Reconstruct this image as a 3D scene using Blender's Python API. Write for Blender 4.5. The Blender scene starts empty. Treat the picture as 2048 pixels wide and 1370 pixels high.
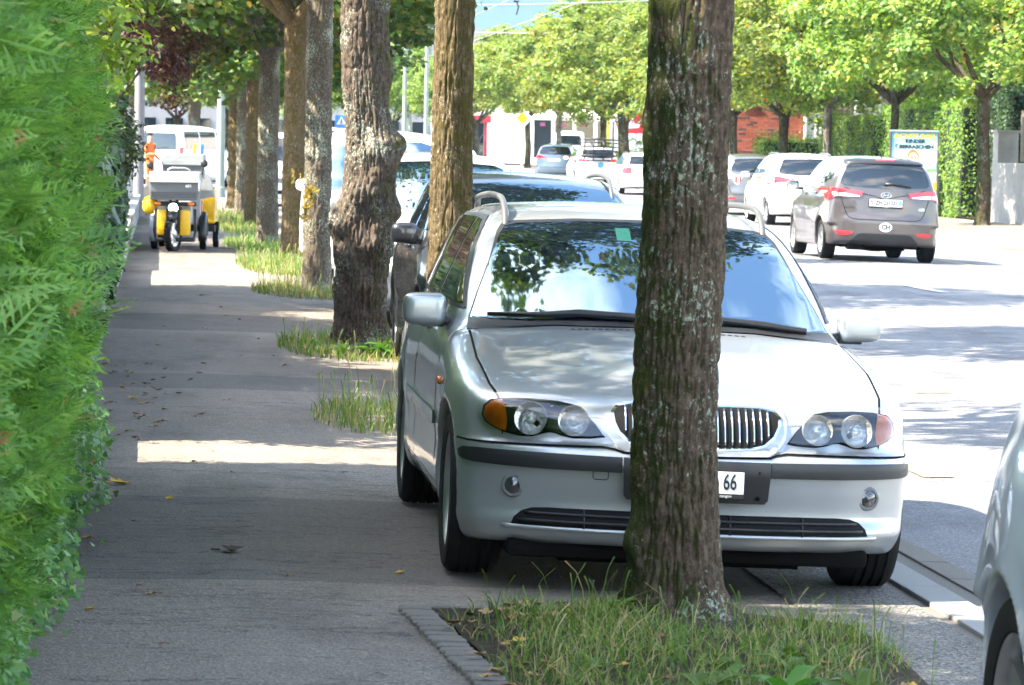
import bpy, bmesh, math, random
import numpy as np
from mathutils import Vector, Matrix
from mathutils.geometry import tessellate_polygon

SC = bpy.context.scene
COL = SC.collection
RNG = np.random.default_rng(7)
random.seed(7)

# ------------------------------------------------------------------ camera
CAM_H = 1.6
FOC = 7480.0 / 2048.0          # focal length in picture widths
PSI, THETA, ROLL = math.radians(5.4), math.atan(390 / 7480), math.radians(1.0)
fw = Vector((math.sin(PSI) * math.cos(THETA), math.cos(PSI) * math.cos(THETA), -math.sin(THETA)))
r0 = Vector((math.cos(PSI), -math.sin(PSI), 0.0))
u0 = r0.cross(fw)
cr = r0 * math.cos(ROLL) + u0 * math.sin(ROLL)
cu = u0 * math.cos(ROLL) - r0 * math.sin(ROLL)
cam = bpy.data.cameras.new("camera")
cam.sensor_width = 36.0
cam.lens = 36.0 * FOC
cam.clip_start, cam.clip_end = 0.5, 9000.0
cam.dof.use_dof = True
cam.dof.focus_distance = 19.0
cam.dof.aperture_fstop = 16.0
camo = bpy.data.objects.new("camera", cam)
COL.objects.link(camo)
camo.matrix_world = Matrix(((cr.x, cu.x, -fw.x, 0.0), (cr.y, cu.y, -fw.y, 0.0), (cr.z, cu.z, -fw.z, CAM_H), (0, 0, 0, 1)))
SC.camera = camo

# ------------------------------------------------------------------ sun, sky, exposure
SUN_EL, SUN_AZ = math.radians(47), math.radians(-102)   # azimuth from +Y (street) towards +X; the sun stands to the left, a little behind
sun_dir = Vector((math.sin(SUN_AZ) * math.cos(SUN_EL), math.cos(SUN_AZ) * math.cos(SUN_EL), math.sin(SUN_EL)))
sl = bpy.data.lights.new("sun", 'SUN')
sl.energy, sl.angle, sl.color = 3.8, math.radians(0.53), (1.0, 0.955, 0.88)
so = bpy.data.objects.new("sun", sl)
COL.objects.link(so)
so.rotation_euler = sun_dir.to_track_quat('Z', 'Y').to_euler()
so.location = (-30, 0, 40)

W = bpy.data.worlds.new("World")
SC.world = W
W.use_nodes = True
nt = W.node_tree
nt.nodes.clear()
o_ = nt.nodes.new('ShaderNodeOutputWorld')
b_ = nt.nodes.new('ShaderNodeBackground')
sky = nt.nodes.new('ShaderNodeTexSky')
sky.sky_type = 'NISHITA'
sky.sun_disc = False
sky.sun_elevation = SUN_EL
sky.sun_rotation = SUN_AZ
sky.altitude = 400
sky.air_density, sky.dust_density, sky.ozone_density = 1.0, 0.5, 1.0
b_.inputs['Strength'].default_value = 0.135
# fair-weather clouds in the dome
tc = nt.nodes.new('ShaderNodeTexCoord')
mp = nt.nodes.new('ShaderNodeMapping')
mp.inputs['Scale'].default_value = (1.6, 1.6, 3.2)
mp.inputs['Location'].default_value = (3.1, 0.4, 0.2)
nz = nt.nodes.new('ShaderNodeTexNoise')
nz.inputs['Scale'].default_value = 1.35
nz.inputs['Detail'].default_value = 7
nz.inputs['Roughness'].default_value = 0.58
rp = nt.nodes.new('ShaderNodeValToRGB')
rp.color_ramp.elements[0].position, rp.color_ramp.elements[1].position = 0.52, 0.70
mx = nt.nodes.new('ShaderNodeMix')
mx.data_type = 'RGBA'
mx.inputs['B'].default_value = (7.5, 7.5, 7.6, 1)
nt.links.new(tc.outputs['Generated'], mp.inputs['Vector'])
nt.links.new(mp.outputs[0], nz.inputs['Vector'])
nt.links.new(nz.outputs['Fac'], rp.inputs['Fac'])
nt.links.new(rp.outputs['Color'], mx.inputs['Factor'])
nt.links.new(sky.outputs[0], mx.inputs['A'])
nt.links.new(mx.outputs['Result'], b_.inputs['Color'])
nt.links.new(b_.outputs[0], o_.inputs['Surface'])

SC.view_settings.view_transform = 'Standard'
SC.view_settings.look = 'None'
SC.view_settings.exposure = 2.88
SC.view_settings.use_white_balance = True
SC.view_settings.white_balance_temperature = 7250
SC.view_settings.gamma = 1.0
SC.view_settings.use_curve_mapping = False

SC.render.engine = 'CYCLES'
cy = SC.cycles
cy.use_denoising = True
try:
    cy.denoiser = 'OPENIMAGEDENOISE'
except Exception:
    pass
cy.use_adaptive_sampling = True
cy.adaptive_threshold = 0.03
cy.max_bounces, cy.diffuse_bounces, cy.glossy_bounces = 6, 2, 3
cy.transmission_bounces, cy.transparent_max_bounces = 4, 6
cy.caustics_reflective = cy.caustics_refractive = False
cy.sample_clamp_indirect = 6.0
SC.render.use_persistent_data = False

# ------------------------------------------------------------------ helpers: numbers
def pc(xs, ys, n=900):
    """smooth monotone curve through points, as a fast lookup"""
    xs = np.asarray(xs, float); ys = np.asarray(ys, float)
    h = np.diff(xs); d = np.diff(ys) / h
    m = np.zeros_like(ys)
    if len(xs) > 2:
        for i in range(1, len(xs) - 1):
            if d[i-1] * d[i] > 0:
                w1 = 2*h[i] + h[i-1]; w2 = h[i] + 2*h[i-1]
                m[i] = (w1 + w2) / (w1 / d[i-1] + w2 / d[i])
    m[0], m[-1] = d[0], d[-1]
    gx = np.linspace(xs[0], xs[-1], n)
    k = np.clip(np.searchsorted(xs, gx, side='right') - 1, 0, len(h) - 1)
    t = (gx - xs[k]) / h[k]
    gy = ((1+2*t)*(1-t)**2)*ys[k] + t*(1-t)**2*h[k]*m[k] + t*t*(3-2*t)*ys[k+1] + t*t*(t-1)*h[k]*m[k+1]
    gd = np.gradient(gy, gx)
    f = lambda v: np.interp(v, gx, gy)
    f.d = lambda v: np.interp(v, gx, gd)
    return f

def sst(a, b, v):
    t = np.clip((np.asarray(v, float) - a) / (b - a), 0, 1)
    return t * t * (3 - 2 * t)

_P = np.random.default_rng(3).random(65536)
def vnoise(x, y, z):
    x, y, z = np.broadcast_arrays(np.asarray(x, float), np.asarray(y, float), np.asarray(z, float))
    xi, yi, zi = np.floor(x).astype(np.int64), np.floor(y).astype(np.int64), np.floor(z).astype(np.int64)
    fx, fy, fz = x - xi, y - yi, z - zi
    fx, fy, fz = fx*fx*(3-2*fx), fy*fy*(3-2*fy), fz*fz*(3-2*fz)
    def h(a, b, c):
        return _P[(a * 73856093 ^ b * 19349663 ^ c * 83492791) & 65535]
    c00 = h(xi, yi, zi) * (1-fx) + h(xi+1, yi, zi) * fx
    c10 = h(xi, yi+1, zi) * (1-fx) + h(xi+1, yi+1, zi) * fx
    c01 = h(xi, yi, zi+1) * (1-fx) + h(xi+1, yi, zi+1) * fx
    c11 = h(xi, yi+1, zi+1) * (1-fx) + h(xi+1, yi+1, zi+1) * fx
    return (c00*(1-fy) + c10*fy) * (1-fz) + (c01*(1-fy) + c11*fy) * fz

def fbm(x, y, z, o=4):
    s, a, t = 0.0, 0.5, 0.0
    for i in range(o):
        s = s + a * vnoise(x * 2**i + 17.3*i, y * 2**i + 5.1*i, z * 2**i + 9.7*i); t += a; a *= 0.5
    return s / t

_gx = [-60, -0.5, 0.4, 1.1, 2.8, 3.3, 9.0, 13.0, 17.0, 20, 60]
_gz = [0.05, 0.0, 0.0, -0.02, -0.062, -0.07, 0.0, -0.07, -0.07, 0.0, 0.2]
def gz(x, y):
    """height of the ground: crossfalls of pavement and road, and the street's slight rise far ahead"""
    return np.interp(x, _gx, _gz) + 0.6 * sst(100, 210, y)

# ------------------------------------------------------------------ helpers: objects
def link(o, parent=None):
    COL.objects.link(o)
    if parent is not None:
        o.parent = parent
    return o

def tag(o, label=None, cat=None, group=None, kind=None):
    for k, v in (('label', label), ('category', cat), ('group', group), ('kind', kind)):
        if v: o[k] = v
    return o

def empty(name, loc=(0, 0, 0), rz=0.0, parent=None, rot=None):
    o = bpy.data.objects.new(name, None)
    o.empty_display_size = 0.2
    o.location = loc
    o.rotation_euler = rot if rot is not None else (0, 0, rz)
    return link(o, parent)

def mesh(name, verts, faces, mat=None, parent=None, smooth=False, loc=None, normals=None):
    me = bpy.data.meshes.new(name)
    if isinstance(verts, np.ndarray) and isinstance(faces, np.ndarray):
        nv, nf, k = len(verts), len(faces), faces.shape[1]
        me.vertices.add(nv); me.vertices.foreach_set('co', verts.astype(np.float32).ravel())
        me.loops.add(nf * k); me.loops.foreach_set('vertex_index', faces.astype(np.int32).ravel())
        me.polygons.add(nf); me.polygons.foreach_set('loop_start', np.arange(0, nf * k, k, dtype=np.int32))
        me.polygons.foreach_set('loop_total', np.full(nf, k, dtype=np.int32))
        me.update(calc_edges=True)
    else:
        me.from_pydata([tuple(v) for v in verts], [], [tuple(f) for f in faces])
    if smooth:
        me.polygons.foreach_set('use_smooth', np.ones(len(me.polygons), dtype=bool))
    if mat is not None:
        me.materials.append(mat)
    if normals is not None:
        me.normals_split_custom_set_from_vertices([tuple(n) for n in normals])
    o = bpy.data.objects.new(name, me)
    if loc is not None: o.location = loc
    return link(o, parent)

class MB:
    """collects simple shapes into one mesh"""
    def __init__(s): s.v, s.f = [], []
    def add(s, v, f):
        n = len(s.v); s.v += [tuple(p) for p in v]; s.f += [tuple(i + n for i in q) for q in f]; return s
    def box(s, c, d, rz=0.0, b=0.0, M=None):
        bm = bmesh.new()
        bmesh.ops.create_cube(bm, size=1.0)
        bmesh.ops.scale(bm, vec=d, verts=bm.verts)
        if b > 0:
            bmesh.ops.bevel(bm, geom=bm.edges[:], offset=b, segments=2, affect='EDGES', profile=0.6)
        T = Matrix.Translation(c) @ Matrix.Rotation(rz, 4, 'Z')
        if M is not None: T = Matrix.Translation(c) @ M
        bmesh.ops.transform(bm, matrix=T, verts=bm.verts)
        bm.verts.index_update()
        s.add([v.co[:] for v in bm.verts], [[v.index for v in f.verts] for f in bm.faces]); bm.free(); return s
    def tube(s, pts, rad, n=8, cap=True, closed=False, flat=1.0):
        pts = [Vector(p) for p in pts]
        if not hasattr(rad, '__len__'): rad = [rad] * len(pts)
        base = len(s.v); N = len(pts); up = None
        for i, p in enumerate(pts):
            if closed: t = (pts[(i+1) % N] - pts[i-1])
            else: t = pts[min(i+1, N-1)] - pts[max(i-1, 0)]
            if t.length < 1e-9: t = Vector((0, 0, 1))
            t.normalize()
            if up is None:
                up = Vector((0, 0, 1)) if abs(t.z) < 0.9 else Vector((1, 0, 0))
            a = (up - t * up.dot(t))
            if a.length < 1e-6: a = Vector((1, 0, 0)) - t * t.x
            a.normalize(); b = t.cross(a); up = a
            for k in range(n):
                w = 2 * math.pi * k / n
                s.v.append(tuple(p + (a * math.cos(w) + b * math.sin(w) * flat) * rad[i]))
        M = N if closed else N - 1
        for i in range(M):
            i2 = (i + 1) % N
            for k in range(n):
                k2 = (k + 1) % n
                s.f.append((base + i*n + k, base + i*n + k2, base + i2*n + k2, base + i2*n + k))
        if cap and not closed:
            s.f.append(tuple(base + k for k in reversed(range(n))))
            s.f.append(tuple(base + (N-1)*n + k for k in range(n)))
        return s
    def lathe(s, prof, n=24, M=None, closed=False):
        """prof: (radius, height) along local z; M places it"""
        M = M or Matrix.Identity(4); base = len(s.v); N = len(prof)
        for r, h in prof:
            for k in range(n):
                w = 2 * math.pi * k / n
                s.v.append(tuple(M @ Vector((r * math.cos(w), r * math.sin(w), h))))
        for i in range(N if closed else N - 1):
            i2 = (i + 1) % N
            for k in range(n):
                k2 = (k + 1) % n
                s.f.append((base + i*n + k, base + i*n + k2, base + i2*n + k2, base + i2*n + k))
        return s
    def prism(s, poly, d0, d1, fn):
        """extrude a 2-D polygon between depths d0 and d1; fn(u, v, d) -> point"""
        base = len(s.v); n = len(poly)
        for d in (d0, d1):
            for u, v in poly: s.v.append(tuple(fn(u, v, d)))
        for k in range(n):
            k2 = (k + 1) % n
            s.f.append((base + k, base + k2, base + n + k2, base + n + k))
        for tri in tessellate_polygon([[Vector((u, v, 0)) for u, v in poly]]):
            s.f.append(tuple(base + i for i in tri)); s.f.append(tuple(base + n + i for i in reversed(tri)))
        return s
    def build(s, name, mat, parent=None, smooth=False, angle=None, loc=None):
        o = mesh(name, s.v, s.f, mat, parent, smooth=bool(smooth or angle), loc=loc)
        bm = bmesh.new(); bm.from_mesh(o.data)
        bmesh.ops.recalc_face_normals(bm, faces=bm.faces[:])
        if angle:
            a = math.radians(angle)
            for e in bm.edges:
                e.smooth = not (len(e.link_faces) == 2 and e.calc_face_angle(0) > a)
        bm.to_mesh(o.data); bm.free()
        return o

def text_mesh(name, s, size, mat, parent, M, depth=0.002, sx=1.0, bold=0.0, shear=0.0, align='CENTER'):
    cu_ = bpy.data.curves.new(name, 'FONT')
    cu_.body, cu_.size, cu_.align_x, cu_.align_y = s, size, align, 'CENTER'
    cu_.extrude, cu_.offset, cu_.shear = depth, bold, shear
    cu_.resolution_u = 3
    t = bpy.data.objects.new(name, cu_)
    COL.objects.link(t)
    dg = bpy.context.evaluated_depsgraph_get()
    me = bpy.data.meshes.new_from_object(t.evaluated_get(dg))
    bpy.data.objects.remove(t); bpy.data.curves.remove(cu_)
    me.materials.clear(); me.materials.append(mat)
    me.transform(M @ Matrix.Diagonal((sx, 1, 1, 1)))
    o = bpy.data.objects.new(name, me)
    return link(o, parent)

def copy_tree(o, parent=None):
    c = o.copy(); COL.objects.link(c); c.parent = parent
    for ch in [k for k in bpy.data.objects if k.parent == o]: copy_tree(ch, c)
    return c

# ------------------------------------------------------------------ helpers: materials
class NT:
    def __init__(s, name):
        s.m = bpy.data.materials.new(name); s.m.use_nodes = True
        s.t = s.m.node_tree; s.t.nodes.clear()
        s.out = s.t.nodes.new('ShaderNodeOutputMaterial')
        s._c = None
    def n(s, ty, **kw):
        x = s.t.nodes.new('ShaderNode' + ty)
        for k, v in kw.items():
            if k in x.inputs: x.inputs[k].default_value = v
            else: setattr(x, k, v)
        return x
    def l(s, a, b): s.t.links.new(a, b)
    def co(s, kind='Object', scale=(1, 1, 1), loc=(0, 0, 0), rot=(0, 0, 0)):
        if s._c is None: s._c = s.n('TexCoord')
        m = s.n('Mapping'); m.inputs['Scale'].default_value = scale; m.inputs['Location'].default_value = loc; m.inputs['Rotation'].default_value = rot
        s.l(s._c.outputs[kind], m.inputs[0]); return m.outputs[0]
    def noise(s, co, scale, detail=4, rough=0.55, dist=0.0):
        x = s.n('TexNoise'); x.inputs['Scale'].default_value = scale; x.inputs['Detail'].default_value = detail
        x.inputs['Roughness'].default_value = rough; x.inputs['Distortion'].default_value = dist
        s.l(co, x.inputs['Vector']); return x.outputs['Fac']
    def ramp(s, fac, stops, interp='LINEAR'):
        x = s.n('ValToRGB'); e = x.color_ramp.elements; x.color_ramp.interpolation = interp
        while len(e) > len(stops): e.remove(e[-1])
        while len(e) < len(stops): e.new(0.5)
        for i, (p, c) in enumerate(stops):
            e[i].position = p; e[i].color = (c, c, c, 1) if not hasattr(c, '__len__') else (*c[:3], 1)
        s.l(fac, x.inputs['Fac']); return x.outputs['Color']
    def mix(s, fac, a, b, mode='MIX'):
        x = s.n('Mix'); x.data_type = 'RGBA'; x.blend_type = mode
        for k, v in (('Factor', fac), ('A', a), ('B', b)):
            if hasattr(v, 'is_output') or isinstance(v, bpy.types.NodeSocket): s.l(v, x.inputs[k])
            elif hasattr(v, '__len__'): x.inputs[k].default_value = (*v[:3], 1)
            else: x.inputs[k].default_value = v
        return x.outputs['Result']
    def math(s, op, a, b=None):
        x = s.n('Math'); x.operation = op
        for i, v in enumerate((a, b)):
            if v is None: continue
            if isinstance(v, bpy.types.NodeSocket): s.l(v, x.inputs[i])
            else: x.inputs[i].default_value = v
        return x.outputs[0]
    def bump(s, h, dist=0.01, strength=1.0, normal=None):
        x = s.n('Bump'); x.inputs['Distance'].default_value = dist; x.inputs['Strength'].default_value = strength
        s.l(h, x.inputs['Height'])
        if normal is not None: s.l(normal, x.inputs['Normal'])
        return x.outputs[0]
    def pbr(s, col, rough=0.6, metal=0.0, spec=0.5, coat=0.0, normal=None, **kw):
        p = s.n('BsdfPrincipled')
        for k, v in (('Base Color', col), ('Roughness', rough), ('Metallic', metal)):
            if isinstance(v, bpy.types.NodeSocket): s.l(v, p.inputs[k])
            elif hasattr(v, '__len__'): p.inputs[k].default_value = (*v[:3], 1)
            else: p.inputs[k].default_value = v
        p.inputs['Specular IOR Level'].default_value = spec
        p.inputs['Coat Weight'].default_value = coat
        p.inputs['Coat Roughness'].default_value = 0.03
        if normal is not None: s.l(normal, p.inputs['Normal'])
        for k, v in kw.items(): p.inputs[k].default_value = v
        s.l(p.outputs[0], s.out.inputs['Surface']); s.p = p; return s
M_ = {}
def flat(name, col, rough=0.6, metal=0.0, spec=0.5, coat=0.0, vary=0.12, scale=9.0, bump=0.0, bscale=120.0):
    """a plain paint, plastic or metal with a little unevenness in it"""
    if name in M_: return M_[name]
    t = NT(name); c = t.co('Object')
    f = t.noise(c, scale, 5, 0.6)
    colr = t.mix(f, tuple(v * (1 - vary) for v in col), tuple(min(1, v * (1 + vary)) for v in col))
    rg = t.math('ADD', t.math('MULTIPLY', f, 0.14), rough - 0.07)
    nrm = t.bump(t.noise(c, bscale, 3), bump) if bump > 0 else None
    t.pbr(colr, rg, metal, spec, coat, nrm)
    M_[name] = t.m; return t.m
def car_paint(name, col, flake=0.5, rough=0.32, metal=0.55):
    if name in M_: return M_[name]
    t = NT(name); c = t.co('Object')
    f = t.noise(c, 900, 2, 0.5)
    d = t.noise(c, 2.5, 5, 0.62)
    colr = t.mix(t.ramp(f, [(0.35, 0.0), (0.65, 1.0)]), tuple(v * (1 - 0.12 * flake) for v in col), tuple(min(1, v * (1 + 0.12 * flake)) for v in col))
    colr = t.mix(t.math('MULTIPLY', t.ramp(d, [(0.5, 0.0), (0.8, 1.0)]), 0.25), colr, tuple(v * 0.72 + 0.02 for v in col))
    t.pbr(colr, rough, metal, 0.5, 0.9)
    t.p.inputs['Coat Roughness'].default_value = 0.035
    M_[name] = t.m; return t.m
def glass(name, col=(0.006, 0.009, 0.011), ior=1.75, clear=0.0, tint=None):
    if name in M_: return M_[name]
    t = NT(name)
    if clear <= 0:
        c = t.co('Object')
        d = t.noise(c, 3.0, 5, 0.6)
        t.pbr(col, t.math('MULTIPLY', d, 0.05), 0.0, 0.5)
        t.p.inputs['IOR'].default_value = ior
        if tint: t.p.inputs['Specular Tint'].default_value = (*tint, 1)
    else:
        fr = t.n('Fresnel'); fr.inputs['IOR'].default_value = ior
        a = t.n('BsdfTransparent'); a.inputs['Color'].default_value = (*col, 1)
        g = t.n('BsdfGlossy'); g.inputs['Roughness'].default_value = 0.02
        ms = t.n('MixShader'); t.l(fr.outputs[0], ms.inputs[0]); t.l(a.outputs[0], ms.inputs[1]); t.l(g.outputs[0], ms.inputs[2])
        t.l(ms.outputs[0], t.out.inputs['Surface'])
    M_[name] = t.m; return t.m
def leaf_mat(name, stops, trans=0.45, rough=0.5, spec=0.35, clump=0, dead=(.42, .20, .09)):
    if name in M_: return M_[name]
    t = NT(name)
    g = t.n('NewGeometry')
    if clump:   # whole sprays and lumps differ in tone, not single needles
        c = t.co('Object')
        nz_ = t.math('ADD', t.math('MULTIPLY', t.noise(c, clump, 4, 0.6), 1.5), t.math('MULTIPLY', g.outputs['Random Per Island'], 0.28))
        col = t.ramp(t.math('SUBTRACT', nz_, 0.42), stops)
        col = t.mix(t.ramp(t.noise(t.co('Object', (1, 1, 1), (5, 1, 3)), clump * 1.6, 3, 0.5), [(0.66, 0.0), (0.70, 0.85)]), col, dead)
    else:
        oi = t.n('ObjectInfo')
        col = t.ramp(g.outputs['Random Per Island'], stops)
        hv = t.n('HueSaturation'); t.l(col, hv.inputs['Color'])
        t.l(t.math('ADD', t.math('MULTIPLY', oi.outputs['Random'], 0.05), 0.475), hv.inputs['Hue']); t.l(t.math('ADD', t.math('MULTIPLY', oi.outputs['Random'], 0.45), 0.76), hv.inputs['Value'])
        col = hv.outputs[0]
    p = t.n('BsdfPrincipled'); t.l(col, p.inputs['Base Color']); p.inputs['Roughness'].default_value = rough; p.inputs['Specular IOR Level'].default_value = spec
    tr = t.n('BsdfTranslucent')
    hs = t.n('HueSaturation'); hs.inputs['Saturation'].default_value = 1.12; hs.inputs['Value'].default_value = 1.5; hs.inputs['Hue'].default_value = 0.485
    t.l(col, hs.inputs['Color']); t.l(hs.outputs[0], tr.inputs['Color'])
    ms = t.n('MixShader'); ms.inputs[0].default_value = trans
    t.l(p.outputs[0], ms.inputs[1]); t.l(tr.outputs[0], ms.inputs[2]); t.l(ms.outputs[0], t.out.inputs['Surface'])
    M_[name] = t.m; return t.m
def emit(name, col, st):
    if name in M_: return M_[name]
    t = NT(name); e = t.n('Emission'); e.inputs[0].default_value = (*col, 1); e.inputs[1].default_value = st
    t.l(e.outputs[0], t.out.inputs['Surface']); M_[name] = t.m; return t.m
# ================================================================== the setting: ground, road, pavements
def asphalt(name, c0, c1, agg=0.5, cracks=True, bump=0.006, rough=0.85, patches=()):
    t = NT(name); c = t.co('Object')
    fine = t.noise(c, 85, 3, 0.6)
    spk = t.n('TexVoronoi'); spk.inputs['Scale'].default_value = 95; t.l(c, spk.inputs['Vector'])
    stone = t.ramp(spk.outputs['Color'], [(0.25, 0.0), (0.9, 1.0)])
    big = t.noise(c, 0.55, 6, 0.6)
    col = t.mix(t.ramp(big, [(0.3, 0.0), (0.7, 1.0)]), c0, c1)
    col = t.mix(t.math('MULTIPLY', stone, agg), col, tuple(min(1, v * 2.4) for v in c1))
    col = t.mix(t.ramp(fine, [(0.35, 0.45), (0.5, 0.0)]), col, tuple(v * 0.45 for v in c0))
    stain = t.noise(t.co('Object', (1.0, 0.35, 1)), 1.3, 7, 0.68)
    col = t.mix(t.ramp(stain, [(0.50, 0.0), (0.68, 0.6)]), col, tuple(v * 0.5 for v in c0))
    pale = t.noise(t.co('Object', (.8, .3, 1), (7, 3, 0)), 0.9, 6, 0.65)
    col = t.mix(t.ramp(pale, [(0.52, 0.0), (0.7, 0.45)]), col, tuple(min(1, v * 1.6) for v in c1))
    h = t.math('ADD', t.math('MULTIPLY', fine, 0.5), spk.outputs['Distance'])
    if cracks:
        # thin cracks and patch joints that run mostly across the pavement
        w = t.noise(t.co('Object', (0.5, 1.6, 1)), 0.9, 8, 0.7)
        k = t.math('ABSOLUTE', t.math('SUBTRACT', w, 0.5))
        kk = t.math('MULTIPLY', t.ramp(k, [(0.0, 1.0), (0.005, 0.0)]), t.ramp(t.noise(t.co('Object', (1, .6, 1), (4, 2, 0)), 0.35, 3), [(0.46, 0.0), (0.54, 1.0)]))
        for y0, y1 in patches:   # repairs laid across the pavement in a darker mix
            s3 = t.n('SeparateXYZ'); t.l(t.co('Object'), s3.inputs[0])
            yy = t.math('ADD', s3.outputs[1], t.math('MULTIPLY', t.math('SUBTRACT', t.noise(t.co('Object', (1, .3, 1)), 2.5, 3), 0.5), 0.10))
            e_ = t.math('SUBTRACT', (y1 - y0) / 2, t.math('ABSOLUTE', t.math('SUBTRACT', yy, (y0 + y1) / 2)))
            col = t.mix(t.math('MULTIPLY', t.math('GREATER_THAN', e_, 0.0), 0.42), col, (0.045, 0.046, 0.048))
            seam = t.ramp(t.math('ABSOLUTE', e_), [(0.0, 1.0), (0.012, 0.0)])
            kk = t.math('MAXIMUM', kk, t.math('MULTIPLY', seam, t.ramp(t.noise(t.co('Object'), 1.6, 4), [(0.42, 0.0), (0.55, 1.0)])))
        col = t.mix(t.math('MULTIPLY', kk, 0.75), col, (0.012, 0.012, 0.012))
        h = t.math('SUBTRACT', h, kk)
    t.pbr(col, rough, 0, 0.3, 0, t.bump(h, bump, 0.8))
    return t.m
M_['pave'] = asphalt('pavement asphalt', (0.118, 0.101, 0.085), (0.164, 0.143, 0.121), 0.45, patches=((13.7, 16.9), (24.4, 25.9), (32.0, 35.0), (57.0, 66.0)))
M_['road'] = asphalt('road asphalt', (0.10, 0.101, 0.106), (0.145, 0.146, 0.151), 0.5, True, 0.004)
M_['grit'] = asphalt('coarse grit', (0.075, 0.072, 0.066), (0.12, 0.113, 0.10), 1.0, False, 0.012)
M_['kerb'] = flat('granite', (0.21, 0.208, 0.20), 0.8, vary=0.3, scale=160, bump=0.003)
M_['sett'] = flat('sett stone', (0.135, 0.121, 0.104), 0.85, vary=0.35, scale=60, bump=0.006)
def soil_mat():
    t = NT('soil'); c = t.co('Object')
    a = t.noise(c, 14, 8, 0.7); b = t.noise(c, 90, 4, 0.6)
    col = t.ramp(a, [(0.3, (0.02, 0.014, 0.009)), (0.55, (0.055, 0.04, 0.026)), (0.75, (0.10, 0.078, 0.05))])
    t.pbr(col, 0.95, 0, 0.2, 0, t.bump(t.math('ADD', a, t.math('MULTIPLY', b, 0.5)), 0.03)); return t.m
M_['soil'] = soil_mat()

def xk(y): return np.interp(y, [-20, 62, 86, 110, 400], [13.6, 13.6, 16.9, 17.5, 17.5])   # the far kerb swings out
def sheet(name, x0, x1, y0, y1, nx, ny, mat, dz=0.0, hfun=None, thick=0.0, ys=None):
    ys = np.linspace(y0, y1, ny) if ys is None else np.asarray(ys, float); ny = len(ys)
    a = x0(ys) if callable(x0) else np.full(ny, float(x0)); b = x1(ys) if callable(x1) else np.full(ny, float(x1))
    u = np.linspace(0, 1, nx)[None, :]; X = a[:, None] * (1 - u) + b[:, None] * u; Y = np.repeat(ys[:, None], nx, 1)
    Z = gz(X, Y) + dz
    if hfun is not None: Z = Z + hfun(X, Y)
    v = np.stack([X.ravel(), Y.ravel(), Z.ravel()], 1)
    i = np.arange(ny - 1)[:, None] * nx + np.arange(nx - 1)[None, :]
    f = np.stack([i, i + 1, i + nx + 1, i + nx], -1).reshape(-1, 4)
    o = mesh(name, v, f, mat, smooth=True)
    o['kind'] = 'structure'
    return o
YS_FAR = np.concatenate([np.arange(-12, 70, 0.5), np.arange(70, 230, 4), [260, 330, 450]])
def heave(X, Y):
    # the pavement asphalt is uneven, and lifted in ripples by the roots near the gnarled tree
    r = 0.010 * (fbm(X * 0.9, Y * 0.35, 0.3, 3) - 0.5)
    rt = np.exp(-((Y - 31.5) / 4.5) ** 2) * 0.022 * (fbm(X * 1.1, Y * 1.5, 3.3, 4) - 0.5) * 2
    return (r + rt) * sst(-0.6, -0.3, X)
g = sheet('ground', -400, 600, -120, 2400, 3, 3, M_['soil'], ys=[-120, 0, 100, 155, 210, 600, 2400], dz=0.0)
for vtx in g.data.vertices: vtx.co.z = float(0.6 * sst(100, 210, vtx.co.y)) - 0.35
pavement = sheet('pavement', -0.62, 2.80, 0, 0, 40, 0, M_['pave'], 0.0, heave, ys=np.concatenate([np.arange(-12, 60, 0.16), np.arange(60, 230, 2.0), [260, 330, 450]]))
road = sheet('road', 3.24, lambda y: xk(y), 0, 0, 22, 0, M_['road'], -0.004, lambda X, Y: 0.006 * (fbm(X * .5, Y * .2, 1.1, 3) - .5), ys=YS_FAR)
far_pavement = sheet('pavement_far', lambda y: xk(y) + .2, 19.9, 0, 0, 12, 0, M_['pave'], 0.02, ys=YS_FAR)
garden = sheet('garden_ground', -40, -0.70, 0, 0, 10, 0, M_['soil'], 0.22, ys=YS_FAR)
far_garden = sheet('garden_ground_far', 19.95, 70, 0, 0, 10, 0, M_['soil'], 0.05, ys=YS_FAR)

def strip(name, x0, x1, y0, y1, z0, z1, mat, n=60, parent=None):
    """a kerb-like bar with a flat top, following the ground"""
    ys = np.linspace(y0, y1, n); v, f = [], []
    for y in ys:
        for x, z in ((x0, z0), (x0 + 0.004, z1), (x1 - 0.004, z1), (x1, z0)):
            v.append((x, y, float(gz(x, y)) + z))
    for i in range(n - 1):
        for k in range(3): f.append((4*i + k, 4*i + k + 1, 4*i + k + 5, 4*i + k + 4))
    f += [(0, 1, 2, 3), (4*n - 1, 4*n - 2, 4*n - 3, 4*n - 4)]
    o = mesh(name, v, f, mat, parent); o['kind'] = 'structure' if parent is None else ''
    if parent is not None: del o['kind']
    return o
# granite kerb built of single stones, and the gutter stones beside it
kerb = strip('kerb', 2.80, 3.24, -12, 240, -0.2, -0.003, M_['sett'], 200)
def stones(x0, x1, ya, yb, ln, z1, mat, parent, name):
    y = ya; proto = {}
    while y < yb:
        l = ln * random.choice((0.9, 1.0, 1.1)); key = round(l, 3)
        if key not in proto:
            b = MB(); b.box((0, 0, 0), (x1 - x0, l - 0.008, 0.24), b=0.006)
            o = b.build(name, mat, parent); proto[key] = o.data
        else:
            o = link(bpy.data.objects.new(name, proto[key]), parent)
        xm = (x0 + x1) / 2
        o.location = (xm, y + l / 2, float(gz(xm, y)) + z1 - 0.12 + random.uniform(-.003, .003))
        o.rotation_euler = (0, math.atan(0.02), random.uniform(-.004, .004))
        y += l
stones(2.84, 3.0, 9.0, 64, 0.9, 0.014, M_['kerb'], kerb, 'kerb_stone')
stones(3.10, 3.23, 9.0, 40, 0.6, 0.004, M_['sett'], kerb, 'gutter_stone')
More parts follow.
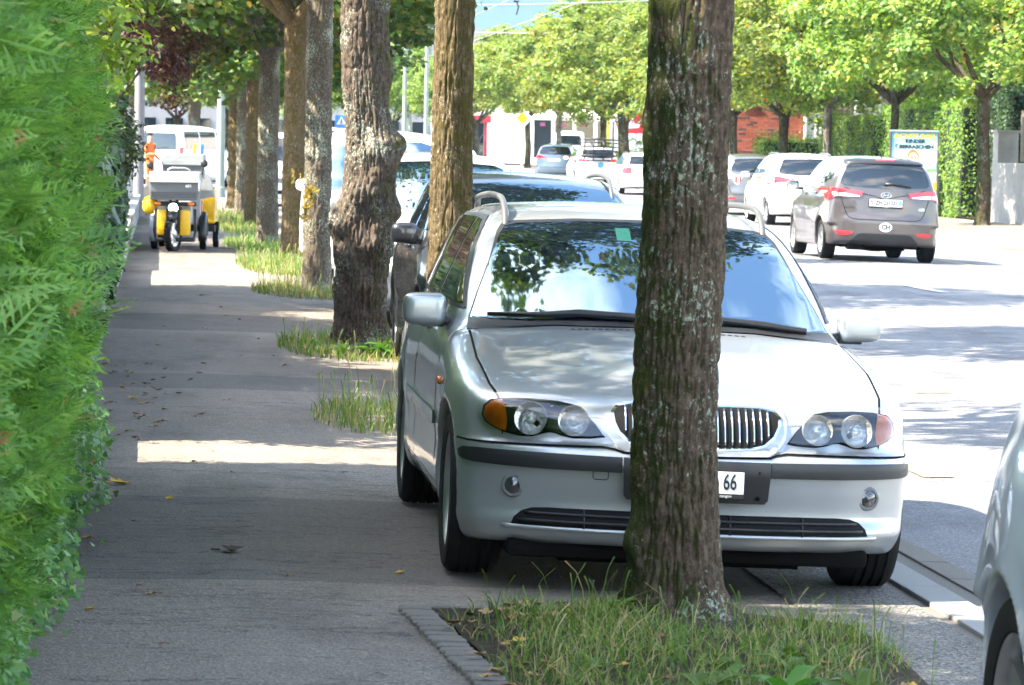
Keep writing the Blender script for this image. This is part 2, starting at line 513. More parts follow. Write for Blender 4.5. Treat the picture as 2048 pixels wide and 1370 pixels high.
def bar(name, xf, w, ys, z0, z1, mat):
    v, f = [], []
    for y in ys:
        x = float(xf(y)); g_ = float(gz(x, y))
        for dx, z in ((0, z0), (.01, z1), (w - .01, z1), (w, z0)): v.append((x + dx, y, g_ + z))
    for i in range(len(ys) - 1):
        for k in range(3): f.append((4*i + k, 4*i + k + 1, 4*i + k + 5, 4*i + k + 4))
    o = mesh(name, v, f, mat); o['kind'] = 'structure'; return o
kerb2 = bar('kerb_far', lambda y: xk(y) - .01, .23, YS_FAR, -.2, .11, M_['kerb'])

# darker repair patches across the pavement, and the coarse strip where the wheels stand
def flat_piece(name, poly, mat, dz, parent, res=0.25):
    bm = bmesh.new()
    vs = [bm.verts.new((x, y, 0)) for x, y in poly]; bm.faces.new(vs)
    xs = [p[0] for p in poly]; ys = [p[1] for p in poly]
    for ax, lo, hi in ((0, min(xs), max(xs)), (1, min(ys), max(ys))):
        k = lo + res
        while k < hi:
            co = (k, 0, 0) if ax == 0 else (0, k, 0); no = (1, 0, 0) if ax == 0 else (0, 1, 0)
            bmesh.ops.bisect_plane(bm, geom=bm.verts[:] + bm.edges[:] + bm.faces[:], plane_co=co, plane_no=no)
            k += res
    for v in bm.verts:
        h = float(heave(np.array(v.co.x), np.array(v.co.y))) if v.co.x < 2.8 else 0.0
        v.co.z = float(gz(v.co.x, v.co.y)) + h + dz
    me = bpy.data.meshes.new(name); bm.to_mesh(me); bm.free()
    me.materials.append(mat); me.polygons.foreach_set('use_smooth', np.ones(len(me.polygons), dtype=bool))
    return link(bpy.data.objects.new(name, me), parent)
def wob(x0, x1, y0, y1, a=0.02, n=14, s=0):
    r = random.Random(s); xs = np.linspace(x0, x1, n)
    p = [(x, y0 + r.uniform(-a, a)) for x in xs] + [(x, y1 + r.uniform(-a, a)) for x in xs[::-1]]
    return p
flat_piece('grit_strip', wob(2.32, 2.79, 6.0, 18.5, .06, s=5), M_['grit'], 0.004, pavement)

# road paint, worn
def paint(name, col):
    t = NT(name); c = t.co('Object')
    w = t.noise(c, 26, 6, 0.7)
    k = t.ramp(w, [(0.44, 0.0), (0.60, 1.0)])
    t.pbr(t.mix(k, (0.15, 0.15, 0.155), col), 0.7, 0, 0.3); return t.m
M_['yellow_paint'] = paint('yellow road paint', (0.42, 0.31, 0.08))
M_['white_paint'] = paint('white road paint', (0.72, 0.72, 0.70))
def mark(x, y, w, l, mat, sk=0.0):
    flat_piece('road_marking', [(x - w/2, y - l/2), (x + w/2, y - l/2), (x + w/2 + sk, y + l/2), (x - w/2 + sk, y + l/2)], mat, 0.0012, road, .35)
mark(4.02, 19.7, 0.16, 1.5, M_['yellow_paint'])
mark(5.35, 25.9, 0.26, 0.9, M_['yellow_paint'], 0.1)
for y in (31.5, 37.8, 44.6, 50.6, 57.0, 63.0, 69.0, 75.0, 81.0, 90.0, 99.0): mark(9.13, y, 0.16, 3.2, M_['white_paint'])
mark(12.2, 52, 0.13, 30, M_['yellow_paint'])
# ================================================================== car bodies: smooth solids with panels, glass and lamps laid on them
def smax(a, b, k):
    h = np.maximum(k - np.abs(a - b), 0) / k
    return np.maximum(a, b) + h * h * k * 0.25
def smin(a, b, k): return -smax(-a, -b, k)

class Body:
    """a car body: y runs from the front (0) to the back (L), x to the side, z up"""
    def __init__(s, p):
        s.p = p; s.L = p['L']
        s.T = pc(*zip(*p['T'])); s.wp = pc(*zip(*p['wp'])); s.wz = pc(*zip(*p['wz']))
        s.Fz = pc(*zip(*p['Fz'])); s.Fx = pc(*zip(*p['Fx'])); s.Rz = pc(*zip(*p['Rz'])); s.Rx = pc(*zip(*p['Rx']))
        s.G = pc(*zip(*p['G'])); s.gw = pc(*zip(*p['gw'])); s.zb = pc(*zip(*p['zb'])); s.gp = pc(*zip(*p['gp']))
        s.wheels = p['wheels']; s.Ra = p['Ra']; s.rw = p['rw']; s.xin = p.get('xin', 0.5)
        s.flare = p.get('flare', 0.012); s.crown = p.get('crown', 0.05); s.gcrown = p.get('gcrown', 0.035)
        s.wcF, s.wcR = p.get('wcF', 0.2), p.get('wcR', 0.12); s.k = p.get('k', 0.09); s.kt = p.get('kt', 0.10); s.kg = p.get('kg', 0.07); s.ku = p.get('ku', 0.03)
        s.extra = p.get('extra')
    def f(s, x, y, z):
        x = np.abs(x); L = s.L
        T = s.T(y); tn = 1 / np.sqrt(1 + s.T.d(y) ** 2)
        top = (z - T + s.crown * (x / 0.8) ** 2) * tn
        fl = 0
        for yw in s.wheels:
            r = np.sqrt((y - yw) ** 2 + (z - s.rw) ** 2)
            fl = fl + s.flare * np.exp(-((r - s.Ra) / 0.055) ** 2)
        side = x - s.wp(y) - s.wz(z) - fl
        fx = s.Fx.d(x); fz = s.Fz.d(z)
        front = (s.Fz(z) + s.Fx(x) - y) / np.sqrt(1 + fx * fx + fz * fz)
        rx = s.Rx.d(x); rz = s.Rz.d(z)
        rear = (y - L + s.Rz(z) + s.Rx(x)) / np.sqrt(1 + rx * rx + rz * rz)
        d = smax(top, side, s.kt)
        d = smax(d, front, s.k); d = smax(d, rear, s.k)
        d = smax(d, s.zb(y) - z, 0.04)
        t = sst(0.42 * L, 0.68 * L, y)
        ys = y - s.wcF * x * x * (1 - t) + s.wcR * x * x * t
        gt = (z - s.G(ys) + s.gcrown * (x / 0.55) ** 2) / np.sqrt(1 + s.G.d(ys) ** 2)
        gs = (x - s.gw(z) - s.gp(y)) * 0.94
        g = smax(gt, gs, s.kg); g = smax(g, 0.55 - z, 0.02)
        d = smin(d, g, s.ku)
        if s.extra: d = s.extra(s, x, y, z, d)
        for yw in s.wheels:
            c = np.sqrt((y - yw) ** 2 + (z - s.rw) ** 2) - s.Ra
            d = smax(d, -np.maximum(c, s.xin - x), 0.016)
        return d
    def grad(s, P, e=0.004):
        x, y, z = P.T
        g = np.stack([s.f(x + e, y, z) - s.f(x - e, y, z), s.f(x, y + e, z) - s.f(x, y - e, z), s.f(x, y, z + e) - s.f(x, y, z - e)], 1) / (2 * e)
        return g
    def shell(s, h, name, mat, parent):
        x = np.arange(-h / 2, 1.12, h); y = np.arange(-0.12, s.L + 0.12, h); z = np.arange(0.03, s.p.get('H', 1.5) + 0.12, h)
        V = s.f(x[:, None, None], y[None, :, None], z[None, None, :])
        V = np.broadcast_to(V, (len(x), len(y), len(z)))
        S = V < 0
        nx, ny, nz_ = S.shape
        cnt = sum(S[i:nx-1+i, j:ny-1+j, k:nz_-1+k].astype(np.int8) for i in (0, 1) for j in (0, 1) for k in (0, 1))
        mixm = (cnt > 0) & (cnt < 8)
        ci = np.argwhere(mixm); idx = -np.ones(mixm.shape, dtype=np.int64); idx[mixm] = np.arange(len(ci))
        acc = np.zeros((len(ci), 3)); num = np.zeros(len(ci))
        for a in range(3):
            for b in (0, 1):
                for c in (0, 1):
                    o = [0, 0, 0]; oth = [q for q in range(3) if q != a]; o[oth[0]], o[oth[1]] = b, c
                    e = list(o); e[a] = 1
                    v0 = V[ci[:, 0] + o[0], ci[:, 1] + o[1], ci[:, 2] + o[2]]; v1 = V[ci[:, 0] + e[0], ci[:, 1] + e[1], ci[:, 2] + e[2]]
                    m = (v0 < 0) != (v1 < 0)
                    t = np.where(m, v0 / np.where(v0 - v1 == 0, 1, v0 - v1), 0)
                    pt = ci + np.array(o, float); pt[:, a] += t
                    acc[m] += pt[m]; num[m] += 1
        P = acc / num[:, None]
        P = np.stack([x[0] + P[:, 0] * h, y[0] + P[:, 1] * h, z[0] + P[:, 2] * h], 1)
        mid = ci[:, 0] == 0
        for it in range(4):
            g = s.grad(P); v = s.f(*P.T); st = v / np.maximum((g * g).sum(1), 0.15)
            P = P - np.clip(st, -h * 0.5, h * 0.5)[:, None] * g
            P[mid, 0] = 0
        N = s.grad(P); N[mid, 0] = 0; N /= np.maximum(np.linalg.norm(N, axis=1), 1e-6)[:, None]
        faces = []
        for a in range(3):
            b, c = [q for q in range(3) if q != a]
            sl0 = [slice(None)] * 3; sl1 = [slice(None)] * 3
            sl0[a] = slice(0, -1); sl1[a] = slice(1, None)
            for q in (b, c): sl0[q] = slice(1, -1); sl1[q] = slice(1, -1)
            ch = S[tuple(sl0)] != S[tuple(sl1)]
            E = np.argwhere(ch); E[:, b] += 1; E[:, c] += 1
            sgn = S[E[:, 0], E[:, 1], E[:, 2]]
            q4 = []
            for db, dc in ((0, 0), (-1, 0), (-1, -1), (0, -1)):
                k = E.copy(); k[:, b] += db; k[:, c] += dc
                q4.append(idx[k[:, 0], k[:, 1], k[:, 2]])
            F = np.stack(q4, 1)
            fl = sgn if a != 1 else ~sgn
            F[fl] = F[fl][:, ::-1]
            faces.append(F)
        F = np.concatenate(faces); F = F[(F >= 0).all(1)]
        n = len(P); mir = P.copy(); mir[:, 0] *= -1
        mi = np.arange(n) + n; mi[mid] = np.arange(n)[mid]
        F2 = mi[F][:, ::-1]
        P2 = np.concatenate([P, mir]); Nm = N.copy(); Nm[:, 0] *= -1; N2 = np.concatenate([N, Nm])
        FF = np.concatenate([F, F2])
        used = np.zeros(2 * n, bool); used[FF.ravel()] = True
        rm = np.cumsum(used) - 1
        # make the winding agree with the outward normals
        A, B, C = P2[FF[:, 0]], P2[FF[:, 1]], P2[FF[:, 2]]
        nn = np.cross(B - A, C - A); bad = (nn * N2[FF[:, 0]]).sum(1) < 0
        FF[bad] = FF[bad][:, ::-1]
        return mesh(name, P2[used], rm[FF], mat, parent, smooth=True, normals=N2[used])
    # --- laying shapes on the skin
    AX = {'front': (0, 2, 1, 1), 'rear': (0, 2, 1, -1), 'left': (1, 2, 0, 1), 'right': (1, 2, 0, -1), 'top': (0, 1, 2, -1)}
    def cast(s, uv, view, start=None, it=90):
        a, b, c, sg = s.AX[view]
        uv = np.asarray(uv, float); P = np.zeros((len(uv), 3)); P[:, a] = uv[:, 0]; P[:, b] = uv[:, 1]
        if start is None: start = {'front': -0.1, 'rear': s.L + 0.1, 'left': -1.1, 'right': 1.1, 'top': 1.9}[view]
        P[:, c] = start
        for i in range(it):
            v = s.f(*P.T)
            P[:, c] += sg * np.clip(v * 0.75, -0.05, 0.10)
        return P
    def lay(s, uv, view, proud, start=None):
        P = s.cast(uv, view, start); N = s.grad(P); N /= np.maximum(np.linalg.norm(N, axis=1), 1e-6)[:, None]
        return P + N * proud, N
    def panel(s, name, poly, view, mat, parent, proud=0.003, res=0.03, skirt=0.012, start=None, mirror=False):
        bm = bmesh.new()
        vs = [bm.verts.new((u, v, 0)) for u, v in poly]
        for tri in tessellate_polygon([[Vector((u, v, 0)) for u, v in poly]]):
            try: bm.faces.new([vs[i] for i in tri])
            except Exception: pass
        us = [p[0] for p in poly]; ws = [p[1] for p in poly]
        for ax, lo, hi in ((0, min(us), max(us)), (1, min(ws), max(ws))):
            k = max(1, int(math.ceil((hi - lo) / res)))
            for i in range(1, k):
                q = lo + (hi - lo) * i / k
                co = (q, 0, 0) if ax == 0 else (0, q, 0); no = (1, 0, 0) if ax == 0 else (0, 1, 0)
                bmesh.ops.bisect_plane(bm, geom=bm.verts[:] + bm.edges[:] + bm.faces[:], plane_co=co, plane_no=no, dist=1e-5)
        bmesh.ops.remove_doubles(bm, verts=bm.verts, dist=2e-5)
        bm.verts.ensure_lookup_table(); bm.verts.index_update()
        uv = [(v.co.x, v.co.y) for v in bm.verts]
        P, N = s.lay(uv, view, proud, start)
        F = [[v.index for v in f.verts] for f in bm.faces]
        B = [(e.verts[0].index, e.verts[1].index) for e in bm.edges if len(e.link_faces) == 1]
        bm.free()
        V = [tuple(p) for p in P]; NN = [tuple(n) for n in N]
        # orient faces with the skin
        F2 = []
        for f in F:
            nw = Vector((0, 0, 0))
            for i in range(len(f)): nw += Vector(V[f[i]]).cross(Vector(V[f[(i + 1) % len(f)]]))
            if nw.dot(Vector(NN[f[0]])) < 0: f = f[::-1]
            F2.append(f)
        if skirt > 0:
            n0 = len(V); mp_ = {}
            for a, b in B:
                for q in (a, b):
                    if q not in mp_:
                        mp_[q] = len(V); V.append(tuple(P[q] - N[q] * (skirt + proud))); NN.append(tuple(N[q]))
                F2.append([a, b, mp_[b], mp_[a]])
        o = mesh(name, V, F2, mat, parent, smooth=True, normals=NN)
        if mirror:
            o2 = mesh(name, [(-a, b, c) for a, b, c in V], [f[::-1] for f in F2], mat, parent, smooth=True, normals=[(-a, b, c) for a, b, c in NN])
            return o, o2
        return o
    def gaps(s, lines, mat, parent, w=0.006, name='panel_gap'):
        """panel gaps: thin dark lines laid on the skin; lines = (view, points, mirrored, start)"""
        V, F = [], []
        for ln in lines:
            view, pts = ln[0], [np.array(p, float) for p in ln[1]]
            start = ln[3] if len(ln) > 3 else None; ww = ln[4] if len(ln) > 4 else w
            q = []
            for a, b in zip(pts[:-1], pts[1:]):
                k = max(1, int(np.linalg.norm(b - a) / 0.03))
                q += [a + (b - a) * i / k for i in range(k)]
            q.append(pts[-1]); q = np.array(q)
            t = np.gradient(q, axis=0); t /= np.maximum(np.linalg.norm(t, axis=1), 1e-9)[:, None]
            nn = np.stack([-t[:, 1], t[:, 0]], 1) * ww / 2
            P, _ = s.lay(np.concatenate([q - nn, q + nn]), view, ln[5] if len(ln) > 5 else 0.0045, start)
            for sg in ((1, -1) if (len(ln) > 2 and ln[2]) else (1,)):
                b0 = len(V); n = len(q)
                V += [(p[0] * sg, p[1], p[2]) for p in P]
                F += [(b0 + i, b0 + i + 1, b0 + n + i + 1, b0 + n + i) for i in range(n - 1)]
        return mesh(name, V, F, mat, parent)

M_['tyre'] = flat('tyre rubber', (0.0085, 0.0085, 0.0085), 0.8, spec=.3, vary=0.3, scale=30, bump=0.002)
M_['rim'] = flat('wheel alloy', (0.42, 0.43, 0.44), 0.35, 0.85, vary=0.15)
M_['plastic'] = flat('black plastic', (0.010, 0.0105, 0.012), 0.45, vary=0.25, scale=20)
M_['under'] = flat('underbody black', (0.006, 0.006, 0.006), 0.95, spec=.1, vary=0.3)
M_['gap'] = flat('gap black', (0.003, 0.003, 0.003), 0.9, spec=.15)
M_['chrome'] = flat('chrome', (0.75, 0.76, 0.78), 0.08, 1.0, vary=0.03)
M_['mirror_glass'] = flat('mirror glass', (0.8, 0.82, 0.85), 0.03, 1.0, vary=0.01)
M_['glass'] = glass('car glass')
M_['lens_clear'] = glass('clear lamp lens', (0.93, 0.95, 0.97), 1.9, 1.0)
M_['lamp_red'] = flat('red lamp', (0.55, 0.02, 0.025), 0.12, 0.0, 0.6, 0.8, vary=0.25, scale=60)
M_['lamp_white'] = flat('white lamp', (0.75, 0.74, 0.72), 0.12, 0.0, 0.6, 0.8, vary=0.15, scale=60)
M_['lamp_amber'] = flat('amber lamp', (0.80, 0.15, 0.002), 0.12, 0.0, 0.6, 0.8, vary=0.4, scale=70)
M_['plate'] = flat('number plate white', (0.78, 0.78, 0.76), 0.4, vary=0.04)
M_['ink'] = flat('black lettering', (0.012, 0.012, 0.014), 0.5, vary=0.1)
M_['lining'] = flat('car lining', (0.02, 0.02, 0.022), 0.9)

_wheel_cache = {}
def wheel(parent, x, y, r, w=0.2, spokes=5, style='alloy', detail=1):
    """wheel > tyre, rim; axis along x, the outer face pointing away from the car's middle"""
    sg = 1 if x > 0 else -1
    e = empty('wheel', (x, y, r), 0, parent)
    if sg < 0: e.rotation_euler = (0, 0, math.pi)
    key = (r, w, spokes, style, detail)
    if key not in _wheel_cache:
        n = 48 if detail else 24
        Mx = Matrix.Rotation(math.pi / 2, 4, 'Y')
        rr = r * 0.66; hw = w / 2
        prof = [(rr, -hw * .8), (rr + .012, -hw * .92), (r * .84, -hw), (r * .93, -hw * .95), (r * .985, -hw * .78)]
        if detail:
            for g in (-.5, -.17, .17, .5):
                prof += [(r, hw * (g - .06)), (r * .975, hw * (g - .045)), (r * .975, hw * (g + .045)), (r, hw * (g + .06))]
        prof += [(r * .985, hw * .78), (r * .93, hw * .95), (r * .84, hw), (rr + .012, hw * .92), (rr, hw * .8)]
        t = MB(); t.lathe(prof, n, Mx)
        to = t.build('tyre', M_['tyre'], e, angle=35)
        b = MB(); b.lathe([(rr + .004, -hw * .8), (rr - .012, -hw * .4), (rr - .012, hw * .55), (rr - .002, hw * .8), (rr + .006, hw * .88), (rr + .004, hw * .75)], n, Mx)
        b.lathe([(0.001, hw * .62), (r * .16, hw * .62), (r * .2, hw * .5), (r * .2, hw * .1)], 20, Mx)
        for k in range(spokes):
            a = 2 * math.pi * k / spokes
            for off in ((-.05, .05) if style == 'twin' else (0,)):
                p = [(0.13 * r, 0.5 * hw), (0.62 * r, 0.66 * hw)]
                ws = r * (.055 if style == 'twin' else .12)
                q = []
                for rad, hx in p:
                    for sgn in (-1, 1):
                        ang = a + off * (1.0 if rad < .2 * r else 1.6)
                        q.append((rad, sgn * ws * (.8 if rad > .3 * r else 1), hx, ang))
                vs = []
                for dx in (0, -.022):
                    for rad, tv, hx, ang in q:
                        vs.append((hx + dx, rad * math.cos(ang) - tv * math.sin(ang), rad * math.sin(ang) + tv * math.cos(ang)))
                b.add(vs, [(0, 1, 3, 2), (4, 6, 7, 5), (0, 4, 5, 1), (2, 3, 7, 6), (0, 2, 6, 4), (1, 5, 7, 3)])
        ro = b.build('rim', M_['rim'], e, angle=35)
        # brake disc and dark well behind the spokes
        d = MB(); d.lathe([(0.001, -hw * .2), (r * .6, -hw * .2), (r * .6, -hw * .3)], 24, Mx)
        do = d.build('brake_disc', M_['under'], e)
        _wheel_cache[key] = (to.data, ro.data, do.data)
    else:
        for nm, dt in zip(('tyre', 'rim', 'brake_disc'), _wheel_cache[key]):
            link(bpy.data.objects.new(nm, dt), e)
    return e

def blob(name, c, d, mat, parent, e=3.5, n=(20, 28), shear=0.0, taper=0.0, rz=0.0):
    """a rounded box (superellipsoid) for mirrors, handles, headrests"""
    V, F = [], []
    nu, nv = n
    def pw(v, p): return math.copysign(abs(v) ** p, v)
    for i in range(nu + 1):
        a = -math.pi / 2 + math.pi * i / nu
        for j in range(nv):
            b = 2 * math.pi * j / nv
            x = pw(math.cos(a), 2 / e) * pw(math.cos(b), 2 / e); y = pw(math.cos(a), 2 / e) * pw(math.sin(b), 2 / e); z = pw(math.sin(a), 2 / e)
            k = 1 - taper * (x + 1) / 2
            V.append((x * d[0] / 2, y * d[1] / 2 * k + shear * x, z * d[2] / 2 * k))
    for i in range(nu):
        for j in range(nv):
            j2 = (j + 1) % nv
            F.append((i * nv + j, i * nv + j2, (i + 1) * nv + j2, (i + 1) * nv + j))
    R = Matrix.Rotation(rz, 4, 'Z')
    V = [tuple(R @ Vector(v) + Vector(c)) for v in V]
    return mesh(name, V, F, mat, parent, smooth=True)

def car_root(name, label, cat, loc, rz=0.0, group=None, roll=0.0):
    e = empty(name, loc, 0)
    e.rotation_euler = (0, roll, rz)
    tag(e, label, cat, group)
    return e

def side_set(B, p, e, mats):
    """windows, doors, handles and mirrors on both sides"""
    for poly in p.get('windows', ()):
        B.panel('side_window', poly, 'left', mats['glass'], e, 0.004, 0.05, 0.01, mirror=True)
    for poly in p.get('doors', ()):
        B.panel('door', poly, 'left', mats['paint'], e, 0.0025, 0.07, 0.01, mirror=True)
    if p.get('handles'):
        for (yy, zz) in p['handles']:
            P, N = B.lay([(yy, zz)], 'left', 0.012)
            for sg in (-1, 1):
                blob('door_handle', (-sg * P[0][0], P[0][1], P[0][2]), (0.035, 0.20, 0.035), mats.get('handle', mats['paint']), e, 3, (8, 12))
# ================================================================== the silver estate car behind the trunk
M_['silver'] = car_paint('silver paint', (0.37, 0.395, 0.41), 0.6, 0.33, 0.62)
M_['grille_black'] = flat('grille black', (0.003, 0.003, 0.0035), 0.7, spec=.2)
M_['trim'] = flat('rubber trim', (0.011, 0.0115, 0.013), 0.5, vary=0.2)
M_['reflector'] = flat('lamp reflector', (0.62, 0.62, 0.60), 0.22, 0.75, vary=0.3, scale=55, bump=0.006, bscale=55)
M_['p_fog'] = flat('fog lamp ring', (0.16, 0.17, 0.175), .4, .4)
M_['rail'] = flat('roof rail grey', (0.085, 0.088, 0.09), 0.5, 0.2, vary=0.1)
M_['windscreen'] = glass('windscreen glass', (0.004, 0.007, 0.012), 4.0, tint=(.62, .86, 1.0))
P_WAG = dict(L=4.47, H=1.45,
    T=[(-.2, .64), (0, .665), (.1, .708), (.3, .765), (.6, .825), (1.0, .887), (1.4, .935), (2, .945), (3.5, .955), (4.2, .97), (4.8, .97)],
    wp=[(-.2, .84), (0, .855), (.5, .865), (.75, .868), (1.5, .862), (2.6, .862), (3.45, .87), (4.1, .845), (4.45, .79), (4.8, .72)],
    wz=[(0, -.11), (.17, -.06), (.26, -.018), (.36, -.004), (.45, -.008), (.55, 0), (.68, 0), (.78, -.012), (.9, -.055), (1.0, -.12)],
    Fz=[(0, .10), (.15, .06), (.22, .015), (.26, -.004), (.32, .016), (.42, .004), (.49, -.004), (.535, .012), (.56, .04), (.60, .055), (.68, .085), (.72, .13), (.8, .35), (.95, 1.2)],
    Fx=[(0, 0), (.15, .002), (.3, .016), (.5, .055), (.65, .115), (.75, .19), (.82, .29), (.87, .45), (1.1, 1.6)],
    Rz=[(0, .12), (.2, .05), (.35, 0), (.55, .0), (.62, .05), (.8, .07), (.97, .10), (1.2, .2), (1.5, .4)],
    Rx=[(0, 0), (.3, .01), (.6, .06), (.75, .15), (.85, .34), (1.1, 1.2)],
    G=[(.5, .30), (.9, .62), (1.32, .90), (1.55, 1.035), (1.8, 1.175), (2.0, 1.277), (2.12, 1.325), (2.3, 1.367), (2.6, 1.395), (3.0, 1.405), (3.5, 1.395), (3.95, 1.355), (4.08, 1.31), (4.24, 1.1), (4.38, .82), (4.43, .3), (4.6, -2)],
    gw=[(.5, .86), (.93, .785), (1.1, .722), (1.3, .632), (1.38, .585), (1.5, .5)],
    gp=[(0, -.06), (1.2, -.045), (2.0, 0), (3.2, 0), (4.0, -.03), (4.5, -.09)],
    zb=[(-.2, .19), (.1, .185), (.5, .16), (.9, .17), (3.0, .18), (3.8, .2), (4.6, .26)],
    wheels=(.75, 3.475), Ra=.345, rw=.312, wcF=.20, wcR=.12, crown=.045, gcrown=.03, k=.075, kt=.095, kg=.075)
def mir(poly): return [(-x, z) for x, z in poly][::-1]
def circ(cx, cz, r, n=28): return [(cx + r * math.cos(2*math.pi*i/n), cz + r * math.sin(2*math.pi*i/n)) for i in range(n)]

def silver_estate():
    e = car_root('station_wagon', 'silver station wagon with twin oval grille parked facing the camera behind the front trunk', 'car',
                 (1.935, 13.40, -0.040), math.radians(-.25), roll=math.radians(1.7))
    B = Body(P_WAG)
    B.shell(0.015, 'body', M_['silver'], e)
    m = M_
    # sills, floor and wheel wells
    b = MB(); b.box((0, 2.1, .25), (1.30, 3.9, .14)); b.box((0, 2.1, .5), (1.0, 3.2, .4)); b.build('underbody', m['under'], e)
    b = MB(); b.box((0, .28, .165), (1.34, .30, .07), b=.03); b.box((0, .62, .12), (.9, .5, .05)); b.build('splash_guard', m['under'], e)
    for x, y in ((-.752, .75), (.752, .75), (-.755, 3.475), (.755, 3.475)): wheel(e, x, y, .316, .215, 7, 'twin')
    # glass
    ws = [(-.735, .905), (-.40, .935), (0, .945), (.40, .935), (.735, .905), (.68, 1.04), (.62, 1.17), (.575, 1.265), (.55, 1.295), (.50, 1.308), (.25, 1.327), (0, 1.332), (-.25, 1.327), (-.50, 1.308), (-.55, 1.295), (-.575, 1.265), (-.62, 1.17), (-.68, 1.04)]
    B.panel('windscreen_seal', [(x * 1.018 + (.0), z + (.012 if z > 1.2 else -.012)) for x, z in ws], 'front', m['trim'], e, .002, .05, .006, start=.7)
    B.panel('windscreen', ws, 'front', m['windscreen'], e, .0045, .04, .006, start=.7)
    B.panel('toll_sticker', [(-.10, 1.255), (-.04, 1.255), (-.04, 1.305), (-.10, 1.305)], 'front', flat('sticker', (.012, .07, .062), .2), e, .0065, .05, .003, start=.7)
    wf = [(1.72, .985), (2.62, .985), (2.62, 1.315), (2.47, 1.312), (2.33, 1.275), (2.03, 1.135)]
    wr = [(2.70, .985), (3.42, .99), (3.40, 1.312), (2.70, 1.318)]
    wq = [(3.49, .99), (4.02, 1.0), (4.08, 1.04), (3.98, 1.27), (3.90, 1.30), (3.47, 1.312)]
    B.panel('window_frame', [(1.66, .965), (4.10, .975), (4.14, 1.03), (4.02, 1.30), (3.93, 1.325), (2.62, 1.335), (2.46, 1.332), (2.30, 1.292), (1.99, 1.145)], 'left', m['trim'], e, .005, .03, .008, mirror=True)
    for w in (wf, wr, wq): B.panel('side_window', w, 'left', m['glass'], e, .009, .03, .006, mirror=True)
    B.panel('rear_window', [(-.60, 1.0), (.60, 1.0), (.52, 1.27), (-.52, 1.27)], 'rear', m['glass'], e, .004, .06)
    # bonnet, doors, tailgate
    hood = [(-.70, .20), (-.735, .42), (-.755, .8), (-.745, 1.36), (-.4, 1.315), (0, 1.30), (.4, 1.315), (.745, 1.36), (.755, .8), (.735, .42), (.70, .20), (.55, .135), (.36, .10), (.30, .085), (0, .075), (-.30, .085), (-.36, .10), (-.55, .135)]
    B.panel('bonnet', [(x * .99, y) for x, y in hood], 'top', m['silver'], e, .0035, .045, .01)
    lines = [('top', [(-.694, .19), (-.735, .42), (-.755, .8), (-.742, 1.37)], True, None, .009, .0022),
             ('left', [(1.48, .93), (1.40, .80), (1.34, .55), (1.33, .27)], True), ('left', [(2.66, .96), (2.67, .7), (2.66, .27)], True), ('left', [(3.46, .97), (3.42, .85), (3.26, .66), (3.10, .40), (3.02, .27)], True),
             ('left', [(1.33, .275), (3.02, .275)], True),
             ('front', [(-.845, .538), (-.6, .543), (-.335, .548), (-.30, .543), (-.27, .533), (0, .528)], True, None, .007, .003)]
    B.gaps(lines, m['gap'], e)
    B.panel('door', [(1.40, .30), (2.645, .30), (2.65, .93), (1.50, .92), (1.42, .80)], 'left', m['silver'], e, .002, .08, .01, mirror=True)
    B.panel('door', [(2.675, .30), (3.03, .30), (3.11, .42), (3.27, .68), (3.42, .86), (3.44, .935), (2.675, .93)], 'left', m['silver'], e, .002, .08, .01, mirror=True)
    B.panel('side_moulding', [(1.40, .515), (3.0, .515), (3.05, .565), (1.40, .565)], 'left', m['silver'], e, .012, .08, .015, mirror=True)
    B.panel('tailgate', [(-.62, .62), (.62, .62), (.66, .97), (-.66, .97)], 'rear', m['silver'], e, .003, .08)
    for yy in (2.42, 3.3):
        P, N = B.lay([(yy, .86)], 'left', .018)
        for sg in (-1, 1): blob('door_handle', (-sg * P[0][0], yy, .86), (.04, .19, .034), m['silver'], e, 3, (10, 14))
    P, N = B.lay([(1.18, .70)], 'left', .004)
    for sg in (-1, 1): blob('side_repeater', (-sg * P[0][0], 1.18, .70), (.02, .055, .034), m['lamp_amber'], e, 2.4, (8, 12))
    # front: lamps
    hl = [(.768, .634), (.762, .668), (.738, .690), (.68, .699), (.60, .702), (.50, .699), (.445, .690), (.405, .664), (.37, .630), (.345, .597), (.334, .584), (.385, .577), (.445, .574), (.49, .581), (.51, .588), (.532, .591), (.555, .585), (.595, .572), (.64, .571), (.69, .580), (.735, .597), (.757, .612)]
    am = [(.758, .636), (.752, .664), (.732, .682), (.695, .690), (.684, .66), (.678, .625), (.682, .585), (.70, .588), (.732, .602), (.750, .616)]
    for sg in (-1, 1):
        poly = hl if sg > 0 else mir(hl)
        h = B.panel('headlight', poly, 'front', m['gap'], e, .004, .03, .012)
        h['label'] = 'clear headlight with two round reflectors and an amber corner lamp'
        B.panel('indicator', am if sg > 0 else mir(am), 'front', m['lamp_amber'], h, .010, .02, .006)
        for cx, cz, r in ((.597, .634, .060), (.447, .634, .056)):
            P, N = B.lay([(sg * cx, cz)], 'front', .006)
            nrm = Vector(N[0]); nrm = (nrm * .35 + Vector((0, -1, 0)) * .65).normalized()
            Mx = Matrix.Translation(Vector(P[0]) + nrm * .022) @ nrm.to_track_quat('Z', 'Y').to_matrix().to_4x4()
            q = MB(); q.lathe([(.001, -.020), (r * .3, -.019), (r * .62, -.013), (r * .86, -.005), (r, .0), (r * 1.012, -.002), (r * 1.015, -.03)], 36, Mx); q.build('reflector', m['reflector'], h, angle=40)
            q = MB(); q.lathe([(.020, -.024), (.020, -.010), (.014, -.006), (.001, -.005)], 18, Mx); q.build('bulb', m['reflector'], h, angle=50)
        B.panel('lens', [(x * 1.0, z) for x, z in poly], 'front', m['lens_clear'], h, .030, .02, 0.0)
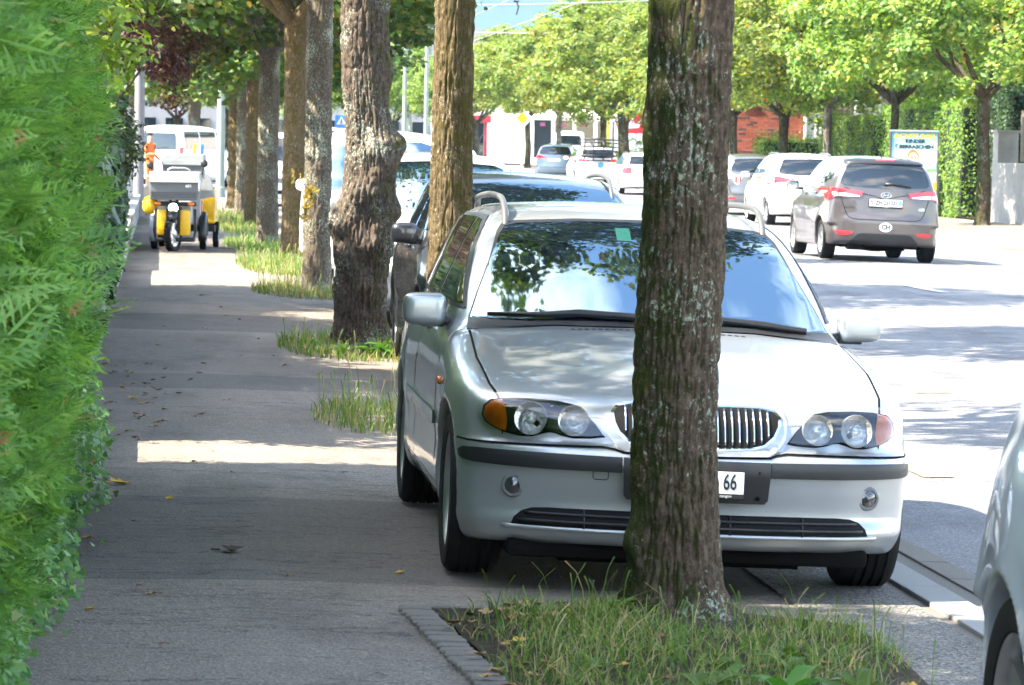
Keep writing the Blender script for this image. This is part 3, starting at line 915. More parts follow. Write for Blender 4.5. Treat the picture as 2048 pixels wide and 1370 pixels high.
    # front: kidney grille
    for sg in (-1, 1):
        inn = [(.022, .690), (.12, .694), (.235, .693), (.283, .684), (.302, .668), (.298, .640), (.280, .605), (.245, .575), (.20, .562), (.10, .556), (.034, .558), (.026, .575)]
        out = [(.013, .697), (.12, .701), (.24, .700), (.292, .690), (.312, .670), (.308, .637), (.288, .599), (.25, .567), (.203, .554), (.10, .548), (.031, .550), (.018, .572)]
        if sg < 0: inn, out = mir(inn), mir(out)
        k = B.panel('grille', out, 'front', m['chrome'], e, .016, .03, .02)
        B.panel('grille_opening', inn, 'front', m['grille_black'], k, .018, .03, .004)
        for i in range(9):
            x = .048 + i * .0265
            top = np.interp(x, [0, .24, .285, .30], [.690, .691, .682, .666]); bot = np.interp(x, [0, .19, .24, .28], [.562, .566, .578, .612])
            pts = [(sg * x, bot + .004 + (top - bot - .008) * j / 6) for j in range(7)]
            P, N = B.lay(pts, 'front', .021)
            q = MB(); q.tube([tuple(v) for v in P], .0042, 6); q.build('slat', m['chrome'], k, smooth=True)
        B.panel('grille_surround', [(sg * x, z) for x, z in [(.01, .53), (.262, .535), (.29, .546), (.33, .60), (.335, .66), (.325, .70), (.30, .716), (.01, .718)]][::sg], 'front', m['silver'], e, .009, .03, .012)
    b = MB(); P, N = B.lay([(0, .742)], 'front', .004); nrm = Vector(N[0])
    Mx = Matrix.Translation(Vector(P[0])) @ nrm.to_track_quat('Z', 'Y').to_matrix().to_4x4()
    b.lathe([(.001, .003), (.030, .003), (.040, .0035), (.041, .0)], 28, Mx); em = b.build('emblem', m['ink'], e)
    for a in range(4):
        vs = [(0, 0)] + [(.029 * math.cos((a + t / 6) * math.pi / 2), .029 * math.sin((a + t / 6) * math.pi / 2)) for t in range(7)]
        q = MB(); q.add([Mx @ Vector((u, v, .0045)) for u, v in vs], [tuple(range(8))]); q.build('emblem_quarter', flat('emblem blue', (.02, .16, .45), .2) if a % 2 == 0 else m['plate'], em)
    # front: bumper furniture
    st = [(.272, .464), (.55, .464), (.79, .466), (.822, .470), (.832, .480), (.834, .500), (.822, .513), (.78, .516), (.55, .516), (.272, .514)]
    for sg in (-1, 1): B.panel('bumper_strip', st if sg > 0 else mir(st), 'front', m['trim'], e, .014, .035, .02)
    B.panel('bumper_strip', [(-.268, .466), (.268, .466), (.268, .514), (-.268, .514)], 'front', m['trim'], e, .015, .04, .02)
    ph = B.panel('plate_holder', [(-.262, .385), (-.25, .370), (.25, .370), (.262, .385), (.268, .498), (-.268, .498)], 'front', m['trim'], e, .022, .04, .03)
    Yp = float(B.cast([(0, .44)], 'front')[0][1]) - .028
    b = MB(); b.box((.02, Yp, .4425), (.30, .006, .081), b=.0025); np_ = b.build('number_plate', m['plate'], e)
    Mt = Matrix.Translation((.118, Yp - .0035, .444)) @ Matrix.Rotation(math.pi / 2, 4, 'X')
    text_mesh('plate_number', '66', .082, m['ink'], np_, Mt, .0008, .62, .0012)
    b = MB(); b.box((.02, Yp + .001, .394), (.30, .006, .014)); b.build('plate_frame', m['ink'], np_)
    text_mesh('frame_lettering', 'ffeltrangen', .0145, m['plate'], np_, Matrix.Translation((.092, Yp - .0025, .395)) @ Matrix.Rotation(math.pi / 2, 4, 'X'), .0006, 1.1)
    for sx, sz in ((.225, .388), (-.225, .388), (.225, .482), (-.225, .482), (.19, .482)):
        b = MB(); b.lathe([(.001, .003), (.006, .003), (.008, 0)], 10, Matrix.Translation((sx, Yp + .012, sz)) @ Matrix.Rotation(math.pi / 2, 4, 'X')); b.build('screw', m['gap'], ph)
    it = [(.66, .250), (.648, .278), (.622, .302), (.585, .316), (.53, .320), (.3, .322), (0, .322)]
    it = it + [(-x, z) for x, z in it[-2::-1]]
    ik = B.panel('air_intake', it, 'front', m['grille_black'], e, .0035, .04, .012)
    for z in (.270, .295):
        xx = np.interp(z, [.25, .278, .302], [.64, .63, .60])
        P, N = B.lay([(t, z) for t in np.linspace(-xx, xx, 40)], 'front', .008)
        q = MB(); q.tube([tuple(v) for v in P], .0055, 6); q.build('slat', m['trim'], ik, smooth=True)
    for x in (-.4, -.13, .13, .4):
        q = MB(); P, N = B.lay([(x, .252), (x, .285), (x, .318)], 'front', .006); q.tube([tuple(v) for v in P], .004, 6); q.build('divider', m['trim'], ik, smooth=True)
    P, N = B.lay([(t, .246) for t in np.linspace(-.69, .69, 50)], 'front', .002)
    q = MB(); q.tube([tuple(v) for v in P], .009, 8); q.build('lip_edge', m['silver'], e, smooth=True)
    for sg in (-1, 1):
        P, N = B.lay([(sg * .655, .392)], 'front', .001); nrm = (Vector(N[0]) + Vector((0, -1.2, 0))).normalized()
        Mx = Matrix.Translation(Vector(P[0])) @ nrm.to_track_quat('Z', 'Y').to_matrix().to_4x4()
        q = MB(); q.lathe([(.030, .002), (.033, .006), (.040, .006), (.045, .001), (.046, -.02)], 26, Mx); f = q.build('fog_light', m['p_fog'], e, angle=40)
        q = MB(); q.lathe([(.001, .014), (.014, .012), (.024, .006), (.031, .003)], 22, Mx); q.build('lens', flat('dark lens', (.03, .032, .036), .08, 0, .8, .9), f, smooth=True)
    B.gaps([('front', [(-.375, .464), (-.375, .440), (-.368, .434), (-.328, .434), (-.321, .440), (-.321, .464)])], m['gap'], e, .003, 'tow_cover_gap')
    # wipers, washer jets
    for pts in ([(-.655, .935, -1), (-.45, .942, -1), (-.30, .956, -1), (-.05, .950, 0), (.15, .942, 0)], [(-.02, .957, 0), (.25, .955, 0), (.45, .938, 0), (.62, .918, 0)]):
        P, N = B.lay([(a, b_) for a, b_, _ in pts], 'front', .022, start=.7)
        q = MB(); q.tube([tuple(v) for v in P], [.008, .012, .016, .014, .012][:len(P)], 8); q.build('wiper', m['plastic'], e, smooth=True)
    B.panel('cowl', [(-.70, .900), (-.4, .922), (0, .93), (.4, .922), (.70, .900), (.72, .912), (.4, .938), (0, .947), (-.4, .938), (-.72, .912)], 'front', m['trim'], e, .006, .05, .0, start=.7)
    for i in range(26):
        x = -.34 + i * .0272
        P, N = B.lay([(x - .008, 1.262), (x + .008, 1.262), (x + .008, 1.278), (x - .008, 1.278)], 'top', .0055)
        mesh('vent_slot', [tuple(v) for v in P], [(0, 1, 2, 3)], m['gap'], e)
    # mirrors
    for sg in (-1, 1):
        r_ = blob('wing_mirror', (sg * .897, 1.78, .952), (.178, .11, .128), m['silver'], e, 4.2, (22, 32), taper=0.10 if sg > 0 else -0.10)
        b = MB(); b.box((sg * .80, 1.80, .905), (.13, .05, .035), b=.012); b.box((sg * .862, 1.80, .892), (.10, .07, .02), b=.008); b.build('mirror_foot', m['plastic'], r_, angle=40)
        b = MB(); b.box((sg * .897, 1.838, .952), (.15, .004, .10), b=.0015); b.build('mirror_glass', m['mirror_glass'], r_)
    # roof rails
    for sg in (-1, 1):
        pts = []
        for yy, up in ((2.20, .0), (2.22, .025), (2.28, .052), (2.38, .068), (2.55, .066), (2.9, .06), (3.3, .058), (3.7, .058), (3.86, .05), (3.93, .025), (3.95, 0)):
            P = B.cast([(sg * (.545 if yy < 3.8 else .53), yy)], 'top')[0]
            pts.append((P[0], yy, P[2] + up - .012))
        # smooth the curve
        q = []
        for i in range(len(pts) - 1):
            p0, p1, p2, p3 = (Vector(pts[max(0, min(len(pts) - 1, i + d))]) for d in (-1, 0, 1, 2))
            for t in np.linspace(0, 1, 6, endpoint=False):
                q.append(.5 * ((2*p1) + (-p0 + p2)*t + (2*p0 - 5*p1 + 4*p2 - p3)*t*t + (-p0 + 3*p1 - 3*p2 + p3)*t**3))
        q.append(Vector(pts[-1]))
        b = MB(); b.tube(q, .0135, 10); b.build('roof_rail', m['rail'], e, smooth=True)
    return e
silver_estate()
# ================================================================== the other vehicles
P_MPV = dict(L=4.1, H=1.62,
    T=[(-.2, .70), (0, .74), (.15, .82), (.5, .93), (.9, 1.02), (1.3, 1.06), (2.5, 1.07), (3.7, 1.10), (4.4, 1.10)],
    wp=[(-.2, .80), (0, .83), (.5, .87), (.8, .878), (2.0, .872), (3.2, .88), (3.7, .872), (4.1, .83), (4.4, .78)],
    wz=[(0, -.11), (.18, -.06), (.28, -.02), (.42, -.012), (.55, .0), (.75, .004), (.9, -.02), (1.05, -.07), (1.2, -.14)],
    Fz=[(0, .12), (.2, .05), (.3, 0), (.5, 0), (.6, .03), (.75, .10), (.9, .4), (1.1, 1.2)],
    Fx=[(0, 0), (.3, .02), (.55, .09), (.7, .19), (.8, .32), (.87, .55), (1.1, 1.6)],
    Rz=[(0, .14), (.22, .06), (.32, .015), (.45, .0), (.58, .0), (.74, .03), (.9, .05), (1.0, .07), (1.12, .10), (1.4, .22), (1.7, .45)],
    Rx=[(0, 0), (.3, .012), (.55, .05), (.7, .11), (.8, .22), (.88, .44), (1.1, 1.4)],
    G=[(.1, .45), (.5, .78), (.85, .98), (1.2, 1.19), (1.5, 1.37), (1.75, 1.50), (2.0, 1.575), (2.4, 1.605), (3.0, 1.60), (3.6, 1.555), (3.85, 1.51), (3.93, 1.46), (4.02, 1.2), (4.055, .95), (4.08, .3), (4.3, -2)],
    gw=[(.5, .90), (1.0, .835), (1.15, .79), (1.35, .715), (1.5, .64), (1.58, .57), (1.7, .5)],
    gp=[(0, -.10), (.8, -.07), (1.6, 0), (2.8, 0), (3.6, -.03), (4.0, -.06), (4.4, -.12)],
    zb=[(-.2, .2), (.3, .18), (2, .19), (3.5, .22), (4.3, .27)],
    wheels=(.82, 3.43), Ra=.345, rw=.312, wcF=.22, wcR=.16, crown=.05, gcrown=.035, k=.09, kt=.10, kg=.085, rx=.75,
    ws=[(-.72, 1.05), (0, 1.09), (.72, 1.05), (.66, 1.25), (.575, 1.46), (.5, 1.49), (0, 1.52), (-.5, 1.49), (-.575, 1.46), (-.66, 1.25)], ws_start=.3,
    rwin=[(-.62, 1.14), (-.3, 1.115), (0, 1.11), (.3, 1.115), (.62, 1.14), (.66, 1.17), (.65, 1.24), (.565, 1.445), (.535, 1.465), (0, 1.475), (-.535, 1.465), (-.565, 1.445), (-.65, 1.24), (-.66, 1.17)],
    windows=[[(1.22, 1.11), (2.05, 1.13), (2.05, 1.46), (1.95, 1.455), (1.62, 1.32)], [(2.12, 1.13), (2.95, 1.15), (2.98, 1.45), (2.12, 1.475)], [(3.04, 1.155), (3.52, 1.22), (3.55, 1.30), (3.48, 1.41), (3.04, 1.445)]],
    handles=[(1.92, .98), (2.82, 1.0)], hl=[(.38, .74), (.62, .80), (.76, .86), (.82, .84), (.80, .74), (.66, .67), (.42, .66)],
    tl=[(.33, 1.055), (.42, 1.02), (.66, 1.085), (.80, 1.08), (.845, 1.07), (.85, .90), (.82, .90), (.70, .955), (.38, .965)],
    gaps=[('left', [(1.0, 1.06), (1.0, .6), (1.05, .3)], True), ('left', [(2.08, 1.1), (2.09, .3)], True), ('left', [(3.0, 1.12), (2.98, .9), (2.88, .62), (2.86, .3)], True)], mirror=(.93, 1.12, 1.10), plate_f=.50, rail=False)
P_WAG.update(ws=[(-.735, .905), (-.40, .935), (0, .945), (.40, .935), (.735, .905), (.68, 1.04), (.575, 1.265), (.55, 1.295), (.25, 1.327), (-.25, 1.327), (-.55, 1.295), (-.575, 1.265), (-.68, 1.04)], ws_start=.7, rx=.75,
    rwin=[(-.60, 1.0), (.60, 1.0), (.52, 1.27), (-.52, 1.27)], windows=[[(1.72, .985), (2.62, .985), (2.62, 1.312), (2.47, 1.308), (2.03, 1.135)], [(2.68, .985), (3.42, .99), (3.40, 1.312), (2.68, 1.318)], [(3.48, .99), (4.02, 1.0), (3.96, 1.27), (3.47, 1.312)]],
    handles=[(2.42, .86), (3.3, .86)], hl=[(.36, .60), (.40, .66), (.55, .69), (.74, .69), (.79, .64), (.72, .59), (.5, .58)], tl=[(.52, .70), (.52, .90), (.76, .92), (.80, .90), (.80, .70)],
    gaps=[('left', [(1.48, .93), (1.40, .80), (1.33, .27)], True), ('left', [(2.66, .96), (2.66, .27)], True), ('left', [(3.46, .97), (3.26, .66), (3.02, .27)], True)], mirror=(.90, 1.78, .955), plate_f=.44, rail=True)
P_VAN = dict(L=4.8, H=1.98,
    T=[(-.2, .80), (0, .85), (.2, .95), (.6, 1.06), (1.0, 1.12), (2, 1.13), (4.6, 1.13), (5.2, 1.13)],
    wp=[(-.2, .86), (0, .90), (.5, .94), (4.4, .945), (4.75, .92), (5, .86)], wz=[(0, -.08), (.2, -.04), (.35, 0), (.8, 0), (1.0, -.02), (1.3, -.1)],
    Fz=[(0, .1), (.25, 0), (.6, 0), (.85, .06), (1.0, .3), (1.2, .9)], Fx=[(0, 0), (.4, .03), (.7, .12), (.85, .26), (.94, .55), (1.2, 1.6)],
    Rz=[(0, .1), (.25, .02), (.5, 0), (1.0, .02), (1.5, .06), (2.0, .12)], Rx=[(0, 0), (.6, .012), (.8, .04), (.9, .11), (.96, .3), (1.2, 1.3)],
    G=[(.0, .5), (.5, .95), (.75, 1.16), (1.0, 1.40), (1.3, 1.66), (1.55, 1.84), (1.8, 1.92), (2.4, 1.955), (3.6, 1.96), (4.45, 1.935), (4.64, 1.86), (4.74, 1.2), (4.77, .5), (4.95, -2)],
    gw=[(.5, .95), (1.1, .925), (1.4, .88), (1.7, .815), (1.9, .74), (2.1, .6)], gp=[(0, -.08), (.8, -.05), (1.6, 0), (4.3, 0), (4.8, -.02)], zb=[(-.2, .2), (5, .24)],
    wheels=(.9, 3.85), Ra=.36, rw=.325, wcF=.16, wcR=.04, crown=.04, gcrown=.04, k=.09, kt=.1, kg=.09, rx=.80,
    ws=[(-.80, 1.15), (0, 1.20), (.80, 1.15), (.74, 1.45), (.66, 1.74), (.5, 1.79), (-.5, 1.79), (-.66, 1.74), (-.74, 1.45)], ws_start=.2,
    rwin=[(-.70, 1.18), (.70, 1.18), (.66, 1.62), (.60, 1.70), (-.60, 1.70), (-.66, 1.62)],
    windows=[[(1.12, 1.2), (1.9, 1.2), (1.9, 1.74), (1.72, 1.72), (1.42, 1.5)], [(2.0, 1.2), (3.2, 1.2), (3.2, 1.75), (2.0, 1.75)], [(3.3, 1.2), (4.45, 1.2), (4.42, 1.74), (3.3, 1.75)]], handles=[(1.8, 1.05)],
    hl=[(.48, .80), (.55, .92), (.78, .95), (.84, .85), (.74, .76)], tl=[(.80, .85), (.80, 1.25), (.90, 1.25), (.91, .85)], gaps=[('left', [(1.0, 1.1), (1.0, .4)], True), ('left', [(1.95, 1.15), (1.95, .3)], True), ('left', [(3.25, 1.15), (3.25, .3)], True)], mirror=(1.02, 1.05, 1.22), plate_f=.5, rail=False)
def scaled(P, L, Wd, H, **kw):
    """the same kind of body in another length, width and height"""
    a, b, c = L / P['L'], Wd / (2 * max(w for _, w in P['wp'])), H / max(g for _, g in P['G'])
    q = dict(P)
    q['L'] = L; q['H'] = H + .05
    q['T'] = [(y * a, z * c) for y, z in P['T']]; q['wp'] = [(y * a, w * b) for y, w in P['wp']]; q['wz'] = [(z * c, w * b) for z, w in P['wz']]
    q['Fz'] = [(z * c, v * a) for z, v in P['Fz']]; q['Rz'] = [(z * c, v * a) for z, v in P['Rz']]; q['Fx'] = [(x * b, v * a) for x, v in P['Fx']]; q['Rx'] = [(x * b, v * a) for x, v in P['Rx']]
    q['G'] = [(y * a, z * c) for y, z in P['G']]; q['gw'] = [(z * c, w * b) for z, w in P['gw']]; q['gp'] = [(y * a, w * b) for y, w in P['gp']]; q['zb'] = [(y * a, z * c) for y, z in P['zb']]
    q['wheels'] = tuple(y * a for y in P['wheels'])
    for k in ('ws', 'rwin', 'hl', 'tl'): q[k] = [(x * b, z * c) for x, z in P[k]]
    q['ws_start'] = P['ws_start'] * a; q['rx'] = P['rx'] * b
    q['windows'] = [[(y * a, z * c) for y, z in w] for w in P['windows']]; q['handles'] = [(y * a, z * c) for y, z in P['handles']]
    q['gaps'] = [(v, [(y * a, z * c) for y, z in l], m_) for v, l, m_ in P['gaps']]
    m_ = P['mirror']; q['mirror'] = (m_[0] * b, m_[1] * a, m_[2] * c); q['plate_f'] = P['plate_f'] * c
    q['Ra'] = kw.pop('Ra', P['Ra']); q.update(kw); return q

def gen_car(name, label, cat, P, loc, rz, paint, res=.035, front=True, rear=True, group=None, roll=0.0, glassm=None, tyre_r=None, plate=None, mir_mat=None, spokes=5, detail=0, tlm=None, rail=None):
    e = car_root(name, label, cat, loc, rz, group, roll)
    B = Body(P); m = M_; G_ = glassm or m['glass']; L = P['L']
    B.shell(res, 'body', paint, e)
    b = MB(); b.box((0, L / 2, .27), (1.25, L * .84, .14)); b.box((0, L / 2, .45), (.95, L * .7, .35)); b.build('underbody', m['under'], e)
    r = tyre_r or P['rw']
    for y in P['wheels']:
        for sg in (-1, 1): wheel(e, sg * P['rx'], y, r, .205, spokes, 'alloy', detail)
    rs = .06 if res > .03 else .045
    B.panel('windscreen', P['ws'], 'front', G_, e, .006, rs, .008, start=P['ws_start'])
    B.panel('rear_window', P['rwin'], 'rear', G_, e, .006, rs, .008)
    for w in P['windows']: B.panel('side_window', w, 'left', G_, e, .007, rs, .008, mirror=True)
    B.gaps(P['gaps'], m['gap'], e, .008)
    for yy, zz in P['handles']:
        q, N = B.lay([(yy, zz)], 'left', .015)
        for sg in (-1, 1): blob('door_handle', (-sg * q[0][0], yy, zz), (.04, .19, .035), paint, e, 3, (8, 12))
    mx_, my_, mz_ = P['mirror']
    for sg in (-1, 1):
        k = blob('wing_mirror', (sg * mx_, my_, mz_), (.20, .12, .145), mir_mat or paint, e, 3.4, (14, 22), taper=.12 * sg)
        b = MB(); b.box((sg * (mx_ - .10), my_ + .02, mz_ - .055), (.14, .05, .04), b=.01); b.build('mirror_foot', m['plastic'], k)
        b = MB(); b.box((sg * mx_, my_ + .058, mz_), (.165, .008, .115), b=.003); b.build('mirror_glass', m['mirror_glass'], k)
    if front:
        for sg in (-1, 1):
            h = B.panel('headlight', P['hl'] if sg > 0 else mir(P['hl']), 'front', m['reflector'], e, .006, .05, .01)
            B.panel('lens', P['hl'] if sg > 0 else mir(P['hl']), 'front', m['lens_clear'], h, .02, .05, 0)
        z0 = P['plate_f']
        g = B.panel('grille', [(-.42, z0 + .12), (.42, z0 + .12), (.36, z0 + .24), (-.36, z0 + .24)], 'front', m['grille_black'], e, .006, .06, .01)
        for i in range(3):
            q, N = B.lay([(t, z0 + .145 + i * .033) for t in np.linspace(-.38, .38, 9)], 'front', .012)
            k = MB(); k.tube([tuple(v) for v in q], .007, 6); k.build('slat', m['chrome'], g, smooth=True)
        B.panel('air_intake', [(-.5, z0 - .18), (.5, z0 - .18), (.45, z0 - .08), (-.45, z0 - .08)], 'front', m['grille_black'], e, .005, .06, .01)
        yp = float(B.cast([(0, z0)], 'front')[0][1]) - .015
        b = MB(); b.box((0, yp, z0), (.30, .008, .08)); b.build('number_plate', m['plate'], e)
    if rear:
        for sg in (-1, 1): B.panel('tail_light', P['tl'] if sg > 0 else mir(P['tl']), 'rear', tlm or m['lamp_red'], e, .010, .05, .012)
        zp = P.get('plate_r', P['plate_f'] + .35)
        yp = float(B.cast([(0, zp)], 'rear')[0][1]) + .012
        b = MB(); b.box((0, yp, zp), (.50, .01, .11)); b.build('number_plate', plate or m['plate'], e)
        k = P['zb'][-1][1]
        B.gaps([('rear', [(-.74, k + .52), (-.68, k + .30), (-.6, k + .27), (.6, k + .27), (.68, k + .30), (.74, k + .52)])], m['gap'], e, .01, 'tailgate_gap')
        z1 = P['rwin'][0][1]
        q, N = B.lay([(0.0, z1 + .03), (-.18, z1 + .06), (-.36, z1 + .07)], 'rear', .03)
        b = MB(); b.tube([tuple(v) for v in q], [.018, .012, .008], 6); b.build('rear_wiper', m['plastic'], e, smooth=True)
    if rail if rail is not None else P.get('rail'):
        rail_bars(B, e, L, P)
    return e, B
def rail_bars(B, e, L, P, x=.58, h=.05, y0=.46, y1=.88, mat=None):
    for sg in (-1, 1):
        pts = []
        for t in np.linspace(0, 1, 17):
            yy = L * (y0 + (y1 - y0) * t); q = B.cast([(sg * x, yy)], 'top')[0]
            pts.append((q[0], yy, q[2] + h * min(1, math.sin(math.pi * t) * 2.6) - .008))
        b = MB(); b.tube(pts, .016, 8); b.build('roof_rail', mat or M_['rail'], e, smooth=True)

M_['p_black'] = car_paint('black paint', (.016, .017, .020), .5, .3, .2)
M_['p_grey'] = car_paint('warm grey paint', (.088, .074, .074), .7, .34, .45)
M_['p_white'] = car_paint('white paint', (.72, .72, .71), .1, .35, .0)
M_['p_silver2'] = car_paint('cool silver paint', (.50, .57, .64), .6, .42, .12)
M_['p_dgrey'] = car_paint('dark grey paint', (.14, .145, .155), .6, .34, .5)
M_['p_lgrey'] = car_paint('light silver paint', (.55, .56, .57), .6, .34, .5)
def zat(x, y): return float(gz(x, y))

gen_car('station_wagon', 'black station wagon parked behind the mossy trunk and the silver wagon', 'car', scaled(P_WAG, 4.75, 1.83, 1.47, Ra=.36, rw=.325), (2.66, 25.0, zat(2.5, 26) - .0), math.radians(-.4), M_['p_black'], .024, True, False, roll=math.radians(1.5), glassm=M_['windscreen'], detail=1)
gen_car('suv', 'silver suv parked behind the gnarled trunk with a dark windscreen', 'car', scaled(P_MPV, 4.35, 1.82, 1.60), (2.60, 33.4, zat(2.6, 35)), 0, M_['p_lgrey'], .03, True, False, roll=math.radians(1.0), glassm=M_['windscreen'])
gen_car('delivery_van', 'white van parked behind the silver suv, its windscreen seen beside the gnarled trunk', 'van', scaled(P_VAN, 4.6, 1.84, 1.86), (2.75, 45.2, zat(2.8, 47)), 0, M_['p_white'], .04, True, False, glassm=M_['windscreen'])
gen_car('suv', 'white suv driving toward the camera beyond the parked cars', 'car', scaled(P_MPV, 4.4, 1.84, 1.69), (5.35, 70.0, zat(5.3, 71)), 0, M_['p_white'], .045, True, False)
q_ = scaled(P_MPV, 4.2, 1.78, 1.47, xin=.55); q_['tl'] = [(x * .86, z) for x, z in q_['tl']]
gen_car('hatchback', 'pale blue silver car cut off by the right picture edge', 'car', q_, (2.845, 5.06, zat(2.8, 8.5)), 0, M_['p_silver2'], .0135, True, True, detail=1, roll=math.radians(1.4))
gen_car('suv', 'white suv with roof rails driving ahead of the brown grey car', 'car', scaled(P_MPV, 4.5, 1.86, 1.66), (14.70, 88.6, zat(14.7, 86)), math.pi, M_['p_white'], .04, True, True, rail=True, mir_mat=M_['p_white'])
e, B = gen_car('minivan', 'dark grey minivan with a yellow plate and a round sticker ahead of the white suv', 'car', scaled(P_MPV, 4.6, 1.79, 1.62), (15.55, 101.6, zat(15.5, 99)), math.pi, M_['p_dgrey'], .04, True, True, plate=flat('yellow plate', (.80, .50, .02), .4), tlm=flat('pale lamp', (.62, .50, .50), .15, 0, .5, .8))
Yr = float(B.cast([(.52, .93)], 'rear')[0][1]) + .012
b = MB(); b.lathe([(.001, .004), (.13, .004), (.132, 0)], 26, Matrix.Translation((.50, Yr, .93)) @ Matrix.Rotation(-math.pi / 2, 4, 'X')); s_ = b.build('sticker', M_['plate'], e)
for dx in (-.055, .055):
    b = MB(); b.box((.50 + dx, Yr + .006, .93), (.05, .004, .17)); b.build('sticker_bar', M_['lamp_red'], s_)
for sg in (-1, 1):
    B.panel('reflector', [(sg * .55, .42), (sg * .76, .42), (sg * .76, .47), (sg * .55, .47)][::sg], 'rear', M_['lamp_red'], e, .01, .05, .01)
gen_car('estate_car', 'white car seen from behind beside the front trunk, across the road', 'car', scaled(P_WAG, 4.4, 1.78, 1.46), (16.75, 133, zat(16.5, 131)), math.pi, M_['p_white'], .05, True, True)
e, B = gen_car('hatchback', 'white hatchback carrying a folded black rack on its tailgate', 'car', scaled(P_MPV, 4.2, 1.78, 1.54), (17.05, 150, zat(17, 148)), math.pi, M_['p_white'], .05, True, True)
b = MB(); yr = 4.28
for z in (1.15, 1.32, 1.5, 1.66, 1.78): b.tube([(-.75, yr, z), (.75, yr, z + .03)], .032, 6)
for x in (-.55, -.2, .2, .55): b.tube([(x, yr - .15, 1.0), (x, yr + .02, 1.3), (x, yr, 1.85)], .032, 6)
b.tube([(-.2, yr, 1.7), (-.12, yr + .1, 1.84), (.12, yr + .1, 1.84), (.2, yr, 1.7)], .022, 6)
b.box((0, yr, .98), (.9, .1, .06), b=.01)
k = b.build('cycle_rack', M_['plastic'], e, smooth=True)
b = MB(); b.lathe([(.001, .0), (.11, .0), (.112, -.01)], 20, Matrix.Translation((-.1, 4.22, .80)) @ Matrix.Rotation(-math.pi / 2, 4, 'X')); b.build('sticker', flat('blue sticker', (.05, .30, .62), .4), e)
gen_car('hatchback', 'dark blue car parked left of the rack carrying hatchback', 'car', scaled(P_MPV, 4.1, 1.76, 1.52), (17.55, 163, zat(17, 160)), math.radians(168), car_paint('blue grey paint', (.10, .14, .20), .5, .3, .4), .05, True, True)
gen_car('delivery_van', 'white van seen from behind in the distance, in front of the shop', 'van', scaled(P_VAN, 4.9, 1.92, 1.97), (22.9, 209, zat(21, 205)), math.radians(172), M_['p_white'], .06, True, True)
gen_car('minibus', 'white van standing across the far end of the pavement', 'van', scaled(P_VAN, 4.7, 1.88, 2.08), (1.9, 128.5, zat(0, 125)), math.radians(180 - 26), M_['p_white'], .05, True, True)
gen_car('delivery_van', 'van hidden behind the slender trunks, only its black mirror showing', 'van', scaled(P_VAN, 4.9, 1.9, 1.98), (2.86, 99, zat(2.8, 99)), 0, M_['p_white'], .06, True, False, mir_mat=M_['plastic'])
gen_car('delivery_van', 'pale van approaching far off beside the crossing sign', 'van', scaled(P_VAN, 4.9, 1.9, 2.0), (7.6, 172, zat(7.6, 172)), 0, flat('pale blue van paint', (.45, .50, .56), .4, coat=.5), .06, True, False)

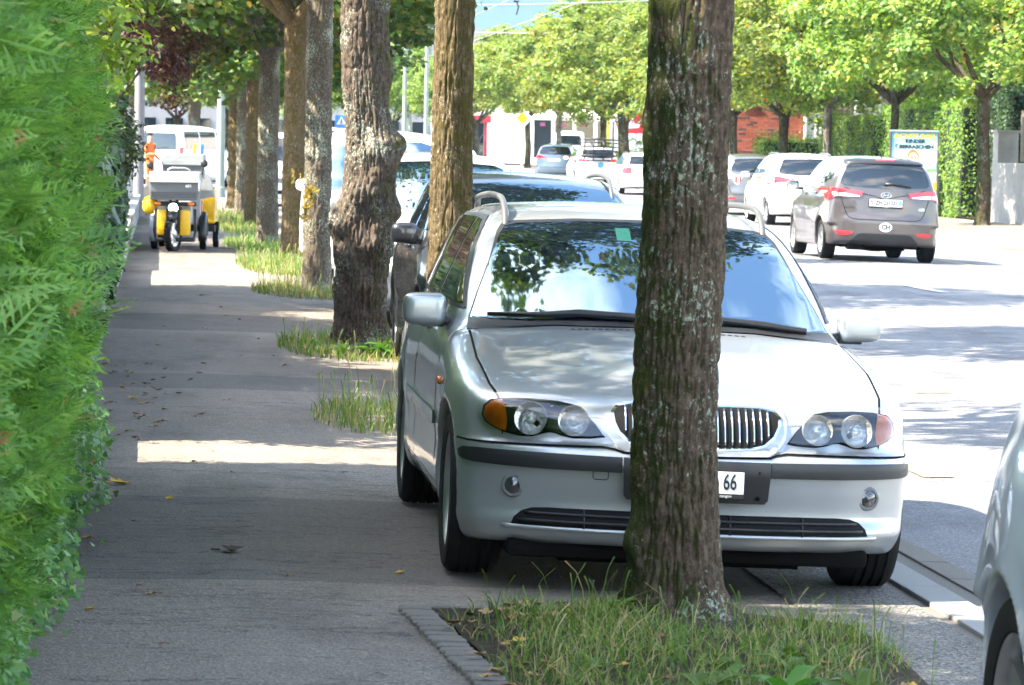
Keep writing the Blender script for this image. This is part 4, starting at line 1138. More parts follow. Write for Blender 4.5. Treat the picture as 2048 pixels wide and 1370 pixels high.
# ---- the brown grey car driving away, with its rear in detail
def grey_mpv():
    P = dict(P_MPV); P['tl'] = P_MPV['tl']
    e, B = gen_car('compact_mpv', 'brown grey compact car driving away with an oval country sticker', 'car', scaled(P_MPV, 4.1, 1.80, 1.605), (10.90, 59.75, zat(10.8, 58)), math.pi - math.radians(.5), M_['p_grey'], .02, True, False, roll=math.radians(-1.6), detail=1, spokes=7)
    m = M_; r = 'rear'
    for sg in (-1, 1):
        f = (lambda p: p) if sg > 0 else mir
        t = B.panel('tail_light', f([(.34, 1.045), (.66, 1.088), (.78, 1.090), (.842, 1.07), (.850, .99), (.848, .90), (.826, .905), (.76, .955), (.70, .965), (.385, .968)]), r, m['lamp_red'], e, .018, .025, .02)
        B.panel('clear_band', f([(.40, .985), (.40, .972), (.65, .968), (.70, .972), (.70, 1.018), (.58, 1.012)]), r, m['lamp_white'], t, .022, .025, .006)
        B.panel('clear_band', f([(.715, .968), (.765, .96), (.79, 1.0), (.775, 1.03), (.715, 1.02)]), r, flat('amber pale lamp', (.6, .42, .36), .15, 0, .5, .8), t, .022, .025, .006)
        B.panel('reflector', f([(.47, .445), (.50, .405), (.60, .385), (.70, .395), (.735, .445), (.62, .452)]), r, m['lamp_red'], e, .008, .03, .01)
    B.panel('lower_bumper', [(-.56, .235), (.56, .235), (.49, .33), (.40, .415), (.33, .425), (-.33, .425), (-.40, .415), (-.49, .33)], r, m['trim'], e, .008, .04, .012)
    B.panel('spoiler', [(-.60, 1.468), (.60, 1.468), (.585, 1.50), (.4, 1.525), (-.4, 1.525), (-.585, 1.50)], r, m['plastic'], e, .03, .04, .03)
    B.panel('brake_light', [(-.14, 1.50), (.14, 1.50), (.13, 1.522), (-.13, 1.522)], r, m['lamp_red'], e, .036, .04, .01)
    B.gaps([(r, [(-.70, 1.08), (-.655, .90), (-.60, .74), (-.555, .665), (-.48, .635), (0, .63), (.48, .635), (.555, .665), (.60, .74), (.655, .90), (.70, 1.08)]), (r, [(-.62, 1.10), (-.4, 1.03), (-.16, .985), (-.06, .955), (.06, .955), (.16, .985), (.4, 1.03), (.62, 1.10)])], m['gap'], e, .009)
    B.panel('plate_recess', [(-.30, .80), (.30, .80), (.32, .955), (-.32, .955)], r, m['p_grey'], e, .002, .06, .004)
    yp = float(B.cast([(0, .88)], r)[0][1]) + .016
    b = MB(); b.box((0, yp, .878), (.52, .012, .135), b=.004); b.build('plate_frame', m['ink'], e)
    b = MB(); b.box((0, yp + .007, .890), (.50, .006, .105), b=.002); pl = b.build('number_plate', m['plate'], e)
    Rt = Matrix.Rotation(math.pi, 4, 'Z') @ Matrix.Rotation(math.pi / 2, 4, 'X')
    text_mesh('plate_number', 'ZH 231327', .088, m['ink'], pl, Matrix.Translation((-.01, yp + .0115, .890)) @ Rt, .001, .82, .0028)
    def shield(x, c):
        b = MB(); b.prism([(-.021, .03), (.021, .03), (.021, -.005), (0, -.034), (-.021, -.005)], yp + .0105, yp + .013, lambda u, v, d: (x + u, d, .892 + v)); return b.build('plate_shield', c, pl)
    s1 = shield(.215, m['lamp_red']); shield(-.215, flat('canton blue', (.05, .35, .75), .4))
    b = MB(); b.box((.215, yp + .0145, .893), (.022, .002, .008)); b.box((.215, yp + .0148, .893), (.008, .002, .022)); b.build('shield_cross', m['plate'], s1)
    text_mesh('frame_lettering', 'HYUNDAI', .016, m['plate'], e, Matrix.Translation((0, yp + .008, .826)) @ Rt, .001, 1.2)
    def onskin(x, z): 
        q, N = B.lay([(x, z)], r, .006); return Matrix.Translation(q[0]) @ Matrix.Rotation(math.atan2(N[0][2], N[0][1]), 4, 'X') @ Matrix.Rotation(-math.atan2(N[0][0], N[0][1]), 4, 'Z') @ Rt
    text_mesh('badge_lettering', 'HYUNDAI', .036, m['chrome'], e, onskin(.55, .815), .002, 1.0)
    text_mesh('badge_lettering', 'ix20', .055, m['chrome'], e, onskin(-.56, .81), .002, 1.0)
    # emblem: a slanted H in an oval
    Mq = onskin(0, 1.005); b = MB()
    b.tube([tuple(Mq @ Vector((.075 * math.cos(t), .042 * math.sin(t), .004))) for t in np.linspace(0, 2*math.pi, 28, endpoint=False)], .006, 6, closed=True)
    for pts in ([(-.045, -.03, .004), (-.02, .032, .004)], [(.02, -.032, .004), (.045, .03, .004)], [(-.033, -.004, .004), (.033, .006, .004)]): b.tube([tuple(Mq @ Vector(p)) for p in pts], .006, 6)
    b.build('emblem', m['chrome'], e, smooth=True)
    # country oval
    Mq = onskin(-.01, .525); b = MB(); b.lathe([(.001, .003), (1, .003), (1.02, 0)], 30, Mq @ Matrix.Diagonal((.098, .068, 1, 1))); st = b.build('country_sticker', m['plate'], e)
    text_mesh('country_letters', 'CH', .095, m['ink'], st, Mq @ Matrix.Translation((0, 0, .005)), .001, 1.0, .004)
    q, N = B.lay([(.02 - .0, 1.165), (-.12, 1.175), (-.38, 1.135)], r, .035)
    b = MB(); b.tube([tuple(v) for v in q], [.026, .02, .010], 8); b.build('rear_wiper', m['plastic'], e, smooth=True)
    b = MB(); q = B.cast([(.0, 3.5)], 'top')[0]; b.tube([(0, 3.5, q[2] - .01), (0, 3.56, q[2] + .07)], [.012, .006], 6); b.build('aerial', m['plastic'], e)
    b = MB(); b.tube([(-.4, 3.6, .20), (.1, 3.7, .18), (.35, 3.95, .2)], .03, 6); b.box((.42, 3.93, .22), (.26, .16, .1), b=.03); b.build('exhaust', m['under'], e)
    return e
grey_mpv()
# ================================================================== trunks, crowns, hedges, grass
def bark(name, cols, lichen=0.5, lcol=(0.36, 0.42, 0.34), moss=0.3, mcol=(0.05, 0.065, 0.012), mside=(-1, -0.3), scale=1.0, bump=0.012):
    t = NT(name); c = t.co('Object')
    st = t.co('Object', (1, 1, 0.6))
    a = t.noise(st, 42 * scale, 8, 0.72)
    col = t.ramp(a, [(0.28, cols[0]), (0.5, cols[1]), (0.72, cols[2])])
    big = t.noise(c, 3.0, 4, 0.5)
    # moss grows on one side in soft cushions
    sx = t.n('SeparateXYZ'); g = t.n('NewGeometry'); t.l(g.outputs['Normal'], sx.inputs[0])
    dirv = t.math('ADD', t.math('MULTIPLY', sx.outputs[0], mside[0]), t.math('MULTIPLY', sx.outputs[1], mside[1]))
    mm = t.math('ADD', t.math('MULTIPLY', dirv, 0.16), t.noise(c, 9.0, 8, 0.72))
    mk = t.ramp(mm, [(max(0.02, 0.74 - 0.42 * moss), 0.0), (min(0.99, 0.86 - 0.42 * moss), 1.0)])
    mtex = t.noise(c, 160, 3, 0.6)
    mc = t.mix(mtex, tuple(v * 0.45 for v in mcol), tuple(min(1, v * 1.7) for v in mcol))
    col = t.mix(mk, col, mc)
    # lichen in pale crusts
    lm = t.math('ADD', t.noise(t.co('Object', (1, 1, 0.7)), 62 * scale, 7, 0.74), t.math('MULTIPLY', t.math('SUBTRACT', big, 0.5), 0.55))
    lk = t.ramp(lm, [(0.80 - 0.34 * lichen, 0.0), (0.85 - 0.34 * lichen, 1.0)])
    lk = t.math('MULTIPLY', lk, t.math('SUBTRACT', 1.0, t.math('MULTIPLY', mk, 0.7)))
    lc = t.mix(t.noise(c, 120, 3), tuple(v * 0.72 for v in lcol), lcol)
    col = t.mix(lk, col, lc)
    h = t.math('ADD', a, t.math('MULTIPLY', mtex, t.math('MULTIPLY', mk, 0.6)))
    t.pbr(col, 0.92, 0, 0.2, 0, t.bump(h, bump, 0.9)); return t.m

def cr_path(path, n):
    """smooth interpolation through (x, y, z, r) rows"""
    p = np.array(path, float); s_ = np.concatenate([[0], np.cumsum(np.linalg.norm(np.diff(p[:, :3], axis=0), axis=1))])
    q = np.linspace(0, s_[-1], n)
    return np.stack([pc(s_, p[:, i])(q) for i in range(4)], 1)

def trunk_mesh(path, nseg, nring, seed=0, ridge=0.012, k=16.0, kz=8.0, lobes=0.05, bumps=(), flute=0.0):
    Q = cr_path(path, nring)
    th = np.linspace(0, 2 * np.pi, nseg, endpoint=False)
    C, S = np.cos(th)[None, :], np.sin(th)[None, :]
    z = Q[:, 2:3]; r = Q[:, 3:4]
    L = r * (1 + lobes * 2 * (fbm(C * 1.1 + seed, S * 1.1, z * 1.3 + seed, 3) - 0.5) * 2)
    if flute: L = L * (1 + flute * np.exp(-np.maximum(z - z.min(), 0) / 0.16) * np.cos(5 * th[None, :] + seed))
    for (a0, z0, sa, sz, am) in bumps:
        da = (th[None, :] - a0 + np.pi) % (2 * np.pi) - np.pi
        L = L + am * np.exp(-(da / sa) ** 2 - ((z - z0) / sz) ** 2) * (0.75 + 0.6 * fbm(C * 2.5, S * 2.5, z * 9 + seed, 3))
    wz = 0.35 * (vnoise(C * 3 + seed, S * 3, z * 2.2) - .5)
    u, v = C * r * k + wz, S * r * k + wz
    n0 = 1 - np.abs(2 * vnoise(u * 1.5 + seed * 3, v * 1.5, z * kz * .30) - 1)
    n1 = 1 - np.abs(2 * vnoise(u * 2.3 + seed, v * 2.3, z * kz * .8) - 1)
    n2 = 1 - np.abs(2 * vnoise(u * 4.1 + 9, v * 4.1 + seed, z * kz * 2.0) - 1)
    n3 = fbm(u * 8, v * 8, z * kz * 4, 2)
    L = L - .7 * ridge * n0 ** 4 - .75 * ridge * n1 ** 4 - 0.55 * ridge * n2 ** 4 + 0.6 * ridge * (n3 - .5)
    V = np.stack([Q[:, 0:1] + C * L, Q[:, 1:2] + S * L, np.broadcast_to(z, L.shape)], -1).reshape(-1, 3)
    i = np.arange(nring - 1)[:, None] * nseg; j = np.arange(nseg)[None, :]; j2 = (j + 1) % nseg
    F = np.stack([i + j, i + j2, i + nseg + j2, i + nseg + j], -1).reshape(-1, 4)
    return V, F

def limbs(rng, base, n, length, r0_, up=0.5, nseg=7):
    """forking limbs: rows of tubes rooted at base"""
    V, F = [], []
    def tube(p0, p1, p2, ra, rb):
        b = MB(); ts = np.linspace(0, 1, 7)
        b.tube([tuple((1-t)**2 * p0 + 2*t*(1-t) * p1 + t*t * p2) for t in ts], list(np.linspace(ra, rb, 7)), nseg)
        o = len(V); V.extend(b.v); F.extend([tuple(q + o for q in f) for f in b.f])
    ends = []
    for k in range(n):
        a = 2 * np.pi * (k + rng.uniform(-.3, .3)) / n
        l = length * rng.uniform(.75, 1.15)
        d = np.array([np.cos(a), np.sin(a), 0])
        e = base + d * l * .62 + np.array([0, 0, l * up * rng.uniform(.9, 1.6)])
        m = base + d * l * .30 + np.array([0, 0, l * up * .5])
        tube(base, m, e, r0_, r0_ * .45); ends.append(e)
        for q in range(3):
            e2 = e + np.array([rng.normal(0, .5), rng.normal(0, .5), rng.uniform(.1, .7)]) * l * .55
            mid = .5 * (e + e2) + rng.normal(0, .08, 3)
            tube(e if q else m, mid, e2, r0_ * .4, r0_ * .12); ends.append(e2)
    return V, F, ends

LEAF = {'quad': np.array([(0, 0), (.5, .32), (1, 0), (.5, -.32)]),
        'oval': np.array([(0, 0), (.28, .24), (.65, .22), (1, 0), (.65, -.22), (.28, -.24)]),
        'maple': np.array([(0, 0), (.12, .42), (.42, .30), (.55, .50), (.70, .22), (1.0, 0), (.70, -.22), (.55, -.50), (.42, -.30), (.12, -.42)]),
        'ivy': np.array([(0, 0), (-.05, .38), (.32, .45), (.5, .25), (1.0, 0), (.5, -.25), (.32, -.45), (-.05, -.38)])}
def leaves(P, Nrm, size, shape, rng, droop=0.15, sv=0.35):
    """one small polygon per leaf: positions P, facing roughly Nrm"""
    n = len(P); T = LEAF[shape]; k = len(T)
    Nn = Nrm / np.maximum(np.linalg.norm(Nrm, axis=1), 1e-6)[:, None]
    t = rng.normal(size=(n, 3)); t -= (t * Nn).sum(1)[:, None] * Nn; t /= np.linalg.norm(t, axis=1)[:, None]
    b = np.cross(Nn, t)
    s_ = size * (1 + sv * rng.uniform(-1, 1, n))
    u = (T[:, 0] - .45)[None, :, None]; v = T[:, 1][None, :, None]
    bend = -droop * ((T[:, 0] - .3) ** 2 + 1.1 * np.abs(T[:, 1]))[None, :, None]
    V = P[:, None, :] + s_[:, None, None] * (t[:, None, :] * u + b[:, None, :] * v + Nn[:, None, :] * bend)
    F = np.arange(n * k).reshape(n, k)
    return V.reshape(-1, 3), F

def crown_points(rng, c, R, ncl, per, rcl, hollow=0.35, lo=-0.8):
    """leaf positions in clumps spread through an uneven ellipsoid"""
    C = []
    while len(C) < ncl:
        d = rng.normal(size=3); d /= np.linalg.norm(d)
        if d[2] < lo: continue
        r = rng.uniform(hollow ** 3, 1) ** (1 / 3)
        bump_ = 0.78 + 0.5 * vnoise(d[0] * 2.1 + c[0], d[1] * 2.1 + c[1], d[2] * 2.1)
        C.append(np.array(c) + d * r * bump_ * np.array(R))
    C = np.array(C)
    m = np.maximum(3, rng.poisson(per, ncl))
    idx = np.repeat(np.arange(ncl), m)
    off = rng.normal(size=(len(idx), 3)); off /= np.linalg.norm(off, axis=1)[:, None]
    rr = rcl * rng.uniform(.6, 1.3, ncl)[idx] * rng.uniform(0, 1, len(idx)) ** .45
    P = C[idx] + off * rr[:, None] * np.array([1, 1, .72])
    out = P - np.array(c)
    N = off * .8 + out / np.linalg.norm(out, axis=1)[:, None] * .35 + np.array([0, 0, .75]) + rng.normal(size=P.shape) * .45
    return P, N

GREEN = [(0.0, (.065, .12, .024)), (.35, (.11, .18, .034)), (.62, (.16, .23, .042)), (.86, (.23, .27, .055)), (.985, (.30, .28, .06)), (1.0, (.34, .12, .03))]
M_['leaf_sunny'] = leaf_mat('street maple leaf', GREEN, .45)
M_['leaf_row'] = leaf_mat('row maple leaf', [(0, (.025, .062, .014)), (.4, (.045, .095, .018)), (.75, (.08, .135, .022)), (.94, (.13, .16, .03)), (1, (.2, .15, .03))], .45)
M_['leaf_red'] = leaf_mat('plum leaf', [(0, (.03, .012, .012)), (.5, (.065, .025, .02)), (.8, (.10, .05, .025)), (1, (.12, .09, .03))], .35)
M_['leaf_shrub'] = leaf_mat('shrub leaf', [(0, (.05, .11, .02)), (.5, (.09, .17, .025)), (.85, (.15, .23, .035)), (1, (.22, .26, .06))], .45)
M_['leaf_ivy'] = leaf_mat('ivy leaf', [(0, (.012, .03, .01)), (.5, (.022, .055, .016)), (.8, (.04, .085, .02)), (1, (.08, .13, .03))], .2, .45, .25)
M_['thuja'] = leaf_mat('thuja spray', [(.08, (.028, .085, .022)), (.32, (.085, .21, .045)), (.58, (.17, .35, .075)), (.85, (.30, .46, .12)), (1, (.36, .50, .16))], .40, .5, .35, clump=5.5)
M_['yew'] = leaf_mat('yew sprig', [(0, (.012, .032, .01)), (.6, (.025, .055, .014)), (1, (.05, .085, .02))], .2, .5, .3)
M_['grass'] = leaf_mat('grass blade', [(0, (.06, .12, .024)), (.4, (.10, .18, .034)), (.68, (.16, .22, .05)), (.82, (.27, .24, .10)), (1, (.40, .32, .17))], .38, .55, .3)
M_['weed'] = leaf_mat('weed leaf', [(0, (.055, .14, .025)), (.6, (.09, .20, .035)), (1, (.15, .24, .05))], .4, .5, .3)
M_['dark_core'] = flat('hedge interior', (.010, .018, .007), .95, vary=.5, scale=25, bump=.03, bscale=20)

def tree(name, label, x, y, path, mat, nseg, nring, seed, crown=None, leafm=None, ridge=.012, bumps=(), flute=.12, k=16., group=None, cat='tree', limb=(5, 2.2, .07), trunk_kw=None):
    """a tree: Empty at its foot > trunk, crown"""
    rng = np.random.default_rng(seed)
    e = empty(name, (x, y, float(gz(x, y)) - .02)); tag(e, label, cat, group)
    V, F = trunk_mesh(path, nseg, nring, seed * 1.7, ridge, k=k, bumps=bumps, flute=flute, **(trunk_kw or {}))
    t = mesh('trunk', V, F, mat, e, smooth=True)
    top = np.array(path[-1][:3])
    if limb:
        v, f, ends = limbs(rng, top - np.array([0, 0, .25]), limb[0], limb[1], limb[2])
        mesh('limbs', v, f, mat, e, smooth=True)
    if crown:
        c = crown
        if 'data' in c:
            o = bpy.data.objects.new('crown', c['data']); link(o, e)
            o.location = c['loc']; o.scale = c['scale']; o.rotation_euler = (0, 0, c.get('rz', 0))
        else:
            P, N = crown_points(rng, c['c'], c['R'], c['ncl'], c['per'], c['rcl'], c.get('hollow', .35), c.get('lo', -.8))
            V, F = leaves(P, N, c['size'], c.get('shape', 'maple'), rng)
            mesh('crown', V, F, leafm, e)
    return e

# ---- the row of maples on the pavement
BK = dict(
    front=bark('bark front trunk', [(.018, .012, .008), (.075, .053, .035), (.17, .125, .09)], .62, (.32, .38, .29), .48, (.026, .034, .006), (-1.2, -.1)),
    mossy=bark('bark mossy trunk', [(.022, .016, .009), (.095, .069, .035), (.22, .17, .105)], .52, (.48, .45, .36), .48, (.062, .052, .014), (.3, -.5), bump=.014),
    gnarled=bark('bark gnarled trunk', [(.022, .016, .013), (.085, .065, .049), (.18, .145, .118)], .62, (.36, .42, .34), .30, (.06, .065, .012), (.9, -.2)),
    lichen=bark('bark lichen trunk', [(.03, .022, .017), (.10, .08, .06), (.19, .16, .13)], .72, (.33, .38, .30), .18, (.07, .065, .012), (-1, 0)),
    brown=bark('bark brown trunk', [(.03, .02, .011), (.10, .07, .036), (.19, .15, .09)], .40, (.42, .42, .31), .40, (.07, .055, .014), (0, -.6)))
rw = np.random.default_rng(21)
def crown_data(seed, shape, size, ncl, per, mat, R=(1, 1, .82), rcl=.2):
    rng = np.random.default_rng(seed)
    P, N = crown_points(rng, (0, 0, 0), R, ncl, per, rcl, .3, -.75)
    V, F = leaves(P, N, size, shape, rng)
    o = mesh('crown', V, F, mat); me = o.data; bpy.data.objects.remove(o); return me
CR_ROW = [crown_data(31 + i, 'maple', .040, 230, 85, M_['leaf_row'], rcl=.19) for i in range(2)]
CR_SUN = [crown_data(41 + i, 'quad', .040, 330, 110, M_['leaf_sunny'], rcl=.135) for i in range(3)]

T = 'tree'
tree('maple_tree', 'rough barked trunk standing in front of the silver station wagon', 1.765, 12.60,
     [(0, 0, -.05, .40), (0, 0, .05, .255), (0, 0, .13, .195), (.0, 0, .34, .160), (-.01, 0, .7, .152), (-.005, 0, 1.1, .148), (.01, 0, 1.6, .146), (.018, 0, 2.2, .144), (.02, 0, 3.2, .14), (.03, 0, 4.1, .16)],
     BK['front'], 230, 430, 3, dict(data=CR_ROW[0], loc=(1.0, 1.2, 7.2), scale=(2.7, 2.7, 3.0)), ridge=.012, bumps=((3.5, .33, .30, .075, .05), (3.2, 1.75, .5, .12, .012), (.2, 1.2, .5, .2, .008)), flute=.24, k=21, limb=(4, 2.6, .075), trunk_kw=dict(kz=11.5))
tree('maple_tree', 'moss covered yellowish brown trunk directly behind the silver wagon', 1.72, 22.3,
     [(0, 0, -.05, .175), (0, 0, .1, .15), (0, 0, .6, .142), (.005, 0, 1.3, .138), (.01, 0, 2.0, .128), (.015, 0, 2.8, .124), (.02, 0, 4.0, .13)],
     BK['mossy'], 170, 330, 5, dict(data=CR_ROW[1], loc=(.3, -1.1, 6.6), scale=(2.9, 2.9, 2.7), rz=1.), ridge=.014, k=26, limb=(4, 2.4, .07))
tree('maple_tree', 'grey gnarled trunk with bulging burls and roots in weeds', 1.66, 30.6,
     [(0, 0, -.05, .31), (-.01, 0, .06, .255), (-.02, 0, .25, .215), (-.005, 0, .5, .205), (0, 0, .8, .215), (.015, 0, 1.1, .222), (.035, 0, 1.4, .22), (.03, 0, 1.75, .205), (0, 0, 2.2, .20), (-.01, 0, 2.9, .205), (0, 0, 4.2, .22)],
     BK['gnarled'], 190, 380, 8, dict(data=CR_ROW[0], loc=(.2, 0, 7.1), scale=(2.8, 2.8, 2.9), rz=2.), ridge=.026, k=20,
     bumps=((-.35, 1.66, .60, .13, .12), (-.9, 1.45, .6, .14, .07), (-1.4, 1.62, .5, .10, .06), (3.4, 1.02, .7, .16, .10), (3.9, .74, .55, .13, .07), (-.2, 1.12, .5, .12, .07), (-.15, .82, .4, .10, .045), (5.0, .84, .5, .11, .06), (-.1, 2.25, .35, .14, .05), (3.3, .50, .45, .10, .04), (4.4, 1.25, .45, .10, .06), (4.8, .5, .4, .10, .05), (-1.0, 1.0, .35, .08, .04)), flute=.22, limb=(5, 2.6, .09), trunk_kw=dict(lobes=.09))
ROW = [(1.72, 41.3, .158, 'lichen', 'lichen speckled trunk with a yellow sprout, next beyond the gnarled one', 3.9),
       (1.93, 54.6, .175, 'brown', 'brown trunk between two pale lichen covered trunks', 3.6),
       (1.72, 60.6, .178, 'lichen', 'pale lichen covered trunk with a low leafy limb, beside a brown trunk', 3.3),
       (1.80, 74.5, .145, 'brown', 'slender dark shaded trunk with a low limb reaching over the pavement', 3.3),
       (1.80, 84.0, .15, 'lichen', 'slender trunk sunlit along its left edge behind the dark one', 3.3),
       (1.80, 93.0, .17, 'brown', 'small dark trunk standing next to the pale green pole', 3.3)]
for i, (x, y, r, bk, lab, h) in enumerate(ROW):
    tree('maple_tree', lab, x, y, [(0, 0, -.05, r * 1.5), (0, 0, .1, r * 1.12), (0, 0, .6, r * 1.0), (.0, 0, 1.6, r * .96), (.0, 0, 2.6, r * .95), (.0, 0, h, r * 1.05)],
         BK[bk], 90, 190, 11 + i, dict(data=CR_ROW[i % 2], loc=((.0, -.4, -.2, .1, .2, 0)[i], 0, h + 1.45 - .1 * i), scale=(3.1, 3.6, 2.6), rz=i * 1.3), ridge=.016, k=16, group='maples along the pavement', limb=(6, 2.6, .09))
for i, (x, y, r, lab) in enumerate([(1.3, 150, .25, 'distant forked trunk beside the white van'), (-1.2, 170, .24, 'distant trunk above the white van roof'), (-3.6, 186, .24, 'farthest trunk seen above the white van')]):
    tree('maple_tree', lab, x, y, [(0, 0, -.05, r * 1.4), (0, 0, .2, r * 1.1), (0, 0, 1.5, r * .95), (0, 0, 2.8, r * 1.1), (0, 0, 3.6, r * 1.3)],
         BK['lichen'], 40, 50, 61 + i, dict(data=CR_SUN[i % 3], loc=(0, 0, 5.5), scale=(5., 5., 3.4), rz=i * 2.3), ridge=.02, k=10, group='far maples', limb=(6, 3.2, .12))

# ---- the sunlit maples along the far pavement
FAR = [(18.9, 85.1, .17, 'shaded trunk beside the concrete garden wall', 3.2), (19.25, 97.4, .12, 'slim dark trunk rising behind the poster board', 3.2), (18.9, 105.4, .14, 'pale mottled trunk in front of the clipped hedge', 3.2),
       (18.9, 113.0, .17, 'forked trunk in front of the red brick wall', 2.9), (18.9, 123.1, .15, 'trunk at the edge of the brick wall, close behind the front trunk', 3.0), (18.9, 152.8, .25, 'thick trunk near the red sign', 2.9),
       (18.9, 159.8, .15, 'thin dark trunk near the yellow column', 2.9), (18.9, 177.9, .15, 'thin pale trunk in front of the white van', 3.0), (18.9, 193.2, .16, 'thin trunk beside the yellow diamond sign', 2.9), (17.8, 212., .15, 'forked trunk in front of the red framed shop door', 2.6)]
for i, (x, y, r, lab, h) in enumerate(FAR):
    s_ = (3.7, 2.8, 3.6, 3.9, 3.8, 4.2, 3.8, 3.9, 4.3, 3.8)[i]
    tree('maple_tree', lab, x, y, [(0, 0, -.05, r * 1.35), (0, 0, .15, r * 1.1), (.03, 0, 1.0, r), (-.02, 0, 2.0, r * .92), (0, 0, h, r * 1.0)],
         BK['lichen' if i in (2, 7) else 'front'], 48, 90, 81 + i, dict(data=CR_SUN[i % 3], loc=(0, 0, h + 1.75 + (.1 if i > 7 else 0)), scale=(s_, s_, (3.2, 3.1, 3.2, 3.1, 3.2, 3.5, 3.2, 3.2, 3.0, 2.8)[i]), rz=i * 1.9), ridge=.02, k=11, group='maples along the far pavement', limb=(6, 2.4, .09))
BACK = [(27, 150, 6, 'broad tree behind the far pavement maples, near the shops'), (26.5, 128, 5.4, 'tree in the garden behind the brick house'), (25.5, 108, 4.2, 'tree behind the clipped hedge'), (25, 92, 4.0, 'tree behind the board fence'), (12.6, 225, 4.0, 'rounded tree at the far street end, right of the gnarled trunk'), (9.6, 236, 5.0, 'tree at the far street end beside the masts'), (6, 250, 5.2, 'tree beyond the crossing sign'), (1, 260, 6, 'tree closing the pavement view'), (-7, 262, 6.5, 'tree beyond the workers at the street end'), (-5.5, 138, 4.6, 'dense garden tree left of the far white van'), (3.4, 190, 5.0, 'dense tree above the far white van'), (-3.5, 205, 5.5, 'tree between the far trunks'), (23.5, 242, 5, 'tree behind the white shop building'), (16, 260, 4.2, 'pale tree behind the diamond sign')]
for i, (x, y, s_, lab) in enumerate(BACK):
    tree('broad_tree', lab, x, y, [(0, 0, -.05, .3), (0, 0, .3, .24), (0, 0, 1.8, .2), (0, 0, 2.8, .2)], BK['front'], 24, 24, 121 + i,
         dict(data=CR_SUN[(i + 1) % 3], loc=(0, 0, 2.2 + s_ * .68), scale=(s_, s_, s_ * .8), rz=i), ridge=.02, k=8, group='background trees', limb=(5, 2.5, .1))

# ---- garden trees on the left whose shade lies over the pavement and the parked car
GL = [(-4.4, 5.4, 2.9, 5.2), (-4.6, 9.6, 3.0, 5.4), (-5.2, 13.6, 2.6, 5.2), (-5.4, 23.9, 2.8, 5.4), (-5.4, 31.0, 3.0, 5.4), (-5.0, 37.5, 2.8, 5.2), (-5.6, 64.5, 3.2, 5.4), (-5.6, 74, 3.4, 5.6)]  # the first tree is out of view, added to shade the right-edge car
for i, (x, y, s_, zc) in enumerate(GL):
    tree('garden_tree', ['leafy garden tree over the hedge beside the camera', 'leafy garden tree rising over the near conifer hedge', 'leafy garden tree over the hedge by the silver wagon', 'garden tree behind the ivy, nearest the sunny gap', 'garden tree behind the middle of the ivy', 'garden tree behind the far end of the ivy', 'garden tree behind the dark yew', 'garden tree beyond the railing'][i],
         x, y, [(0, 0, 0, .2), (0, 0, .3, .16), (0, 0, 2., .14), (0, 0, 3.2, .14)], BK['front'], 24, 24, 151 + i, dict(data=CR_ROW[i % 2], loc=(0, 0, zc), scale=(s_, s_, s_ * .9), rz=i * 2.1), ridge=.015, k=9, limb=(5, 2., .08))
# the plum with dark red leaves and the light green shrub leaning over the wall
def bush(name, label, x, y, c, R, ncl, per, rcl, size, shape, mat, seed, stems=4, cat='shrub', lo=-.9, group=None):
    rng = np.random.default_rng(seed)
    e = empty(name, (x, y, float(gz(x, y)))); tag(e, label, cat, group)
    P, N = crown_points(rng, c, R, ncl, per, rcl, .25, lo)
    V, F = leaves(P, N, size, shape, rng); mesh('foliage', V, F, mat, e)
    b = MB()
    for k in range(stems):
        a = rng.uniform(0, 6.28); q = np.array(c) + np.array([math.cos(a) * R[0], math.sin(a) * R[1], rng.uniform(-.2, .5) * R[2]]) * .7
        b.tube([(rng.normal(0, .08), rng.normal(0, .08), -.05), tuple(np.array(c) * .5 + rng.normal(0, .1, 3)), tuple(q)], [.035, .026, .01], 6)
    b.build('stems', BK['front'], e, smooth=True)
    return e
bush('plum_tree', 'plum tree with dark red leaves overhanging the pavement', -1.5, 57.5, (.85, 0, 3.25), (1.55, 2.4, 1.15), 75, 150, .34, .075, 'oval', M_['leaf_red'], 201, 6, 'tree')
bush('leafy_shrub', 'light green leafy shrub above the ivy at the garden wall', -1.15, 30.5, (.15, 0, 2.35), (.75, 3.2, 1.05), 85, 70, .32, .085, 'oval', M_['leaf_shrub'], 202, 6)
bush('leafy_shrub', 'tall light green shrub behind the conifer hedge end', -1.1, 21.2, (.1, 0, 2.4), (.7, 1.7, 1.2), 60, 70, .3, .08, 'oval', M_['leaf_shrub'], 203, 5)
bush('yew_bush', 'dark clipped yew behind the low wall', -1.25, 56.5, (.15, 0, 1.35), (.6, 2.6, .98), 120, 110, .26, .07, 'quad', M_['yew'], 204, 5)
bush('yew_bush', 'feathery dark yew sprays beside the grey post', -.95, 66, (.1, 0, 1.5), (.5, 2.6, .8), 60, 80, .26, .08, 'quad', M_['yew'], 205, 4)

